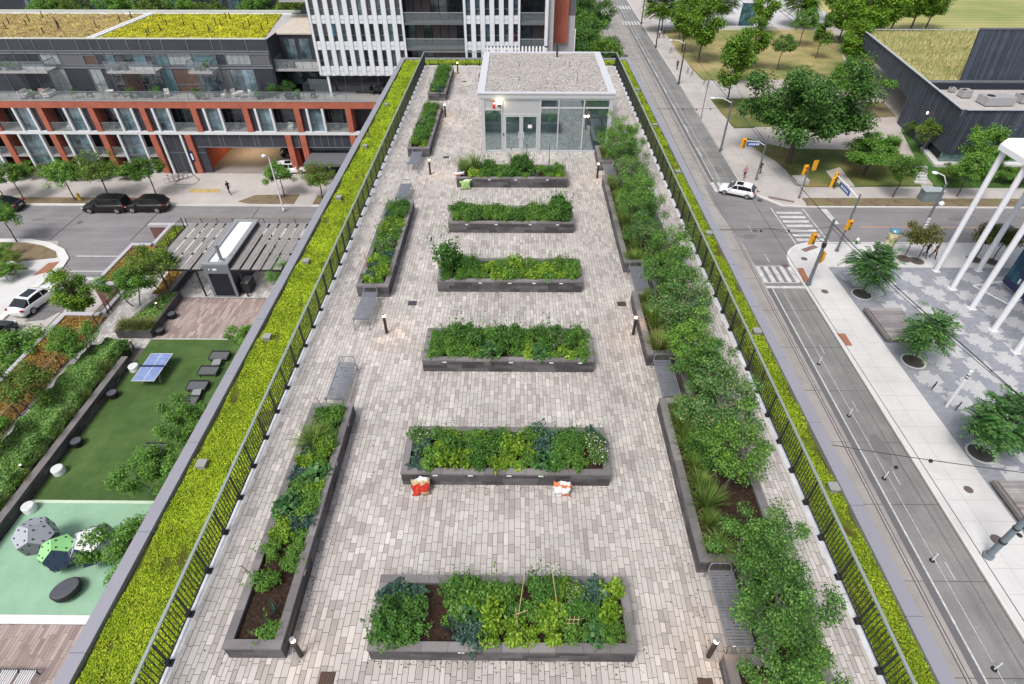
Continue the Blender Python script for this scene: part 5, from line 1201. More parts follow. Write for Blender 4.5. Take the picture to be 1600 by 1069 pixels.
for i, (kd, x, y, mi) in enumerate((('sofa', -59.2, 71.6, 0), ('chair', -57.2, 71.7, 2), ('sofa', -56.5, 71.9, 0), ('chair', -51.5, 71.6, 1), ('table', -49.0, 71.7, 0), ('chair', -47.6, 71.8, 1), ('sofa', -44.8, 71.7, 1), ('chair', -42.2, 71.8, 0), ('table', -36.4, 71.8, 1), ('chair', -35.2, 71.5, 0), ('chair', -34.0, 71.8, 0), ('table', -33.2, 71.4, 0), ('chair', -31.9, 71.8, 0), ('sofa', -30.5, 71.6, 1), ('chair', -29.0, 71.5, 1), ('sofa', -26.9, 71.2, 1), ('chair', -24.5, 71.6, 1))):
    furn(kd, x, y, ZT, m_f[mi], f'{["white", "black", "pink", "wooden"][mi]} terrace {kd} above the terracotta beam, {ORD[i]} piece from the left')
# roof: two sedum fields with pins
struct('roof_deck', MB().box(BX0, UX1, UY + .3, 87.3, UR - .35, UR - .06), M_conc)
M_sy = leafmat('sedum_roof_leaf', (.22, .25, .015), (.40, .42, .02), (.58, .56, .04), .1, .7, .35, .2)
M_syb = groundmat('sedum_roof_base', [(.3, (.16, .14, .03)), (.5, (.34, .35, .025)), (.7, (.46, .46, .03))], .7, 8, .95, (12, .3), .6)
M_sob = groundmat('sedum_dry_base', [(.25, (.22, .13, .06)), (.45, (.36, .26, .13)), (.6, (.38, .33, .10)), (.8, (.46, .38, .24))], .55, 9, .95, (12, .3), .6)
M_so = leafmat('sedum_dry_leaf', (.24, .15, .07), (.38, .29, .13), (.46, .42, .14), .1, .7, .35, .2)
def poly_sheet_strip(name, pts_front, pts_back, z, m, mleaf, n, seed, label):
    """quad patch between x-range at the front and x-range at the back"""
    rng = np.random.default_rng(seed); (fx0, fx1, fy), (bx0, bx1, by) = pts_front, pts_back
    nx, ny = 90, 40; s, t_ = np.meshgrid(np.linspace(0, 1, nx + 1), np.linspace(0, 1, ny + 1)); X = (fx0 + (fx1 - fx0) * s) * (1 - t_) + (bx0 + (bx1 - bx0) * s) * t_; Y = fy + (by - fy) * t_
    Z = z + .05 * np.sin(X * 2.1 + Y) * np.cos(Y * 1.7); V = np.stack([X, Y, Z], -1).reshape(-1, 3); idx = np.arange((nx + 1) * (ny + 1)).reshape(ny + 1, nx + 1)
    F = np.stack([idx[:-1, :-1], idx[:-1, 1:], idx[1:, 1:], idx[1:, :-1]], -1).reshape(-1, 4)
    s = rng.uniform(0, 1, n); t_ = rng.uniform(0, 1, n); x = (fx0 + (fx1 - fx0) * s) * (1 - t_) + (bx0 + (bx1 - bx0) * s) * t_; y = fy + (by - fy) * t_
    lv, lf = leaf_quads(rng, np.stack([x, y, np.full(n, z + .06)], 1), .20, .7, .5); o = obj(name, npmesh(name, np.concatenate([V, lv]), np.concatenate([F, lf + len(V)]), [m, mleaf], False, np.concatenate([np.zeros(len(F)), np.ones(n)])))
    tag(o, label, kind='stuff')
poly_sheet_strip('sedum', (BX0 + .5, -50.5, UY + .5), (BX0 + .5, -49.6, 86.6), UR, M_sob, M_so, 9000, 1, 'dry brown sedum on the left part of the block roof')
poly_sheet_strip('sedum', (-49.2, -29.6, UY + .5), (-48.4, -31.5, 86.6), UR, M_syb, M_sy, 9000, 2, 'lemon yellow sedum on the right part of the block roof')
P_(MB().prism([(-50.3, UY + .4), (-49.95, UY + .4), (-49.1, 87.2), (-49.45, 87.2)], UR - .05, UR + .12).prism([(-49.75, UY + .4), (-49.4, UY + .4), (-48.55, 87.2), (-48.9, 87.2)], UR - .05, UR + .12).box(BX0, UX1 - 1, 86.75, 86.95, UR - .05, UR + .1), 'white_roof_kerb', M_white)
pin = MB().tube((0, 0, 0), (0, 0, .75), .06, n=6).tube((0, 0, 0), (0, 0, .05), .18, n=8).mesh('roof_pin', M_dark)
for i, (u, v) in enumerate(((10, 45), (15, 38), (43, 42), (46, 34), (67, 27), (69, 54), (89, 38), (93, 43), (92, 45), (151, 43), (188, 34), (206, 28), (231, 56), (234, 53), (251, 48), (261, 40), (288, 40), (305, 47), (327, 49), (338, 40), (346, 40), (354, 30), (360, 30), (382, 46), (390, 40), (410, 47), (419, 38))):
    p_ = at(u, v, UR); o = obj('roof_pin', pin, None, p_); tag(o, f'short black roof pin in the {"brown" if u < 200 else "yellow"} sedum roof, {ORD[i] if i < 24 else ["twenty-fifth", "twenty-sixth", "twenty-seventh"][i - 24]} from the left', 'roof pin', 'black pins on the sedum roof')
# recessed link between the charcoal block and the white block, with stacked balconies
lk = bld
P_(MB().box(UX1, -22.6, 76.8, 87, ZT, -3.2).box(UX1, UX1 + .1, UY, 76.8, ZT, UR), 'link_wall', M_slate2)
P_(MB().box(UX1 - .3, -23.0, 76.6, 87.2, -3.2, -3.05), 'link_roof', mat('sand_roof', (.50, .44, .38), .9, .12, 1.5))
for x in (-28.3, -26.6, -24.9): P_(MB().box(x, x + 1.2, 76.72, 76.79, -8.9, -6.9).box(x, x + 1.2, 76.72, 76.79, -6.0, -3.7), 'pane', M_glassA)
balcony(UX1 + .12, -23.4, -6.3, 73.6, 76.8); balcony(-30.6, -26.4, -.9, 84.0, 87)
# ------------------------------------------------------------------ white apartment block
wb = thing('white_apartment_building', 'white apartment block with rows of tall narrow windows and recessed balconies', 'apartment building', (0, 0, 0))
WY, WZ, WT = 72.0, -6.45, 9.0
M_wclad = mat('white_cladding', (.66, .68, .71), .5, .05, .5, .03); M_wj = mat('white_clad_joint', (.30, .32, .34), .6)
def W_(mb, nm, m): return mb.build(nm, m, wb)
W_(MB().box(-23.0, 3.9, WY + 1.9, 86, -18, WT), 'wall', M_slate2)
rows = [(-5.55, -3.75), (-2.9, -1.05), (-.25, 1.6), (2.4, 4.2), (5.0, 6.8)]
def white_section(x0, x1, n, hole=None):
    s_ = (x1 - x0) / n; cl = MB(); jt = MB()
    zs = [WZ] + [z for r_ in rows for z in r_] + [WT]
    for i in range(len(zs) - 1):
        if i % 2 == 0: cl.box(x0, x1, WY, WY + .3, zs[i], zs[i + 1]); jt.box(x0, x1, WY - .012, WY, (zs[i] + zs[i + 1]) / 2 - .02 if i else zs[i + 1] - .5, (zs[i] + zs[i + 1]) / 2 + .02 if i else zs[i + 1] - .46)
    for i in range(n + 1):
        a = x0 + i * s_ - .25; cl.box(max(a, x0), min(a + .52, x1), WY - .10, WY - .0, WZ, WT)
        for (z0, z1) in rows: cl.box(max(a, x0) + .0005, min(a + .52, x1) - .0005, WY, WY + .3, z0, z1)
        jt.box(max(a, x0) - .012, max(a, x0) + .012, WY - .115, WY - .101, WZ, WT)
    W_(cl, 'cladding', M_wclad); W_(jt, 'cladding_joints', M_wj)
    for i in range(n):
        for (z0, z1) in rows:
            a = x0 + i * s_ + .27; b = x0 + (i + 1) * s_ - .25
            f = W_(MB().box(a, b, WY + .18, WY + .22, z0 + .62, z0 + .68).box(a, a + .03, WY + .18, WY + .22, z0, z0 + .62).box(a, a + .03, WY + .18, WY + .22, z0 + .68, z1), 'window', M_mull)
            MB().box(a + .03, b, WY + .2, WY + .23, z0, z0 + .62).box(a + .03, b, WY + .2, WY + .23, z0 + .68, z1).build('pane', B.choice([M_glassA, M_glassD, M_glassD]), f)
white_section(-23.3, -12.75, 10); white_section(-6.05, .25, 6)
W_(MB().box(-.95, -.42, WY + .17, WY + .19, -2.9, -2.0), 'pink_blind', mat('pink_poster', (.62, .03, .20), .5))
W_(MB().box(-21.25, -20.75, WY + .17, WY + .19, -2.3, -1.05), 'blue_blind', mat('blue_blind', (.05, .30, .50), .5))
W_(MB().box(-23.32, -23.3, WY - .1, WY + 2, WZ, WT).box(-23.3, 3.95, WY - .0, WY + 1.9, WZ - .1, WZ), 'soffit', M_wclad)
for (x0, x1) in ((-12.75, -6.05), (.25, 3.0)):
    for zf in (-6.35, -3.62, -.98, 1.66, 4.3):
        W_(MB().box(x0, x1, WY, WY + 1.9, zf - .18, zf), 'balcony', M_slate3)
        W_(MB().box(x0 + .1, x1 - .1, WY + .05, WY + .08, zf + .03, zf + 1.0), 'balustrade', M_rgl); W_(MB().box(x0, x1, WY + .03, WY + .1, zf + 1.0, zf + 1.06), 'handrail', M_wj)
        n_ = int((x1 - x0) / .95); s_ = (x1 - x0) / n_
        for q in range(n_):
            W_(MB().box(x0 + q * s_ + .05, x0 + (q + 1) * s_ - .05, WY + 1.8, WY + 1.85, zf + .05, zf + 2.35), 'balcony_door', B.choice([M_glassA, M_glassD, M_glassD, mat('curtain_taupe', (.12, .10, .10), .8)]))
W_(MB().box(3.0, 3.35, WY - .1, WY + 1.9, WZ, WT), 'corner_pier', M_wclad)
W_(MB().box(3.35, 4.0, WY + .4, WY + 1.9, -18, WT).box(4.0, 6.6, WY + 3, WY + 12, -18, -.8), 'side_wall', mat('pale_concrete', (.42, .41, .42), .8))
W_(MB().box(4.0, 5.8, WY + 2.6, WY + 3, -3.6, 7), 'brick_panel', M_terra); W_(MB().box(5.8, 6.6, WY + 3, WY + 12, -.8, 7), 'metal_panel', M_slate3); W_(MB().box(6.62, 6.72, WY + 2.5, WY + 14, -10, -2.2), 'edge_trim', M_white)
# glazed ground level under the white block, and the terrace in front
W_(MB().box(-23.0, 3.9, WY + 1.5, WY + 1.6, ZT, WZ - .1), 'terrace_glazing', M_glassD)
q = MB()
for i in range(14): q.box(-22.9 + i * 2.0, -22.85 + i * 2.0, WY + 1.42, WY + 1.5, ZT, WZ - .1)
W_(q, 'terrace_mullions', M_mull); W_(MB().box(-22.6, -22.35, WY + .1, WY + .35, ZT, WZ).box(-12.7, -12.45, WY + .1, WY + .35, ZT, WZ), 'column', M_wclad)
for i, (x, y) in enumerate(((-17.6, 73.0), (-16.9, 73.1), (-16.2, 72.9), (-15.0, 73.0))): furn('table' if i == 1 else 'chair', x, y, ZT, m_f[1], f'black dining {"table" if i == 1 else "chair"} under the white block, {ORD[i]} from the left', 'furniture under the white block')
tag(P_(MB().box(-25.2, -22.6, 73.0, 73.1, ZT, ZT + 1.7), 'screen', M_rgl))
# ------------------------------------------------------------------ block behind, closing the courtyard
bb = thing('charcoal_courtyard_building', 'dark charcoal apartment block seen behind the sedum roof', 'apartment building', (0, 0, 0))
MB().box(-110, -20, 100, 112, -18, 14).build('wall', M_slate2, bb)
for zf in (-9, -6, -3, 0, 3, 6):
    MB().box(-110, -20, 99.8, 100, zf - .15, zf + .15).build('floor_band', M_slate3, bb)
    x = -100
    while x < -24:
        w = B.choice([1.2, 1.8, 2.6]); 
        if B.random() < .75: MB().box(x, x + w, 99.92, 99.96, zf + .4, zf + 2.6).build('window', B.choice([M_glassA, M_glassD]), bb)
        x += w + B.choice([.3, .8, 1.6])
MB().box(-110, -20, 96.5, 100, -6.4, -6.1).build('terrace_slab', M_slab, bb); MB().box(-110, -20, 96.4, 96.45, -6.1, -5.1).build('balustrade', M_rgl, bb)
for i in range(9):
    x = -70 + i * 5.2 + B.uniform(-1, 1); tree(('podium', i % 2), x, 95.6 if i % 2 else 97.5, -8.2, 1.5 + .3 * B.random(), f'courtyard shrub tree behind the sedum roof, {ORD[i]} from the left', 'courtyard trees behind the sedum roof', sz=1.0)
struct('courtyard', MB().box(-110, -20, 88, 100, -9, -8.2), M_slate2)

for i, (x, y, z, q, s_) in enumerate(((-60.1, 71.7, -5.95, 0, .8), (-59.0, 71.6, -5.95, 1, .6), (-36.2, 71.7, -5.95, 2, .9), (-57.9, 70.9, ZT, 1, .8), (-53.0, 71.2, ZT, 0, .8), (-46.3, 71.3, ZT, 2, .9), (-43.3, 71.3, ZT, 1, 1.0), (-38.3, 71.2, ZT, 0, .9), (-37.4, 70.9, ZT, 2, .6), (-30.9, 70.9, ZT, 1, .7), (-29.6, 72.3, ZT, 2, 1.1), (-27.8, 72.7, ZT, 0, 1.3), (-26.4, 71.0, ZT, 1, .8))):
    t = tree(('shrub', q), x, y, z + .35, s_, f'potted plant on the charcoal block terraces, {ORD[i]} counting upper balconies first', 'potted plants on terraces', 'potted_plant', 'potted plant'); MB().lathe([(.2, -.4), (.28, .02)], n=12).build('pot', m_f[i % 2], t)
# ------------------------------------------------------------------ street level
ZS = -18.0
M_ground = groundmat('ground', [(.3, (.34, .33, .32)), (.6, (.42, .40, .39)), (.8, (.46, .44, .43))], .15, 8, .9, (8, .08))
struct('ground', MB().box(-400, 500, -200, 700, ZS - .5, ZS - .02), M_ground)
M_road = groundmat('asphalt', [(.25, (.17, .163, .168)), (.5, (.205, .197, .203)), (.75, (.245, .236, .240))], .35, 10, .85, (14, .10))
M_road2 = groundmat('asphalt_dark', [(.25, (.165, .162, .16)), (.5, (.205, .202, .199)), (.75, (.26, .256, .25))], .45, 10, .85, (10, .14))
M_track = groundmat('track_concrete', [(.25, (.24, .222, .212)), (.5, (.30, .28, .268)), (.75, (.35, .328, .312))], .5, 8, .85, (12, .08))
M_walk = groundmat('sidewalk', [(.25, (.47, .465, .46)), (.5, (.545, .54, .535)), (.75, (.60, .595, .59))], .35, 8, .85, (14, .05))
M_walk2 = groundmat('sidewalk_tan', [(.25, (.36, .335, .32)), (.5, (.42, .39, .372)), (.75, (.48, .45, .43))], .3, 8, .85, (14, .07))
M_kerb = mat('kerb', (.60, .59, .57), .8, .08, .6); M_line = mat('road_line', (.50, .50, .495), .75, .25, 1.2, .25, 5)
M_seam = mat('seam', (.07, .07, .07), .9); M_tact = mat('tactile_plate', (.30, .13, .08), .8, .12, 2); M_bandd = mat('track_edge_dark', (.13, .125, .135), .8, .1, 1)
def streak(m, scale, amt):
    n = m.node_tree; p = [x for x in n.nodes if x.type == 'BSDF_PRINCIPLED'][0]; src = p.inputs['Base Color'].links[0].from_socket
    a = noise(n, 1, 5, .65, stretch=scale); r_ = ramp(n, [(.32, (1 - amt,) * 3), (.5, (1, 1, 1)), (.72, (1 + amt * .6,) * 3)], a.outputs[0]); n.links.new(mixc(n, 1., src, r_.outputs[0], 'MULTIPLY'), p.inputs['Base Color'])
    b = noise(n, .9, 6, .7); r2 = ramp(n, [(.66, (1, 1, 1)), (.74, (1 - amt, 1 - amt, 1 - amt))], b.outputs[0]); n.links.new(mixc(n, 1., p.inputs['Base Color'].links[0].from_socket, r2.outputs[0], 'MULTIPLY'), p.inputs['Base Color'])
streak(M_road, (.06, 1.3, 1), .16); streak(M_road2, (1.6, .05, 1), .20); streak(M_track, (1.4, .06, 1), .14); streak(M_walk2, (.5, .3, 1), .08); streak(M_walk, (.4, .25, 1), .07)
def xc(y): return 27.2 + .0165 * (y - 25)        # east kerb of the tram street
def strip(o0, o1, y0, y1): return [(xc(y0) + o0, y0), (xc(y0) + o1, y0), (xc(y1) + o1, y1), (xc(y1) + o0, y1)]
def S_(name, polys, z, m, th=.006):
    mb = MB()
    for p in polys: mb.prism(p, z - th, z)
    return struct(name, mb, m)
Z0 = ZS
def rectp(x0, x1, y0, y1): return [(x0, y0), (x1, y0), (x1, y1), (x0, y1)]
# carriageways
S_('road', [strip(-3.6, 0, -20, 53.0), strip(-3.6, 0, 62.0, 300)], Z0, M_road2)
S_('road', [[(xc(53) - 3.6, 53.0), (80, 53.0), (80, 61.6), (xc(61.6) - 4.6, 61.9)], [(xc(53) - 3.6, 53.0), (xc(46) - 3.6, 45.8), (xc(46) + .2, 45.8), (xc(53) + 3.5, 53.0)], [(xc(61) - 4.6, 61.95), (xc(61) + 5, 61.95), (xc(67) + .0, 67.5), (xc(67) - 4.6, 67.5)]], Z0 + .004, M_road)
S_('road', [rectp(-140, 10, 53.45, 61.35)], Z0, M_road); S_('road', [[(-45.4, 46), (-35.3, 46), (-35.3, 53.45), (-49, 53.45)]], Z0 + .004, M_road)
S_('road', [[(-45.5, 0), (-35.2, 0), (-35.2, 46.2), (-45.2, 46.2)]], Z0 + .002, M_walk2)
S_('tram_track', [strip(-10.5, -3.601, -20, 300)], Z0 + .002, M_track)
S_('road', [strip(-14, -10.5, 61, 300)], Z0 + .001, M_track)
ral = []
for o in (-4.12, -3.93, -5.55, -7.3, -8.75): ral.append(strip(o - .03, o + .03, -20, 300))
S_('tram_rail', ral, Z0 + .018, mat('rail_steel', (.16, .14, .13), .4, .1, 2, metal=.5))
S_('tram_rail_edge', [strip(-4.02, -3.99, -20, 300), strip(-5.42, -5.39, -20, 300)], Z0 + .022, M_line)
S_('road_edge_band', [strip(-3.6, -3.22, -20, 45.5), strip(-3.59, -3.22, 68, 300)], Z0 + .012, M_bandd)
S_('road_marking', [strip(-3.18, -3.08, -20, 45.3), strip(-2.28, -2.24, -20, 44.5), strip(-3.14, -3.06, 69, 300), strip(-2.3, -2.25, 69, 300)], Z0 + .020, M_line)
sj = [strip(-.92, -.89, -20, 45)]
for i in range(34): y = -4 + i * 5.1; sj.append(strip(-10.4, (0 if y < 44 or y > 70 else -3.6), y, y + .035))
for i in range(24): y = 70 + i * 6; sj.append(strip(-4, 0, y, y + .04))
sj.append(strip(-.06, -.005, -20, 45))
S_('road_seam', sj, Z0 + .007, M_seam)
# short dashes and lane ticks
S_('road_marking', [strip(-1.75, -1.70, 10 + k_ * 6.5, 11.1 + k_ * 6.5) for k_ in range(5)] + [strip(-2.0, -1.93, 50 + k_ * 6, 51.5 + k_ * 6) for k_ in range(2)] + [strip(-3.0, -2.9, 76 + k_ * 9, 79 + k_ * 9) for k_ in range(8)], Z0 + .011, M_line)
# crossings
zb = []
for i in range(7): x = 30.0 - .02 * i; y = 54.1 + i * 1.0; zb.append([(x - .0, y), (x + 2.9, y), (x + 2.95, y + .52), (x + .0, y + .52)])
for i in range(5): x = 23.95 + i * .78; zb.append([(x, 46.4), (x + .42, 46.4), (x + .42, 49.1), (x, 49.1)])
zb += [rectp(23.7, 27.3, 49.15, 49.25), rectp(23.7, 27.3, 46.25, 46.35), rectp(23.9, 27.6, 45.35, 45.75), [(29.55, 53.2), (29.67, 53.2), (29.67, 61.6), (29.55, 61.6)], [(33.2, 54.0), (33.32, 54.0), (33.32, 61.4), (33.2, 61.4)], rectp(35.3, 36.0, 57.8, 61.3)]
for i in range(4): zb.append(rectp(24.2 + i * .8, 24.65 + i * .8, 65.6, 68.2))
for i in range(6): zb.append([(xc(155) - 4.5 + i * .75, 152.5), (xc(155) - 4.1 + i * .75, 152.5), (xc(155) - 4.1 + i * .75, 156), (xc(155) - 4.5 + i * .75, 156)]); zb.append([(xc(172) - 4.5 + i * .75, 170), (xc(172) - 4.1 + i * .75, 170), (xc(172) - 4.1 + i * .75, 174), (xc(172) - 4.5 + i * .75, 174)])
S_('crosswalk_marking', zb, Z0 + .014, M_line)
S_('road_marking', [rectp(38, 80, 57.15, 57.27)], Z0 + .012, mat('road_line_orange', (.55, .28, .18), .7))
S_('road_marking', [rectp(-45.3, -35.3, 50.35, 50.5), rectp(-45.3, -35.3, 47.6, 47.72), rectp(-43.6, -35.3, 46.1, 46.6)], Z0 + .012, M_line)
S_('road_seam', [rectp(-50.1, -50.0, 53.6, 61.2), rectp(-41.35, -41.25, 53.5, 61.2), rectp(-30.1, -30.02, 53.6, 61.2), rectp(-41.2, -41.12, 8, 46), rectp(-45, -36, 37, 37.08), rectp(-45, -36, 41.0, 41.08)] + [rectp(-41, -36, 20 + 3 * k_, 20.06 + 3 * k_) for k_ in range(5)], Z0 + .013, M_seam)
S_('road_patch', [[(-43.6, 39.6), (-42.0, 39.9), (-40.6, 42.4), (-42.4, 42.6), (-43.9, 41)]], Z0 + .011, mat('asphalt_patch', (.16, .155, .155), .9, .15, 3))
rp_ = random.Random(5)
def blot(cx, cy, a, b, rot, n=12):
    return [(cx + math.cos(rot) * a * math.cos(t_) * rp_.uniform(.8, 1.1) - math.sin(rot) * b * math.sin(t_), cy + math.sin(rot) * a * math.cos(t_) + math.cos(rot) * b * math.sin(t_) * rp_.uniform(.8, 1.1)) for t_ in [6.283 * q / n for q in range(n)]]
S_('road_patch', [blot(25.6, 26, .5, 1.4, .02), blot(25.2, 55, .9, .5, .3), blot(31.5, 56.5, .7, .3, 0), blot(26.2, 72, .5, 1.1, 0), blot(-30, 58.4, 1.2, .35, 0), blot(-54, 58, .8, .25, .1), blot(-41.5, 29, .6, .9, 0), blot(50, 59, 1.4, .4, 0)], Z0 + .012, mat('tar_patch', (.15, .148, .146), .85, .12, 2))
# sidewalks (raised by a kerb)
ZK = Z0 + .13
def kerbed(name, poly, m, z=ZK): mb = MB().prism(poly, Z0 - .3, z); return struct(name, mb, m)
arc = lambda cx, cy, r_, a0, a1, n=10: [(cx + r_ * math.cos(R(a0 + (a1 - a0) * i / n)), cy + r_ * math.sin(R(a0 + (a1 - a0) * i / n))) for i in range(n + 1)]
kerbed('sidewalk', [(xc(-20) + .15, -20), (31.1, -20), (31.1, 48.9), (95, 48.9), (95, 53.4)] + [(33.0, 53.4)] + arc(31.6, 49.6, 3.95, 90, 180, 8) + [(27.66, 49)], M_walk)
kerbed('kerb', [(xc(-20), -20), (xc(-20) + .15, -20), (27.66, 49)] + arc(31.6, 49.6, 3.95, 180, 90, 8) + [(95, 53.4), (95, 53.6)] + arc(31.6, 49.6, 4.12, 90, 180, 8) + [(xc(46), 46)], M_kerb, ZK + .004)
kerbed('sidewalk', [(xc(67.5) + .1, 67.5)] + [(xc(300) + .1, 300), (37.8, 300), (32.4, 100), (32.2, 86.8), (33.4, 66.4), (95, 66.4), (95, 63.9), (34.2, 63.9), (33.9, 61.9), (31.2, 62.1), (29.2, 64.6)], M_walk2)
kerbed('kerb', [(33.9, 61.65), (95, 61.65), (95, 61.85), (33.9, 61.85), (31.2, 62.1), (29.2, 64.6), (28.2, 67.4), (28.0, 67.3), (28.9, 64.5), (31.0, 61.9)], M_kerb, ZK + .004)
kerbed('kerb', strip(-.02, .1, 67.5, 300), M_kerb, ZK + .003)
wj = []
for i in range(40): y = -3 + i * 1.55; wj.append(rectp(27.8, 31.05, y, y + .02)) if y < 46 else None
S_('sidewalk_seam', [p for p in wj if p] + [strip(1.75, 1.77, -3, 44)] + [rectp(34 + i * 1.7, 34.02 + i * 1.7, 49, 53.3) for i in range(20)] + [rectp(33.5, 80, 51.1, 51.12)], ZK + .004, mat('walk_seam', (.36, .35, .34), .9))
S_('sidewalk_seam', [strip(.3, 5, 70 + i * 3.2, 70.05 + i * 3.2) for i in range(40)] + [strip(2.6, 2.64, 68, 200)], ZK + .005, mat('walk_seam_tan', (.28, .26, .25), .9))
for q in ([(27.95, 48.7), (28.55, 48.7), (28.3, 46.2), (27.7, 46.2)], [(27.65, 38.5), (28.35, 38.5), (28.3, 36.9), (27.75, 36.9)], [(29.6, 52.2), (31.3, 53.1), (31.6, 52.6), (29.9, 51.7)], [(30.0, 63.8), (32.6, 62.6), (32.9, 63.0), (30.2, 64.3)], [(28.1, 68.5), (28.6, 68.5), (29.6, 65.3), (29.1, 65.3)]):
    S_('tactile_plate', [q], ZK + .012, M_tact if q[0][1] < 51 else mat('tactile_dark', (.19, .13, .12), .8))
# left street: north side
kerbed('sidewalk', [(-140, 63.2), (-44.5, 63.2), (-40.8, 61.5), (-15, 61.5), (-15, 70), (-140, 70)], M_walk2)
kerbed('kerb', [(-140, 61.3), (-42.5, 61.3), (-40.6, 61.45), (-24, 61.45), (-24, 61.3), (-10, 61.3), (-10, 61.5), (-40.8, 61.55), (-42.6, 61.65), (-140, 61.62)], M_kerb, ZK + .006)
struct('driveway', MB().prism([(-40.9, 70), (-28, 70), (-28, 88), (-40.9, 88)], Z0 - .2, ZK - .002), mat('driveway_floor', (.22, .20, .19), .85, .12, .5))
M_verge = groundmat('dry_verge', [(.3, (.11, .075, .05)), (.5, (.20, .15, .10)), (.62, (.16, .16, .06)), (.8, (.10, .14, .04))], .8, 8, .95, (10, .3), .6)
kerbed('verge', [(-140, 61.65), (-43.2, 61.65), (-40.9, 61.75), (-44.4, 63.15), (-140, 63.15)], M_verge, ZK + .02)
kerbed('verge', [(-33.0, 62.3), (-31.5, 61.75), (-26.2, 61.75), (-26.2, 64.2), (-31.5, 64.0)], M_verge, ZK + .02)
kerbed('verge', [(-15, 61.7), (-24, 61.7), (-24, 64), (-15, 64)], M_verge, ZK + .02)
kerbed('verge', rectp(34.0, 95, 61.87, 63.85), M_verge, ZK + .02)
S_('painted_strip', [[(-40.0, 66.8), (-33.6, 66.8), (-33.6, 64.4), (-39.6, 65.2)]], ZK + .01, mat('yellow_paint_worn', (.42, .31, .12), .8, .2, 1.5)) if False else S_('painted_strip', [rectp(-39.9, -36.3, 64.6, 65.6)], ZK + .008, mat('yellow_paint_worn', (.42, .31, .12), .8, .2, 1.5))
# corner island lower left
kerbed('kerb', [(-140, 53.5)] + [(-56, 53.6), (-52, 53.6), (-49.5, 52.9), (-47.2, 51.6), (-45.7, 49.9), (-45.3, 48.2), (-45.6, 46.8), (-45.6, 0), (-46.2, 0), (-46.2, 47), (-46.0, 48.2), (-46.4, 49.6), (-47.7, 51.1), (-49.8, 52.3), (-52, 52.9), (-56, 53.0), (-140, 53.0)], M_kerb, ZK + .004)
kerbed('sidewalk', [(-140, 53.0), (-56, 53.0), (-52, 52.9), (-49.8, 52.3), (-47.7, 51.1), (-46.4, 49.6), (-46.0, 48.2), (-46.2, 47), (-46.2, 0), (-140, 0)], M_walk)
kerbed('verge', [(-56.2, 52.9), (-52, 52.8), (-49.8, 52.2), (-47.8, 51.1), (-46.9, 49.9), (-49.5, 49.3), (-54.5, 49.2)], M_verge, ZK + .03)
S_('tactile_plate', [[(-47.2, 48.9), (-46.2, 49.2), (-46.1, 47.4), (-47.3, 46.6)]], ZK + .012, M_tact)
kerbed('verge', [(-53.2, 45.9), (-50.4, 45.4), (-49.6, 44.0), (-50.2, 42.6), (-53.5, 42.4)], M_verge, ZK + .03)
kerbed('driveway', [(-70, 41.9), (-49.9, 41.9), (-48.6, 40.6), (-70, 40.6)], M_road, ZK + .01)
# manholes
mh = MB().tube((0, 0, -.01), (0, 0, .006), .36, n=20).mesh('manhole', mat('manhole_iron', (.13, .10, .10), .6, .2, 8))
for (x, y, l, f_) in ((29.2, 19.0, 'brown manhole cover on the pale sidewalk, lower right', 1), (29.6, 22.6, 'faint grey manhole cover on the pale sidewalk above the brown one', .8), (29.1, 44.7, 'small round cover on the sidewalk below the leaning tram pole', .9), (29.3, 50.4, 'round cover on the corner sidewalk', .9), (27.0, 49.3, 'dark drain in the asphalt at the end of the zebra crossing', 1), (28.9, 63.4, 'dark round cover on the kerb ramp behind the white hatchback', .9), (26.1, 56.2, 'faint round cover in the middle of the junction', .9), (-42.4, 59.9, 'oval drain cover on the street left of the black cars', 1), (-49.0, 57.4, 'faint manhole in the left street', .8)):
    o = obj('manhole_cover', mh, None, (x, y, (ZK + .006) if x > xc(y) + .1 else Z0 + .02)); o.scale = (f_, f_, 1); tag(o, l, 'manhole cover', 'manhole covers')

# ------------------------------------------------------------------ plaza on the right
M_pl = brickmat('plaza_paver', (.225, .235, .275), (.28, .29, .325), (.19, .20, .23), .4, .2, R(0), .006, .12)
M_pl2 = brickmat('plaza_paver_light', (.41, .415, .43), (.46, .46, .47), (.33, .33, .35), .4, .2, R(0), .006, .1)
kerbed('plaza', [(31.1, -20), (95, -20), (95, 48.9), (31.1, 48.9)], M_pl, ZK + .002)
# pale plus-shaped patches with stepped edges
def plus(cx, cy, arm, wid, rot):
    out = []; r_ = random.Random(int(cx * 31 + cy * 7)); n = 24
    for i in range(n):
        s = -arm + 2 * arm * i / n; e = s + 2 * arm / n
        hw = wid * (.55 if abs((s + e) / 2) > arm * .38 else 1.7); j0 = hw + (.12 if i % 2 else 0); out.append((s, e, -j0, j0))
    mb = []
    for (a, b, c, d) in out:
        q = [(a, c), (b, c), (b, d), (a, d)]; mb.append([(cx + x * math.cos(rot) - y * math.sin(rot), cy + x * math.sin(rot) + y * math.cos(rot)) for x, y in q])
    return mb
pp = []
def arm_(x0, x1, y0, y1, vert):
    """bar with a saw-tooth edge one paver deep"""
    n = max(2, round(((y1 - y0) if vert else (x1 - x0)) / .22)); out = []
    for q in range(n):
        e = .17 if q % 2 else 0
        if vert: s_ = (y1 - y0) / n; out.append(rectp(x0 - e, x1 + .17 - e, y0 + q * s_, y0 + (q + 1) * s_))
        else: s_ = (x1 - x0) / n; out.append(rectp(x0 + q * s_, x0 + (q + 1) * s_, y0 - e, y1 + .17 - e))
    return out
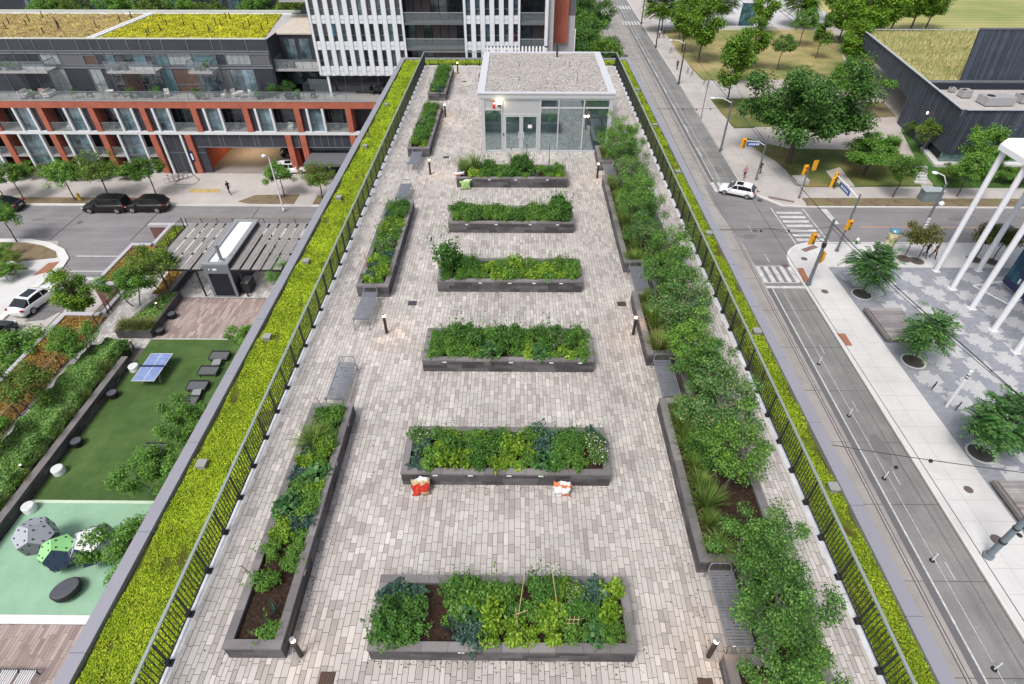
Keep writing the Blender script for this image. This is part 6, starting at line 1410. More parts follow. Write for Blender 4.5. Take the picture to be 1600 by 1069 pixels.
for i in range(0, 9):
    for j in range(0, 16):
        cx = 32.6 + i * 2.9 + (j % 3) * .95; cy = 47.0 - j * 2.35 - (i % 2) * .7
        pp += arm_(cx - .36, cx + .36, cy - 1.45, cy - .4, True) + arm_(cx - .36, cx + .36, cy + .4, cy + 1.0, True) + arm_(cx - 1.0, cx + .95, cy - .4, cy + .4, False)
pp = [p for p in pp if all(x > 31.15 and y < 48.85 for x, y in p)]
mb = MB()
for q, p in enumerate(pp): mb.sheet(p, ZK + .0060 + (q % 24) * .00002 + (q // 24 % 7) * .0008)
struct('plaza_pattern', mb, M_pl2)
# timber-look platforms
def platform(x0, x1, y0, y1, l):
    t = thing('platform_bench', l, 'bench', ((x0 + x1) / 2, (y0 + y1) / 2, ZK), 0, 'plank platform benches'); a, b = (x1 - x0) / 2, (y1 - y0) / 2
    mb = MB(); n = int(2 * b / .2)
    for i in range(n): mb.box(-a + .35, a, -b + i * 2 * b / n + .01, -b + (i + 1) * 2 * b / n - .01, .4, .47)
    mb.build('planks', islmat('platform_plank', [(0, (.20, .18, .185)), (.5, (.27, .245, .25)), (1, (.33, .30, .30))], .7, 1, .15) if 'platform_plank' not in MATS else MATS['platform_plank'], t)
    MB().box(-a, -a + .16, -b, b, .25, .5).box(-a + .2, -a + .32, -b, b, .1, .42).box(-a + .36, a - .02, -b + .02, b - .02, 0, .39).build('base', mat('platform_base', (.17, .155, .15), .8), t)
platform(31.2, 34.5, 37.3, 41.6, 'grey plank platform bench on the plaza between two round tree wells'); platform(31.15, 35, 16, 23.0, 'grey plank platform bench at the right edge beside the sidewalk')
# tree wells and trees
def well(x, y, rr, l, m=M_walk):
    t = thing('tree_well', l, 'tree well', (x, y, ZK), 0, 'round tree wells on the plaza'); mb = MB(); n = 28
    mb.lathe([(rr, .0), (rr, .03), (rr - .14, .03), (rr - .14, .012)], n=n); mb.build('rim', m, t); MB().tube((0, 0, 0), (0, 0, .02), rr - .14, n=n).build('soil', mat('well_soil', (.07, .065, .06), .95, .3, 6), t)
PW = [(32.4, 44.3), (32.4, 35.0), (32.2, 25.6)]; PWN = ['farthest', 'middle', 'nearest']
for i, (x, y) in enumerate(PW):
    well(x, y, .95, f'{PWN[i]} white rimmed round tree well along the plaza edge'); tree(('frond', 0), x, y, ZK, [.95, .88, .98][i], f'{PWN[i]} tree with drooping feathery leaves on the grey plaza', 'plaza trees with drooping leaves')
for i, (x, y) in enumerate(((39.4, 50.5), (40.5, 50.1), (46.5, 50.4), (48.0, 50.0))):
    well(x, y, .72, f'brown tree grate, {ORD[i]} from the left on the pale sidewalk behind the columns', mat('grate_brown', (.16, .12, .10), .8)); tree(('olive', 0), x, y, ZK, 1.0, f'small olive green tree, {ORD[i]} from the left on the pale sidewalk behind the columns', 'small olive green street trees')
# canopy on white columns
cn = thing('column_canopy', 'white canopy carried by tall slender white columns at the right edge', 'canopy', (0, 0, 0))
M_col = mat('column_white', (.72, .73, .77), .4, .03, .5, .01)
ZC = -5.6
for (x, y) in ((41.5, 48.3), (41.4, 45.3), (41.4, 42.2), (41.45, 39.1), (41.5, 36.2), (41.5, 33.1), (45.7, 48.4), (50, 48.4), (50, 42)):
    c_ = MB().tube((x, y, ZK), (x, y, ZC), .24, n=20).build('column', M_col, cn); MB().box(x - .3, x + .3, y - .3, y + .3, ZK, ZK + .05).build('base_plate', M_col, c_)
MB().prism([(41.0, 30), (60, 30), (60, 49.8), (42.5, 49.8), (41.0, 48.5)], ZC, ZC + .45).build('roof', mat('canopy_white', (.74, .75, .77), .5, .03, .3), cn)
# large banner panel on a white frame
t = thing('banner_sign', 'large dark blue banner panel standing behind the white columns', 'banner', (46.2, 42.5, ZK)); MB().box(-.06, .06, -4.5, 3.3, .5, 5.2).build('panel', groundmat('banner_print', [(.3, (.012, .03, .07)), (.55, (.02, .065, .12)), (.66, (.04, .14, .18)), (.74, (.25, .32, .36))], .35, 6, .5), t)
MB().box(-.075, -.062, -4.5, 3.3, .5, 1.15).build('bottom_band', mat('banner_indigo', (.035, .03, .10), .5), t)
mb = MB()
for i in range(8): mb.box(-.085, -.076, 1.6 - i * .42, 1.82 - i * .42, 1.35, 1.35 + (.38 if i % 3 else .5))
mb.build('lettering', M_white, t); mb = MB(); cc = [(-.09, -.9 + 1.1 * math.cos(a / 8 * 6.28), 3.0 + 1.1 * math.sin(a / 8 * 6.28)) for a in range(7)]; mb.path(cc, .07); mb.build('emblem', M_white, t)
MB().path([(-2.6, 3.2, .05), (-.1, 3.2, .55)], .06).path([(-2.6, 3.2, .05), (-1.2, .4, .05), (-.1, .4, .5)], .06).build('frame', M_white, t)
# plaza lamp post with a camera ring, cycle posts
t = thing('plaza_lamp', 'white lamp post with two black bands on the grey plaza', 'lamp post', (32.3, 30.0, ZK)); MB().tube((0, 0, 0), (0, 0, 3.6), .11, n=12).build('post', M_white, t)
MB().tube((0, 0, 2.95), (0, 0, 3.05), .115, n=12).tube((0, 0, 3.2), (0, 0, 3.3), .115, n=12).build('band', M_black, t); MB().tube((0, 0, 3.6), (0, 0, 3.66), .13, n=12).build('cap', M_white, t)
for i, (x, y) in enumerate(((32.1, 31.7), (32.75, 29.6))):
    t = thing('cycle_post', f'black ring cycle post, {["farther", "nearer"][i]} of two beside the white plaza lamp', 'cycle post', (x, y, ZK), .6, 'ring cycle posts'); MB().tube((0, 0, 0), (0, 0, .95), .03).build('post', M_black, t)
    mb = MB(); mb.path([(.26 * math.cos(a / 12 * 6.28), 0, .55 + .26 * math.sin(a / 12 * 6.28)) for a in range(13)], .02); mb.build('ring', M_black, t)
for i, (u, v) in enumerate(((1279, 569), (1326, 650), (1381, 748), (1456, 876), (1553, 1046))):
    p_ = at(u, v, Z0); t = thing('lane_delineator', f'white flexible lane post, {ORD[i]} from the far end of the tram street', 'lane post', p_, 0, 'flexible lane posts beside the tracks'); MB().tube((0, 0, .04), (0, 0, .75), .035, n=10).build('post', M_white, t); MB().lathe([(.16, 0), (.14, .04), (.06, .06)], n=12).build('base', M_black, t)
# ------------------------------------------------------------------ park, dark timber building, far plaza
M_lawn = groundmat('dry_lawn', [(.25, (.10, .15, .035)), (.42, (.19, .20, .07)), (.55, (.33, .27, .12)), (.7, (.42, .33, .17)), (.85, (.16, .20, .06))], .10, 9, .95, (5, .22), .5)
M_lawng = groundmat('park_lawn', [(.3, (.06, .09, .025)), (.5, (.12, .14, .04)), (.68, (.25, .19, .085)), (.8, (.10, .11, .035))], .16, 9, .95, (5, .3), .5)
M_bed = groundmat('planting_bed', [(.3, (.03, .08, .018)), (.5, (.06, .13, .025)), (.7, (.11, .20, .045))], .7, 8, .95, (8, .35), .6)
M_tan = groundmat('park_paving', [(.3, (.36, .32, .29)), (.5, (.41, .37, .34)), (.75, (.47, .43, .40))], .25, 8, .85, (6, .07))
ZL = ZK + .03
def lawn(name, pts, m, z=ZL): return struct(name, MB().prism([at(u, v, ZK)[:2] for u, v in pts], Z0 - .1, z), m)
# ground plan pieces traced on the level ground
kerbed('park_paving', [at(u, v, ZK)[:2] for u, v in ((1047, 40), (1150, 130), (1180, 200), (1250, 288), (1700, 288), (1700, 60), (1300, 20), (1290, 0), (1040, 0))], M_tan, ZK + .004)
lawn('lawn', [(1036, 47), (1300, 47), (1330, 122), (1156, 126), (1098, 124), (1062, 85)], M_lawn)
lawn('lawn', [(1110, 155), (1195, 153), (1300, 156), (1310, 190), (1240, 198), (1148, 199), (1128, 178)], M_lawng)
lawn('lawn', [(1165, 216), (1230, 232), (1405, 236), (1412, 260), (1440, 290), (1258, 291), (1212, 250), (1182, 232)], M_lawng)
lawn('planting_bed', [(1352, 160), (1380, 160), (1400, 182), (1350, 186)], M_verge)
lawn('lawn', [(1305, 56), (1335, 56), (1372, 96), (1350, 112), (1325, 100)], M_lawng)
lawn('planting_bed', [(1407, 202), (1420, 202), (1462, 262), (1600, 262), (1700, 262), (1700, 292), (1462, 292), (1440, 268)], M_bed, ZL + .05)
struct('path', MB().prism([at(u, v, ZK)[:2] for u, v in ((1318, 292), (1300, 280), (1290, 268), (1312, 262), (1335, 291))], Z0, ZL + .02), M_tan)
mb = MB()
for i in range(6):
    a = at(1428, 266 + i * 4, ZK); b = at(1446, 266 + i * 4, ZK); mb.box(a[0], b[0], a[1] - .25, a[1] + .2, ZK, ZL + .16 + (5 - i) * .06)
struct('steps', mb, M_walk)
mb = MB(); mb.box(34.6, 36.2, 67.4, 69.0, ZK, ZL + .5); tag(mb.build('stone_block', M_conc), 'low pale concrete block on the lawn behind the traffic signals', 'block')
# mown field beyond
M_field = bpy.data.materials.new('mown_field'); M_field.use_nodes = True; n_ = M_field.node_tree; p_ = n_.nodes['Principled BSDF']
a_ = noise(n_, .02, 6, .6); ra = ramp(n_, [(.3, (.17, .22, .06)), (.5, (.36, .33, .13)), (.7, (.48, .40, .20))], a_.outputs[0]); w_ = n_.nodes.new('ShaderNodeTexWave'); w_.bands_direction = 'Y'; w_.inputs['Scale'].default_value = .11; w_.inputs['Distortion'].default_value = .6
tc = n_.nodes.new('ShaderNodeTexCoord'); n_.links.new(tc.outputs['Object'], w_.inputs[0]); rw = ramp(n_, [(.2, (.88, .92, .85)), (.8, (1.12, 1.08, 1.1))], w_.outputs[0]); n_.links.new(mixc(n_, 1., ra.outputs[0], rw.outputs[0], 'MULTIPLY'), p_.inputs['Base Color']); p_.inputs['Roughness'].default_value = .95
struct('field', MB().prism([(78, 126), (78, 400), (420, 400), (420, 96), (140, 110)], Z0 - .1, ZL + .06), M_field)
kerbed('plaza', [at(u, v, ZK)[:2] for u, v in ((1030, 43), (1302, 43), (1262, -30), (1010, -30))], groundmat('far_plaza_concrete', [(.3, (.42, .41, .42)), (.6, (.50, .49, .50)), (.8, (.56, .55, .56))], .2, 6, .8), ZK + .012)
a = at(1036, 46, ZK); b = at(1302, 45, ZK)
tag(MB().box(a[0] + 3, b[0] - 14, a[1] - .3, a[1] + .2, ZK, ZK + .7).build('seat_wall', M_walk), 'long low concrete seat wall between the dry lawn and the far plaza', 'low wall')
mb = MB()
for i, (u0, v0, u1, v1) in enumerate(((1148, 0, 1205, 46), (1156, 0, 1214, 46), (1196, 0, 1250, 42), (1205, 0, 1260, 42))):
    p0, p1 = at(u0, v0, ZK), at(u1, v1, ZK); dx = .12; mb.prism([(p0[0] - dx, p0[1]), (p0[0] + dx, p0[1]), (p1[0] + dx, p1[1]), (p1[0] - dx, p1[1])], ZK, ZK + .016 + .001 * i)
struct('plaza_lines', mb, M_seam)
# poster panel on the far plaza
q = at(1156, 45, ZK); t = thing('poster_panel', 'upright dark poster panel with a pale figure on the far plaza', 'poster panel', (q[0] + 1.5, q[1] + 1.0, ZK), R(-8)); MB().box(-1.7, 1.7, -.08, .08, .2, 5.0).build('panel', groundmat('poster_print', [(.35, (.02, .03, .05)), (.55, (.05, .12, .14)), (.7, (.22, .38, .38)), (.8, (.3, .2, .2))], .8, 5, .5), t); MB().box(-1.9, 1.9, -.5, .5, 0, .2).build('base', M_walk, t)
# ---------------- dark timber building
M_timb = islmat('dark_timber', [(0, (.034, .042, .060)), (.35, (.045, .055, .076)), (.7, (.058, .070, .095)), (1, (.072, .088, .118))], .55, .8, .18, 8, .1)
db = thing('dark_timber_building', 'angular dark timber clad building with a meadow roof and slanted tower', 'building', (0, 0, 0))
ZR = -10.8
def V3(p, z): return (p[0], p[1], z)
C0 = at(1506, 171.6, ZR); FARP = at(1351, 47, ZR); G0 = at(1465, 253, -17.6)
Cx, Cy = C0[0], C0[1]; Fx, Fy = FARP[0], FARP[1]
def planks(name, A, Bp, za, zb, n, bot=None, m=None, th=.12):
    """vertical boards along the line A-B (2d); bot(t) optional lower edge height"""
    mb = MB(); dx, dy = Bp[0] - A[0], Bp[1] - A[1]; L_ = math.hypot(dx, dy); nx, ny = dy / L_, -dx / L_; r_ = random.Random(len(name) + n); t0 = 0; k_ = 0
    while t0 < 1 - 1e-6:
        t1 = min(1, t0 + r_.uniform(.6, 1.5) / n); lo0 = bot(t0) if bot else za; lo1 = bot(t1) if bot else za; e = r_.uniform(0, .05)
        if t1 - t0 > .0005:
            x0, y0, x1, y1 = A[0] + dx * t0, A[1] + dy * t0, A[0] + dx * (t1 - .06 / L_), A[1] + dy * (t1 - .06 / L_)
            f = [(x0 + nx * e, y0 + ny * e, lo0), (x1 + nx * e, y1 + ny * e, lo1), (x1 + nx * e, y1 + ny * e, zb), (x0 + nx * e, y0 + ny * e, zb)]; bk = [(x0 - nx * th, y0 - ny * th, lo0), (x1 - nx * th, y1 - ny * th, lo1), (x1 - nx * th, y1 - ny * th, zb), (x0 - nx * th, y0 - ny * th, zb)]
            mb.face(f); mb.face(bk[::-1])
            for j in range(4): mb.face([f[j], bk[j], bk[(j + 1) % 4], f[(j + 1) % 4]])
        t0 = t1
    return mb.build(name, m or M_timb, db)
# west wall: solid at the near corner, a raised canopy beyond
SOL = at(1415, 192, Z0 + .1); tt = ((SOL[1] - Cy) / (Fy - Cy))
planks('timber_wall', (Cx, Cy), (Fx, Fy), -16.3, ZR, 170, bot=lambda t: (-17.9 if t > .1 else -16.3) if t < tt else ZR - 3.4 + 1.2 * (t - tt) / (1 - tt))
planks('timber_wall', (Cx + 40, Cy + .2), (Cx, Cy), -16.3, ZR, 150)
MB().prism([(Cx + .4, Cy + .5), (Cx + 40, Cy + .7), (Cx + 40, Cy + 16), (Cx + (Fx - Cx) * tt + .4, SOL[1]), ], Z0, -12.6).build('inner_wall', mat('timber_inner', (.02, .024, .035), .8), db)
MB().box(Cx + .15, Cx + 12, Cy + .1, Cy + .4, -17.6, -16.3).build('corner_glazing', glassmat('corner_glass', (.16, .26, .24), (.06, .11, .10)), db)
MB().prism([(Cx - .9, Cy - .9), (Cx + 12, Cy - .9), (Cx + 12, Cy + .4), (Cx + .5, Cy + .4), (Cx + 1.5, Cy + 5), (Cx + .4, Cy + 5)], Z0, -17.5).build('plinth', M_walk, db)
nx0 = at(1450, 122, ZR); nx1 = at(1600, 122, ZR)
SY = nx0[1]
def wx(y): return Cx + (Fx - Cx) * (y - Cy) / (Fy - Cy)
MB().prism([(Cx + .2, Cy + .3), (Cx + 40, Cy + .5), (Cx + 40, SY - 2.2), (wx(SY - 2.2) + .2, SY - 2.2)], ZR - 1.2, ZR - .9).build('lower_roof', mat('plant_roof', (.40, .37, .35), .9, .15, .8), db)
MB().box(wx(SY - 2) + .3, Cx + 40, SY - 2.2, SY - 2.0, ZR - 1.2, ZR - .05).build('roof_step_wall', mat('step_dark', (.018, .022, .035), .7), db)
MB().prism([(wx(SY - 2), SY - 2), (Cx + 40, SY - 2), (Cx + 40, SY - .9), (wx(SY - .9), SY - .9)], ZR - .06, ZR + .0).build('step_coping', M_slate3, db)
e0 = at(1525, 45, ZR)
mr = struct_poly = MB().prism([(wx(SY - .9) + .3, SY - .9), (Cx + 40, SY - .9), (Cx + 40, Fy - .4), (Fx + .4, Fy - .4)], ZR - .5, ZR - .12).build('meadow_roof', groundmat('meadow_roof', [(.3, (.20, .22, .08)), (.5, (.36, .34, .14)), (.65, (.46, .38, .19)), (.8, (.27, .31, .11))], .28, 8, .95, (5, .3), .8), db)
rng = np.random.default_rng(17); n = 9000; y = rng.uniform(SY - .7, Fy - .6, n); x = np.array([wx(a) for a in y]) + .4 + rng.uniform(0, 26, n)
a_, b_, nm_ = rot_basis(rng, n, 0); up = np.array([0, 0, 1.]) + rng.normal(size=(n, 3)) * .35; P = np.stack([x, y, np.full(n, ZR - .12)], 1); h_ = rng.uniform(.25, .6, n)[:, None]
V = np.stack([P - a_ * .05, P + a_ * .05, P + up * h_ + a_ * .02, P + up * h_ - a_ * .02], 1).reshape(-1, 3); mgr = obj('meadow_grass', npmesh('meadow_grass', V, np.arange(4 * n).reshape(-1, 4), leafmat('meadow_blade', (.22, .25, .09), (.38, .37, .16), (.55, .48, .26), .2)), db); mgr['kind'] = 'stuff'
def edge_bar(A, Bp, z, w=.22, nm='parapet_cap'):
    dx, dy = Bp[0] - A[0], Bp[1] - A[1]; L_ = math.hypot(dx, dy); nx, ny = dy / L_ * w, -dx / L_ * w
    MB().prism([(A[0] - nx * .1, A[1] - ny * .1), (Bp[0] - nx * .1, Bp[1] - ny * .1), (Bp[0] - nx * 1.4, Bp[1] - ny * 1.4), (A[0] - nx * 1.4, A[1] - ny * 1.4)], z, z + .1).build(nm, mat('timber_cap', (.40, .43, .47), .5), db)
edge_bar((Cx, Cy), (Fx, Fy), ZR); edge_bar((Cx + 40, Cy + .2), (Cx + .3, Cy), ZR); edge_bar((Fx + .3, Fy), (Fx + 45, Fy), ZR)
# slanted tower: leaning dark face
T = [aty(1503, 122, SY - .9), aty(1600, 124, SY - .9)]; T0x = T[0][0]
top0 = at(1532, 46, -5.0); 
mb = MB(); nb = 100; yb, yt = SY - .9, SY - .9; zt = None
# top edge height where the sight line to (1532,46) meets y = yt
_tp = aty(1532, 46, yt); zt = _tp[2]; xt = _tp[0]
for i in range(nb):
    x0b = T0x + i * .25; x0t = xt + i * .25; e = B.uniform(0, .04)
    f = [(x0b, yb - e, ZR), (x0b + .235, yb - e, ZR), (x0t + .235, yt - e, zt), (x0t, yt - e, zt)]; bk = [(p[0], p[1] + .3, p[2] - .1) for p in f]
    mb.face(f); mb.face(bk[::-1])
    for j in range(4): mb.face([f[j], bk[j], bk[(j + 1) % 4], f[(j + 1) % 4]])
mb.build('tower_face', M_timb, db); mb = MB().prism([(T0x + .1, yb + .32), (T0x + 25, yb + .32), (T0x + 25, yb + 1.0), (T0x + 1.2, yb + 1.0)], ZR - .4, zt - .05); mb.build('tower_side', mat('timber_inner', (.02, .024, .035)), db)
MB().box(xt, xt + 25, yt - .1, yt + .35, zt, zt + .15).build('tower_cap', M_slate3, db)
# roof plant
for (u, v, sx, sy, sz, l) in ((1553, 163, 1.9, 1.0, 1.1, 'long grey air handling unit on the dark building roof'), (1505, 152, .6, .6, 1.0, 'upright pale condenser unit on the dark building roof'), (1486, 144, .35, .35, .6, 'smallest pale roof unit at the left end of the dark building roof'), (1598, 160, .9, .8, 1.0, 'grey condenser unit at the right edge of the dark building roof')):
    q = at(u, v, ZR - .9); t = thing('roof_unit', l, 'roof unit', q, .05, 'machines on the dark building roof'); MB().box(-sx, sx, -sy, sy, .12, sz).build('casing', mat('unit_grey', (.33, .33, .34), .5), t); MB().tube((-sx * .5, 0, sz), (-sx * .5, 0, sz + .03), min(sx, sy) * .5, n=16).build('fan_grille', M_dark, t); MB().box(-sx + .1, sx - .1, -sy + .1, sy - .1, 0, .12).build('base', M_dark, t)
ww = aty(1448, 187, wx(0) and SOL[1] * .5 + Cy * .5); tag(MB().lathe([(.1, -.15), (.12, 0), (.1, .15)], (wx((SOL[1] + Cy) / 2) - .2, (SOL[1] + Cy) / 2, -13.8), 10).build('wall_lamp', M_bulb), 'lit round wall lamp on the dark timber wall', 'wall lamp')
# beds and trees by the dark building
G_ = 'trees in the park and streets'
def T_(key, u, v, s, l, sz=None, z=ZK): q = at(u, v, z); return tree(key, q[0], q[1], z, s, l, G_, sz=sz)
T_(('maple', 0), 1231, 255, 1.22, 'largest broad dark green tree in the park beside the junction', .98)
T_(('maple', 1), 1350, 274, .78, 'broad green tree just right of the largest park tree', .68)
T_(('maple', 1), 1318, 172, .95, 'green tree behind the right side of the largest park tree', .75)
T_(('young', 1), 1134, 168, 1.5, 'narrow tree on the tram street sidewalk nearest the side path')
T_(('bright', 0), 1091, 98, 1.75, 'dense bright tree at the left corner of the dry lawn')
T_(('bright', 0), 1065, 82, 1.6, 'dense bright tree beside the left corner tree, further back')
T_(('bright', 0), 1168, 108, 1.45, 'round dark tree at the middle of the dry lawn edge', .9); T_(('young', 1), 1148, 130, 1.25, 'small tree in front of the round one on the dry lawn')
T_(('street', 0), 1214, 110, 1.1, 'small round tree standing alone on the dry lawn'); T_(('young', 0), 1274, 92, 1.25, 'yellow green conical tree on the dry lawn'); T_(('street', 1), 1248, 73, 1.25, 'small leaning tree at the back of the dry lawn')
T_(('frond', 1), 1033, 50, 1.1, 'feathery tree at the near left of the far plaza', 1.1); T_(('frond', 1), 1080, 42, 1.15, 'yellow feathery tree on the far plaza', 1.1); T_(('frond', 1), 1119, 40, 1.05, 'feathery palm like tree in the middle of the far plaza')
T_(('bright', 0), 1187, 55, 1.5, 'upright green tree right of the poster panel'); T_(('frond', 1), 1240, 42, 1.2, 'pale thin tree on the right of the far plaza'); T_(('street', 1), 1060, 62, 1.2, 'small tree at the far left corner of the dry lawn')
for i, (u, v, s) in enumerate(((1310, 68, 1.8), (1332, 88, 2.2), (1358, 70, 2.3), (1388, 58, 2.2), (1420, 52, 2.1), (1445, 48, 1.8), (1295, 34, 1.7), (1330, 46, 2.0), (1322, 112, 1.5))):
    T_(('bright', 0), u, v, s, f'dense green tree in the grove by the dark building roof, {ORD[i]} of the grove', .85)
T_(('street', 0), 1395, 308, .9, 'slim small tree on the dry verge left of the grey cabinet'); T_(('street', 1), 1495, 307, .95, 'tree on the dry verge between the white columns', 1.0)
T_(('podium', 0), 1518, 283, 1.9, 'blue green shrub tree in front of the dark building corner'); T_(('podium', 1), 1438, 240, 1.3, 'rounded shrub beside the dark timber wall')
for i, (u, v) in enumerate(((1560, 285), (1590, 290), (1545, 262), (1480, 285), (1408, 270), (1425, 215))): T_(('podium', i % 2), u, v, 1.0, f'low green shrub in the planting bed of the dark building, {ORD[i]} one', .6)
# trees on the left streets
for i, (u, v, s, sz) in enumerate(((38, 312, .82, 1), (118, 313, .86, .95), (172, 309, .95, .95), (245, 306, .88, 1), (445, 307, .8, .9), (505, 312, .8, .9), (5, 306, .7, 1))):
    T_(('street', i % 3), u, v, s, f'street tree in front of the terracotta block, {["second", "third", "fourth", "fifth", "sixth", "seventh", "first"][i]} from the left', sz)
T_(('street', 1), 27, 378, .8, 'open small tree on the corner island at lower left'); q = at(115, 470, ZK)
tree(('bright', 0), *at(112, 456, -14.6)[:2], Z0, .84, 'large bright green street tree beside the podium notch and white sedan', G_, sz=1.0)
tree(('street', 1), -36.6, 31.5, Z0, 1.0, 'dark green tree at the left edge below the orange sedum tray', G_, sz=1.0); tree(('street', 0), -37.4, 24.5, Z0, 1.0, 'dark green tree at the left edge beside the hedge trees', G_)
for i in range(7): q = at(25 + i * 42, 288, ZK); tree(('podium', i % 2), q[0], 68.6, ZK - .6, 1.0, f'low bush at the foot of the terracotta block, {ORD[i]} from the left', 'bushes at the terracotta block', 'low_bush', 'bush', sz=.65) if i < 5 else None
# alley trees up the tram street (left side)
for i, (x, y, s, k_) in enumerate(((12.2, 87, 1.75, ('bright', 0)), (6.4, 92, 1.25, ('maple', 1)), (9.5, 97, .95, ('maple', 0)), (10.5, 107, .95, ('maple', 0)), (12.0, 119, 1.0, ('maple', 1)), (12.8, 132, 1.0, ('maple', 0)), (12.8, 146, 1.0, ('maple', 0)), (9.5, 121, 1.0, ('maple', 1)))):
    tree(k_, x, y, Z0, s, f'{"lime green" if i == 0 else "dark green"} tree in the row left of the tram street, {ORD[i]} from the pavilion', 'trees left of the tram street')
for i in range(14): q = at(1620 + (i % 3) * 30, 60 - i * 5, ZK); 
for i in range(6): tree(('maple', i % 2), 190 + i * 9, 205 + (i % 2) * 8, Z0, 1.5, f'tree of the dark line at the top right edge, {ORD[i]} from the left', 'trees at the top right edge')
for i, (u, v, s_) in enumerate(((8, 405, .7), (22, 418, .8), (12, 436, .8), (30, 432, .6))): T_(('podium', i % 2), u, v, s_, f'green bush beside the grey steps at the left edge, {ORD[i]} from the back', .6)
# cabinets
q = at(1450, 313, ZK); t = thing('utility_cabinet', 'grey green utility cabinet on the dry verge beside the street', 'utility cabinet', q); MB().box(-1.1, 1.1, -.5, .5, 0, 1.3).build('body', mat('cabinet_green', (.17, .22, .22), .5), t); MB().prism([(-1.2, -.6), (1.2, -.6), (1.2, .6), (-1.2, .6)], 1.3, 1.42).build('lid', mat('cabinet_lid', (.34, .40, .41), .5), t)
q = at(1382, 397, ZK); t = thing('advert_column', 'rounded street info column with a coloured side and glossy top', 'info column', q, .4); MB().lathe([(.35, 0), (.42, .6), (.5, 1.6), (.52, 2.3), (.5, 2.6)], n=20).build('body', groundmat('info_print', [(.35, (.06, .12, .13)), (.5, (.5, .42, .2)), (.62, (.6, .6, .5)), (.75, (.08, .2, .28))], 1.4, 3, .4), t); MB().lathe([(.52, 2.6), (.55, 2.75), (.42, 2.9), (.15, 2.93)], n=20).build('top', mat('info_top', (.10, .22, .30), .2), t)
# ---------------- poles, signals, signs and wires
M_pole = mat('pole_grey', (.16, .18, .20), .5, .1, 2, metal=.3); M_sig = mat('signal_yellow', (.72, .36, .02), .45, .05, 2); M_dkpole = mat('pole_dark', (.05, .05, .055), .5)
def pole(base, top_z, r0, r1, label, m=None, lean=(0, 0), name='tram_pole', cat='pole', grp='steel poles'):
    t = thing(name, label, cat, base, 0, grp); MB().tube((0, 0, 0), (lean[0], lean[1], top_z - base[2]), r0, r1, 12).build('mast', m or M_pole, t); MB().tube((0, 0, 0), (0, 0, .25), r0 * 1.5, n=12).build('base', m or M_pole, t); return t
def signal(parent, loc, rz=0, n=3):
    s = MB().box(-.16, .16, -.12, .12, 0, 1.0).build('signal_head', M_sig, parent, loc=loc, rz=rz)
    for i, c in enumerate(((.25, .01, .01), (.3, .15, .0), (.01, .10, .05))): MB().tube((0, -.13, .83 - i * .31), (0, -.20, .85 - i * .31), .12, n=12).build('lens', mat(f'lens{i}', c, .3), s)
    MB().box(-.3, .3, .121, .13, -.12, 1.12).build('backplate', M_sig, s); return s
p1 = pole((27.94, 45.8, ZK), -10.9, .17, .12, 'tall grey tram pole on the sidewalk at the zebra crossing')
MB().path([(0, 0, 4.6), (-.9, .3, 5.0)], .04).build('arm', M_pole, p1); signal(p1, (-1.0, .3, 4.3), R(20)); signal(p1, (.35, .1, 2.6), R(90)); MB().tube((0, 0, 4.2), (0, 0, 4.6), .2, n=10).build('clamp', M_dark, p1)
p2 = pole((33.65, 63.8, ZK), -14.0, .09, .07, 'slim grey signal pole on the far corner of the junction'); signal(p2, (-.3, 0, 3.0), R(10)); signal(p2, (.55, .1, 3.6), R(200))
p3 = pole((33.2, 51.9, ZK), -11.5, .12, .08, 'grey signal pole carrying a blue street sign over the right street'); signal(p3, (.1, -.2, 2.6), R(0))
MB().path([(0, 0, 5.9), (-.2, 2.2, 6.2), (-.35, 4.6, 6.25)], .05).build('arm', M_white, p3); signal(p3, (-.45, 4.5, 5.6), R(60)); signal(p3, (-.8, 4.1, 5.2), R(60))
s_ = MB().box(-.02, .02, 1.4, 3.6, 5.45, 6.0).build('street_sign', mat('sign_blue', (.02, .09, .30), .4), p3, loc=(-.25, 0, 0)); mb = MB()
for i in range(6): mb.box(-.028, -.021, 1.7 + i * .28, 1.86 + i * .28, 5.6, 5.84)
mb.build('lettering', M_white, s_)
p4 = pole((30.05, 68.7, ZK), -12.2, .1, .07, 'slim pale pole with an arm, a blue sign and one yellow signal'); MB().path([(0, 0, 4.4), (-1.0, 0, 4.9), (-2.6, 0, 5.0)], .05).build('arm', M_white, p4); signal(p4, (-2.7, 0, 4.2), R(0))
s_ = MB().box(-2.3, -.7, -.02, .02, 4.35, 4.85).build('street_sign', mat('sign_blue', (.02, .09, .30), .4), p4); mb = MB()
for i in range(6): mb.box(-2.1 + i * .22, -1.97 + i * .22, -.028, -.021, 4.48, 4.72)
mb.build('lettering', M_white, s_)
p5 = pole((43.1, 54.7, ZK), -11.6, .14, .09, 'tall grey street light pole with a camera globe near the white columns', name='street_lamp', cat='street lamp'); MB().path([(0, 0, 6.1), (-.6, 0, 7.0), (-1.6, 0, 7.4)], .05).build('arm', M_white, p5); MB().lathe([(.05, -.05), (.28, 0), (.28, .1), (.05, .16)], (-1.7, 0, 7.3), 12).build('lamp', M_white, p5); MB().lathe([(.05, -.28), (.26, -.1), (.28, .05), (.1, .25)], (.55, 0, 4.0), 14).build('camera_globe', M_white, p5)
mb = MB()
for i in range(4): mb.box(-.18, .18, -.14, -.12, 1.2 + i * .34, 1.42 + i * .34)
mb.build('pole_notices', M_white, p5)
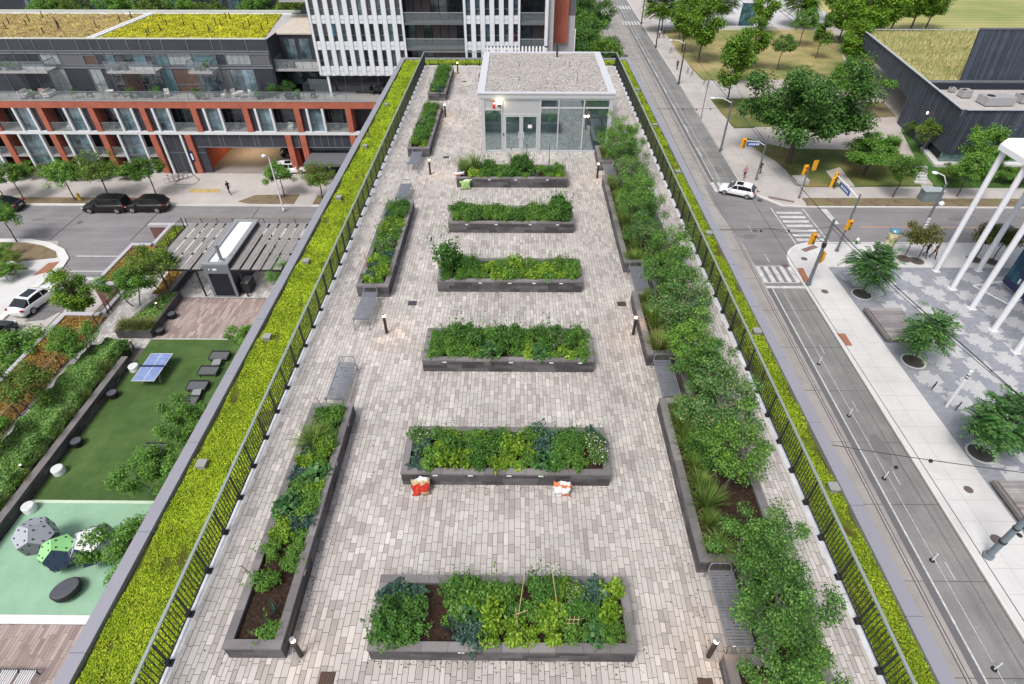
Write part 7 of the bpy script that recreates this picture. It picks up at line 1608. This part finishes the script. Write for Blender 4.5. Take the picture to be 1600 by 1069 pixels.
p6 = pole((33.1, 49.25, ZK), -15.0, .05, .05, 'thin pale post with a black and white head by the junction corner', M_white, name='signal_post'); MB().tube((0, 0, 2.5), (0, 0, 2.75), .12, n=10).build('collar', M_black, p6); MB().lathe([(.14, 2.8), (.17, 2.95), (.1, 3.1)], n=12).build('globe', M_white, p6)
for i, (x, y, l) in enumerate(((28.05, 77.9, 'dark tram pole on the east sidewalk, nearest of the row up the street'), (28.49, 107.6, 'dark tram pole on the east sidewalk, second up the street'), (28.84, 132, 'dark tram pole on the east sidewalk, third up the street'), (29.23, 153.2, 'dark tram pole on the east sidewalk, farthest up the street'))):
    pp_ = pole((x, y, ZK), -11.2, .15, .1, l, M_pole if i == 0 else M_dkpole)
    if i < 2: MB().path([(0, 0, 6.4), (-1.2, .3, 6.9), (-2.4, .5, 6.9)], .05).build('arm', M_white, pp_); MB().lathe([(.05, -.05), (.3, 0), (.3, .08), (.05, .14)], (-2.5, .5, 6.85), 12).build('lamp', M_white, pp_)
pole((28.3, 90.3, ZK), -12.5, .06, .05, 'thin pole on the sidewalk by the side path', M_pole)
p7 = pole((27.95, 17.9, ZK), -9.5, .19, .14, 'thick grey tram pole on the pale sidewalk at the lower right', mat('pole_bluegrey', (.17, .21, .24), .5)); MB().tube((0, 0, 1.6), (0, 0, 1.75), .215, n=12).tube((0, 0, 3.0), (0, 0, 3.1), .2, n=12).build('clamp', M_dark, p7); MB().lathe([(.05, 2.4), (.16, 2.5), (.05, 2.6)], (.4, -.1, 0), 10).build('camera', M_black, p7)
p8 = pole((-26.9, 60.2, ZK), -11.5, .09, .06, 'white street lamp by the kerb near the terracotta block entrance', M_white, name='street_lamp', cat='street lamp'); MB().path([(0, 0, 6.3), (.1, -1.2, 7.0)], .04).build('arm', M_white, p8); MB().lathe([(.05, -.1), (.22, -.04), (.24, .08), (.05, .2)], (.1, -1.3, 7.0), 12).build('lamp', M_white, p8)
def wire(label, pts, r_=.022, sag=.25):
    P = []
    for (a, b) in zip(pts[:-1], pts[1:]):
        for i in range(9): f = i / 8; P.append((a[0] + (b[0] - a[0]) * f, a[1] + (b[1] - a[1]) * f, a[2] + (b[2] - a[2]) * f - sag * 4 * f * (1 - f)))
    return tag(MB().path(P, r_, 5).build('overhead_wire', mat('wire_black', (.03, .03, .035), .5)), label, 'overhead wire', 'overhead tram wires')
wire('overhead wire from the zebra crossing pole across the tram street', [(27.9, 45.8, -11.6), (22.5, 46.0, -11.9), (10, 46, -11.6)]); wire('overhead span wire over the junction with small fittings', [(27.9, 45.8, -12.4), (23.6, 47, -12.6), (11, 47, -12.2)])
wire('overhead wire from the zebra crossing pole down the plaza side', [(27.94, 45.8, -11.3), (30.2, 30, -11.6), (34, 10, -11.4)], .035); wire('thinner overhead wire beside the plaza side wire', [(27.94, 45.8, -11.7), (30.8, 28, -12), (36, 8, -11.6)]); wire('overhead wire from the zebra crossing pole back to the park pole', [(27.94, 45.8, -11.3), (28.05, 77.9, -11.4)], .03)
wire('overhead wire continuing up the street between the first two dark poles', [(28.05, 77.9, -11.4), (28.49, 107.6, -11.4)], .03); wire('span wire over the tram street at the nearest dark pole', [(28.05, 77.9, -12.0), (14, 77.9, -12.0)]); wire('span wire over the tram street from the thick lower right pole', [(27.95, 17.9, -10.2), (12, 21.5, -10.6)]); wire('span wire from the thick lower right pole across the plaza', [(27.95, 17.9, -10.6), (40, 22.5, -10.2)])
wire('tram contact wire running along the near track', [(23.2, -5, -12.8), (23.4, 40, -12.8), (23.9, 80, -12.8), (25, 160, -12.8)], .018, .05)
fit = MB().lathe([(.04, -.12), (.12, 0), (.04, .12)], n=8).mesh('wire_fitting', M_dark)
for i, (x, y, z) in enumerate(((25.4, 77.9, -12.25), (23.6, 77.9, -12.3), (21.8, 77.9, -12.28), (24.9, 46.9, -12.7), (22.4, 47, -12.75), (20, 18.9, -10.75), (22, 19.3, -10.7))):
    tag(obj('wire_fitting', fit, None, (x, y, z)), f'small black fitting on the {"far" if i < 3 else ("junction" if i < 5 else "near")} span wire, {["right", "middle", "left", "right", "left", "left", "right"][i]} one', 'wire fitting', 'fittings on the span wires')
# ------------------------------------------------------------------ vehicles
M_tyre = mat('tyre', (.012, .012, .013), .8); M_rim = mat('rim', (.38, .39, .41), .3, .05, 3, metal=.7); M_cgl = mat('car_glass', (.012, .015, .018), .08, .1, 2, 0, spec=.5); M_head = mat('headlight', (.6, .62, .65), .15); M_tail = mat('taillight', (.35, .01, .01), .25); M_trim = mat('car_trim', (.02, .02, .022), .6)
def paint(name, c, m_=.0):
    if name in MATS: return MATS[name]
    m, n, p, o = nt(name); p.inputs['Base Color'].default_value = (*c, 1); p.inputs['Roughness'].default_value = .28; p.inputs['Metallic'].default_value = m_; p.inputs['Coat Weight'].default_value = .12; p.inputs['Coat Roughness'].default_value = .05; MATS[name] = m; return m
def car(label, loc, rz, kind, pm, name='parked_car', group='parked cars', z=Z0 + .01, cat='car'):
    """lofted body; x forward"""
    spec = {'hatch': (4.25, 1.79, 1.48, [(-2.1, .55, .98), (-1.95, .5, 1.02), (-1.3, .5, .98), (0, .5, .96), (.9, .5, .95), (1.6, .5, .84), (2.0, .5, .72), (2.12, .5, .55)], [(-2.0, 1.0), (-1.5, 1.36), (-.8, 1.43), (0, 1.42), (.42, 1.33), (1.15, .94)], (-1.28, 1.32), .31),
            'suv': (4.7, 1.86, 1.68, [(-2.33, .6, 1.05), (-2.2, .5, 1.1), (-1.4, .5, 1.08), (0, .5, 1.06), (1.0, .5, 1.06), (1.8, .5, .98), (2.2, .5, .86), (2.35, .5, .6)], [(-2.25, 1.1), (-1.9, 1.56), (-1.0, 1.67), (.1, 1.66), (.6, 1.54), (1.25, 1.06)], (-1.42, 1.45), .36),
            'van': (5.1, 1.95, 1.75, [(-2.52, .6, 1.05), (-2.4, .5, 1.08), (-1.4, .5, 1.06), (0, .5, 1.04), (1.2, .5, 1.0), (2.0, .5, .88), (2.4, .5, .74), (2.55, .5, .55)], [(-2.48, 1.08), (-2.25, 1.62), (-1.2, 1.74), (.3, 1.72), (.95, 1.52), (1.75, 1.0)], (-1.55, 1.6), .34),
            'sedan': (4.8, 1.84, 1.44, [(-2.38, .55, .9), (-2.2, .5, 1.0), (-1.5, .5, .98), (0, .5, .94), (1.0, .5, .92), (1.8, .5, .82), (2.25, .5, .7), (2.4, .5, .52)], [(-1.95, .99), (-1.15, 1.36), (-.6, 1.43), (.15, 1.43), (.6, 1.32), (1.2, .92)], (-1.4, 1.45), .34)}[kind]
    Lc, W, H, body, roof, axles, wr = spec; hw = W / 2
    t = thing(name, label, cat, (loc[0], loc[1], z), rz, group)
    V = []; F = []; rows = []
    for i, (x, zl, zt) in enumerate(body):
        tp = .86 if i in (0, len(body) - 1) else (.95 if i in (1, len(body) - 2) else 1.0); w = hw * tp
        rows.append([(x, -w * .9, .2), (x, -w, .36), (x, -w * 1.0, zt * .62), (x, -w * .95, zt - .07), (x, -w * .82, zt), (x, 0, zt + .035), (x, w * .82, zt), (x, w * .95, zt - .07), (x, w, zt * .62), (x, w, .36), (x, w * .9, .2)])
    bm = bmesh.new(); vv = [[bm.verts.new(p) for p in r_] for r_ in rows]
    for i in range(len(vv) - 1):
        for j in range(len(vv[0]) - 1): bm.faces.new((vv[i][j], vv[i][j + 1], vv[i + 1][j + 1], vv[i + 1][j]))
        bm.faces.new((vv[i][-1], vv[i][0], vv[i + 1][0], vv[i + 1][-1]))
    bm.faces.new(vv[0][::-1]); bm.faces.new(vv[-1]); bmesh.ops.recalc_face_normals(bm, faces=bm.faces)
    me = bpy.data.meshes.new('body'); bm.to_mesh(me); bm.free(); me.materials.append(pm)
    for p in me.polygons: p.use_smooth = True
    b = obj('body', me, t); md = b.modifiers.new('s', 'SUBSURF'); md.levels = md.render_levels = 1
    # cabin: glass loft plus roof skin and pillars
    def sec(x, zt, k_): w = hw * (.90 if k_ in (0, len(roof) - 1) else .80); return (x, w, zt)
    gl = MB(); pl = MB(); n = len(roof); belt = lambda x: max(.8, float(np.interp(x, [q[0] for q in body], [q[2] for q in body]))) - .03
    for i in range(n - 1):
        (x0, z0_), (x1, z1_) = roof[i], roof[i + 1]; w0 = hw * (.84 if i == 0 else .74); w1 = hw * (.84 if i == n - 2 else .74); b0, b1 = belt(x0), belt(x1)
        for s in (-1, 1): gl.face([(x0, s * hw * .86, b0), (x1, s * hw * .86, b1), (x1, s * w1, z1_ - .02), (x0, s * w0, z0_ - .02)][::s])
        if i in (0, n - 2): gl.face([(x0, -w0, z0_), (x1, -w1, z1_), (x1, w1, z1_), (x0, w0, z0_)][::-1])
        else: pl.face([(x0, -w0, z0_), (x0, w0, z0_), (x1, w1, z1_), (x1, -w1, z1_)][::-1]); 
    gl.build('windows', M_cgl, t)
    for i in range(1, n - 1):
        x0, z0_ = roof[i]; xb = x0 + (.35 if i == n - 2 else (-.2 if i == 1 else 0))
        if i in (1, n - 2, n // 2):
            for s in (-1, 1): pl.tube((xb if i != n // 2 else x0, s * hw * .865, belt(x0)), (x0, s * hw * .75, z0_ - .01), .035, n=6)
    for i in range(1, n - 2):
        (x0, z0_), (x1, z1_) = roof[i], roof[i + 1]; 
        for s in (-1, 1): pl.tube((x0, s * hw * .745, z0_ - .015), (x1, s * hw * .745, z1_ - .015), .035, n=6)
    pl.build('roof', pm, t)
    if kind in ('hatch', 'sedan'): MB().box(-.5 if kind == 'hatch' else -.9, .25, -hw * .5, hw * .5, roof[2][1] - .0, roof[2][1] + .012).build('sunroof', M_cgl, t)
    for ax in axles:
        for s in (-1, 1):
            w_ = thing('wheel', None, None); 
            for kk in ('label', 'category'):
                if kk in w_: del w_[kk]
            w_.parent = t; w_.location = (ax, s * (hw - .1), wr); w_.rotation_euler = (R(90), 0, 0)
            MB().lathe([(wr * .65, -.11), (wr * .95, -.11), (wr, -.07), (wr, .07), (wr * .95, .11), (wr * .65, .11)], n=24).build('tyre', M_tyre, w_)
            rm = MB().tube((0, 0, -.09), (0, 0, .09), wr * .18, n=10)
            for a in range(5): th = a * 6.283 / 5; rm.tube((0, 0, -s * .105), (wr * .62 * math.cos(th), wr * .62 * math.sin(th), -s * .105), .045, .035, 6)
            rm.lathe([(wr * .55, -.12), (wr * .66, -.12), (wr * .66, .12), (wr * .55, .12)], n=20); rm.build('rim', M_rim, w_)
    for s in (-1, 1):
        hx = body[-2][0] + .02; tx = body[1][0] - .06; hz = body[-2][2] - .08; tz = body[1][2] - .14
        MB().box(hx - .22, hx + .06, min(s * hw * .62, s * hw * .92), max(s * hw * .62, s * hw * .92), hz - .1, hz + .02).build('headlight', M_head, t)
        MB().box(tx - .06, tx + .12, min(s * hw * .66, s * hw * .955), max(s * hw * .66, s * hw * .955), tz - .07, tz + .08).build('taillight', M_tail, t)
        MB().box(.75, .95, min(s * hw * .92, s * (hw + .16)), max(s * hw * .92, s * (hw + .16)), .92, 1.04).build('mirror', pm, t)
    MB().box(body[0][0] - .012, body[0][0] + .05, -.26, .26, .62, .74).build('number_plate', M_white, t); MB().box(-Lc / 2 + .2, Lc / 2 - .2, -hw + .1, hw - .1, .17, .24).build('underbody', M_trim, t)
    MB().box(body[-1][0] - .03, body[-1][0] + .02, -hw * .55, hw * .55, .34, .48).build('grille', M_trim, t)
    return t
PB = paint('paint_black', (.005, .005, .006)); PW = paint('paint_white', (.74, .75, .77)); PDB = paint('paint_dark_blue', (.012, .016, .028)); PMR = paint('paint_dark_plum', (.008, .0065, .008)); PGR = paint('paint_graphite', (.025, .03, .03))
car('white hatchback turning on the tram street beside the glassless rail', (26.6, 65.0), R(-207), 'hatch', PW, 'hatchback_car', z=Z0 + .015)['label'] = 'white hatchback turning at the junction beside the top zebra stripes'
car('black minivan parked at the kerb, left of the black crossover', (-47.3, 60.35), R(180), 'van', PMR, 'minivan'); car('black crossover parked at the kerb, right of the black minivan', (-42.6, 60.45), R(180), 'suv', PB, 'suv_car')
car('dark blue sedan cut by the left edge of the far street', (-59.6, 60.35), R(180), 'sedan', PDB, 'sedan_car'); car('white sedan with a dark roof parked on the left side street', (-44.0, 42.3), R(80), 'sedan', PW, 'sedan_car')
car('black crossover parked behind the white sedan, at the left edge', (-44.4, 36.6), R(84), 'suv', PGR, 'suv_car'); car('black car standing inside the tunnel entrance of the terracotta block', (-29.9, 76.5), R(200), 'suv', PB, 'suv_car')
car('white car nosing out behind the pier at the tunnel entrance', (-29.2, 70.6), R(12), 'hatch', PW, 'hatchback_car'); car('dark car half hidden by the white columns at the right edge', (52.2, 54.8), R(4), 'sedan', PDB, 'sedan_car')
# cyclists' bikes
def bike(x, y, z, rz, label):
    t = thing('bicycle', label, 'bicycle', (x, y, z), rz, 'parked bicycles')
    for wx_ in (-.52, .52):
        mb = MB(); mb.path([(wx_ + .33 * math.cos(a / 14 * 6.283), 0, .34 + .33 * math.sin(a / 14 * 6.283)) for a in range(15)], .018, 5); w_ = mb.build('wheel', M_tyre, t)
    MB().path([(-.52, 0, .34), (-.15, 0, .36), (.36, 0, .82), (-.22, 0, .86), (-.52, 0, .34)], .018, 5).path([(-.15, 0, .36), (-.25, 0, .95)], .016, 5).path([(.52, 0, .34), (.36, 0, .95)], .018, 5).build('frame', M_steel, t)
    MB().box(-.36, -.14, -.06, .06, .95, .99).build('saddle', M_black, t); MB().path([(.36, -.25, .98), (.36, .25, .98)], .015, 5).build('handlebar', M_black, t)
for i, (x, y) in enumerate(((-41.9, 68.6), (-42.3, 68.2), (-42.7, 67.8), (-43.1, 67.4))): bike(x, y, ZK, R(30), f'grey bicycle in the rack at the terracotta pier, {ORD[i]} from the right')
for i, (x, y) in enumerate(((31.4, 113.8), (31.9, 112.5), (33.0, 107.5), (33.3, 106.3), (31.0, 127.5))): bike(x, y, ZK, R(60), f'bicycle parked along the far sidewalk by the lawn, {ORD[i]} of five')
bike(-25.3, 67.4, ZK, R(15), 'dark bicycle lying near the entrance canopy of the terracotta block')
# ------------------------------------------------------------------ people (one continuous skinned body each)
M_skin = mat('skin', (.45, .27, .19), .6); M_hair = mat('hair_dark', (.03, .02, .015), .7)
def person(label, loc, rz, top, legs, walk=.25, z=ZK, shorts=False, arm=.2):
    t = thing('person', label, 'person', (loc[0], loc[1], z), rz, 'people walking')
    J = {'pel': (0, 0, .95), 'spi': (0, .0, 1.15), 'che': (0, 0, 1.36), 'nec': (0, .0, 1.5), 'hd0': (0, .01, 1.58), 'hd1': (0, .02, 1.68), 'hd2': (0, .01, 1.74)}
    E = [('pel', 'spi'), ('spi', 'che'), ('che', 'nec'), ('nec', 'hd0'), ('hd0', 'hd1'), ('hd1', 'hd2')]
    rad = {'pel': (.15, .11), 'spi': (.13, .1), 'che': (.165, .11), 'nec': (.055, .055), 'hd0': (.075, .085), 'hd1': (.085, .1), 'hd2': (.06, .07)}
    for s, k_ in ((-1, 'l'), (1, 'r')):
        f = walk * s
        J.update({k_ + 'hip': (s * .10, 0, .90), k_ + 'kne': (s * .10, f * .55 + .05, .50), k_ + 'ank': (s * .10, f - (.05 if s * walk < 0 else 0), .09), k_ + 'toe': (s * .11, f + .16, .035),
                  k_ + 'sho': (s * .18, 0, 1.42), k_ + 'elb': (s * .24, -f * arm * 2, 1.14), k_ + 'wri': (s * .24, -f * arm * 4 + .06, .90), k_ + 'han': (s * .235, -f * arm * 4.6 + .08, .82)})
        E += [('pel', k_ + 'hip'), (k_ + 'hip', k_ + 'kne'), (k_ + 'kne', k_ + 'ank'), (k_ + 'ank', k_ + 'toe'), ('che', k_ + 'sho'), (k_ + 'sho', k_ + 'elb'), (k_ + 'elb', k_ + 'wri'), (k_ + 'wri', k_ + 'han')]
        rad.update({k_ + 'hip': (.095, .1), k_ + 'kne': (.06, .065), k_ + 'ank': (.04, .045), k_ + 'toe': (.04, .03), k_ + 'sho': (.06, .06), k_ + 'elb': (.042, .042), k_ + 'wri': (.03, .03), k_ + 'han': (.035, .022)})
    ks = list(J); me = bpy.data.meshes.new('body'); me.from_pydata([J[q] for q in ks], [(ks.index(a), ks.index(b)) for a, b in E], [])
    o = bpy.data.objects.new('body', me); COL.objects.link(o); md = o.modifiers.new('k', 'SKIN'); 
    if not me.skin_vertices: 
        bm = bmesh.new(); bm.from_mesh(me); bm.verts.layers.skin.verify(); bm.to_mesh(me); bm.free()
    sv = me.skin_vertices[0].data
    for i, q in enumerate(ks): sv[i].radius = rad[q]; sv[i].use_root = (q == 'pel')
    s2 = o.modifiers.new('s', 'SUBSURF'); s2.levels = 1
    dg = bpy.context.evaluated_depsgraph_get(); m2 = bpy.data.meshes.new_from_object(o.evaluated_get(dg)); bpy.data.objects.remove(o)
    m2.materials.clear()
    for m_ in (top, legs, M_skin, M_hair, M_black): m2.materials.append(m_)
    for p in m2.polygons:
        c = p.center; p.use_smooth = True
        p.material_index = 3 if (c.z > 1.66 or (c.z > 1.56 and c.y < -.02)) else 2 if (c.z > 1.49 or (abs(c.x) > .19 and c.z < 1.22 and c.z > .7)) else 0 if c.z > .97 else 4 if c.z < .08 else (2 if shorts and c.z < .55 else 1)
    obj('body', m2, t); return t
c_ = lambda n, col: mat(n, col, .8)
person('person in a black top and trousers walking on the driveway apron', (-34.6, 64.2), R(60), c_('cloth_black', (.02, .02, .022)), c_('cloth_charcoal', (.03, .03, .035)), .28)
person('person in black walking on the path behind the blue street sign', (38.9, 66.6), R(20), c_('cloth_black', (.02, .02, .022)), c_('cloth_black', (.02, .02, .022)), .3)
person('person in a pink top at the foot of the pole with the blue sign', (28.6, 69.0), R(180), c_('cloth_pink', (.45, .20, .22)), c_('cloth_purple', (.10, .05, .10)), .15, shorts=True)
person('person in dark clothes standing behind the pole with the blue sign', (31.0, 70.5), R(150), c_('cloth_navy', (.02, .025, .05)), c_('cloth_charcoal', (.03, .03, .035)), .1)
person('person in black walking up the east sidewalk past the bicycles', (29.9, 116), R(0), c_('cloth_black', (.02, .02, .022)), c_('cloth_charcoal', (.03, .03, .035)), .25)
person('left one of two people on the far sidewalk, in a pale shirt', (30.9, 139.5), R(0), c_('cloth_pale', (.45, .45, .45)), c_('cloth_charcoal', (.03, .03, .035)), .2)
person('right one of two people on the far sidewalk, in dark clothes', (31.9, 140.0), R(0), c_('cloth_black', (.02, .02, .022)), c_('cloth_charcoal', (.03, .03, .035)), -.2)
person('left person under the small olive tree behind the columns', (41.7, 50.9), R(200), c_('cloth_black', (.02, .02, .022)), c_('cloth_black', (.02, .02, .022)), .25)
person('right person under the small olive tree behind the columns', (42.4, 50.7), R(200), c_('cloth_olive', (.07, .06, .03)), c_('cloth_black', (.02, .02, .022)), -.25)
# two bits of street clutter
tag(MB().lathe([(.22, 0), (.18, .1), (.14, .6), (.2, .65), (.1, .8)], (-51.9, 62.6, ZK), 12).build('fire_hydrant', mat('hydrant_yellow', (.6, .42, .04), .5)), 'small yellow fire hydrant on the dry verge by the left street', 'fire hydrant')
t = thing('bike_rack', 'thin dark hoop rack on the sidewalk at the tunnel entrance', 'bike rack', (-41.2, 68.0, ZK)); MB().path([(-1.3, 0, 0), (-1.0, 0, 1.0), (.6, 0, 1.0), (1.3, 0, 0)], .04).path([(-1.3, 0, 0), (-1.4, -1.2, 0), (1.0, -1.2, 0), (1.3, 0, 0)], .03).build('hoop', M_dkpole, t)
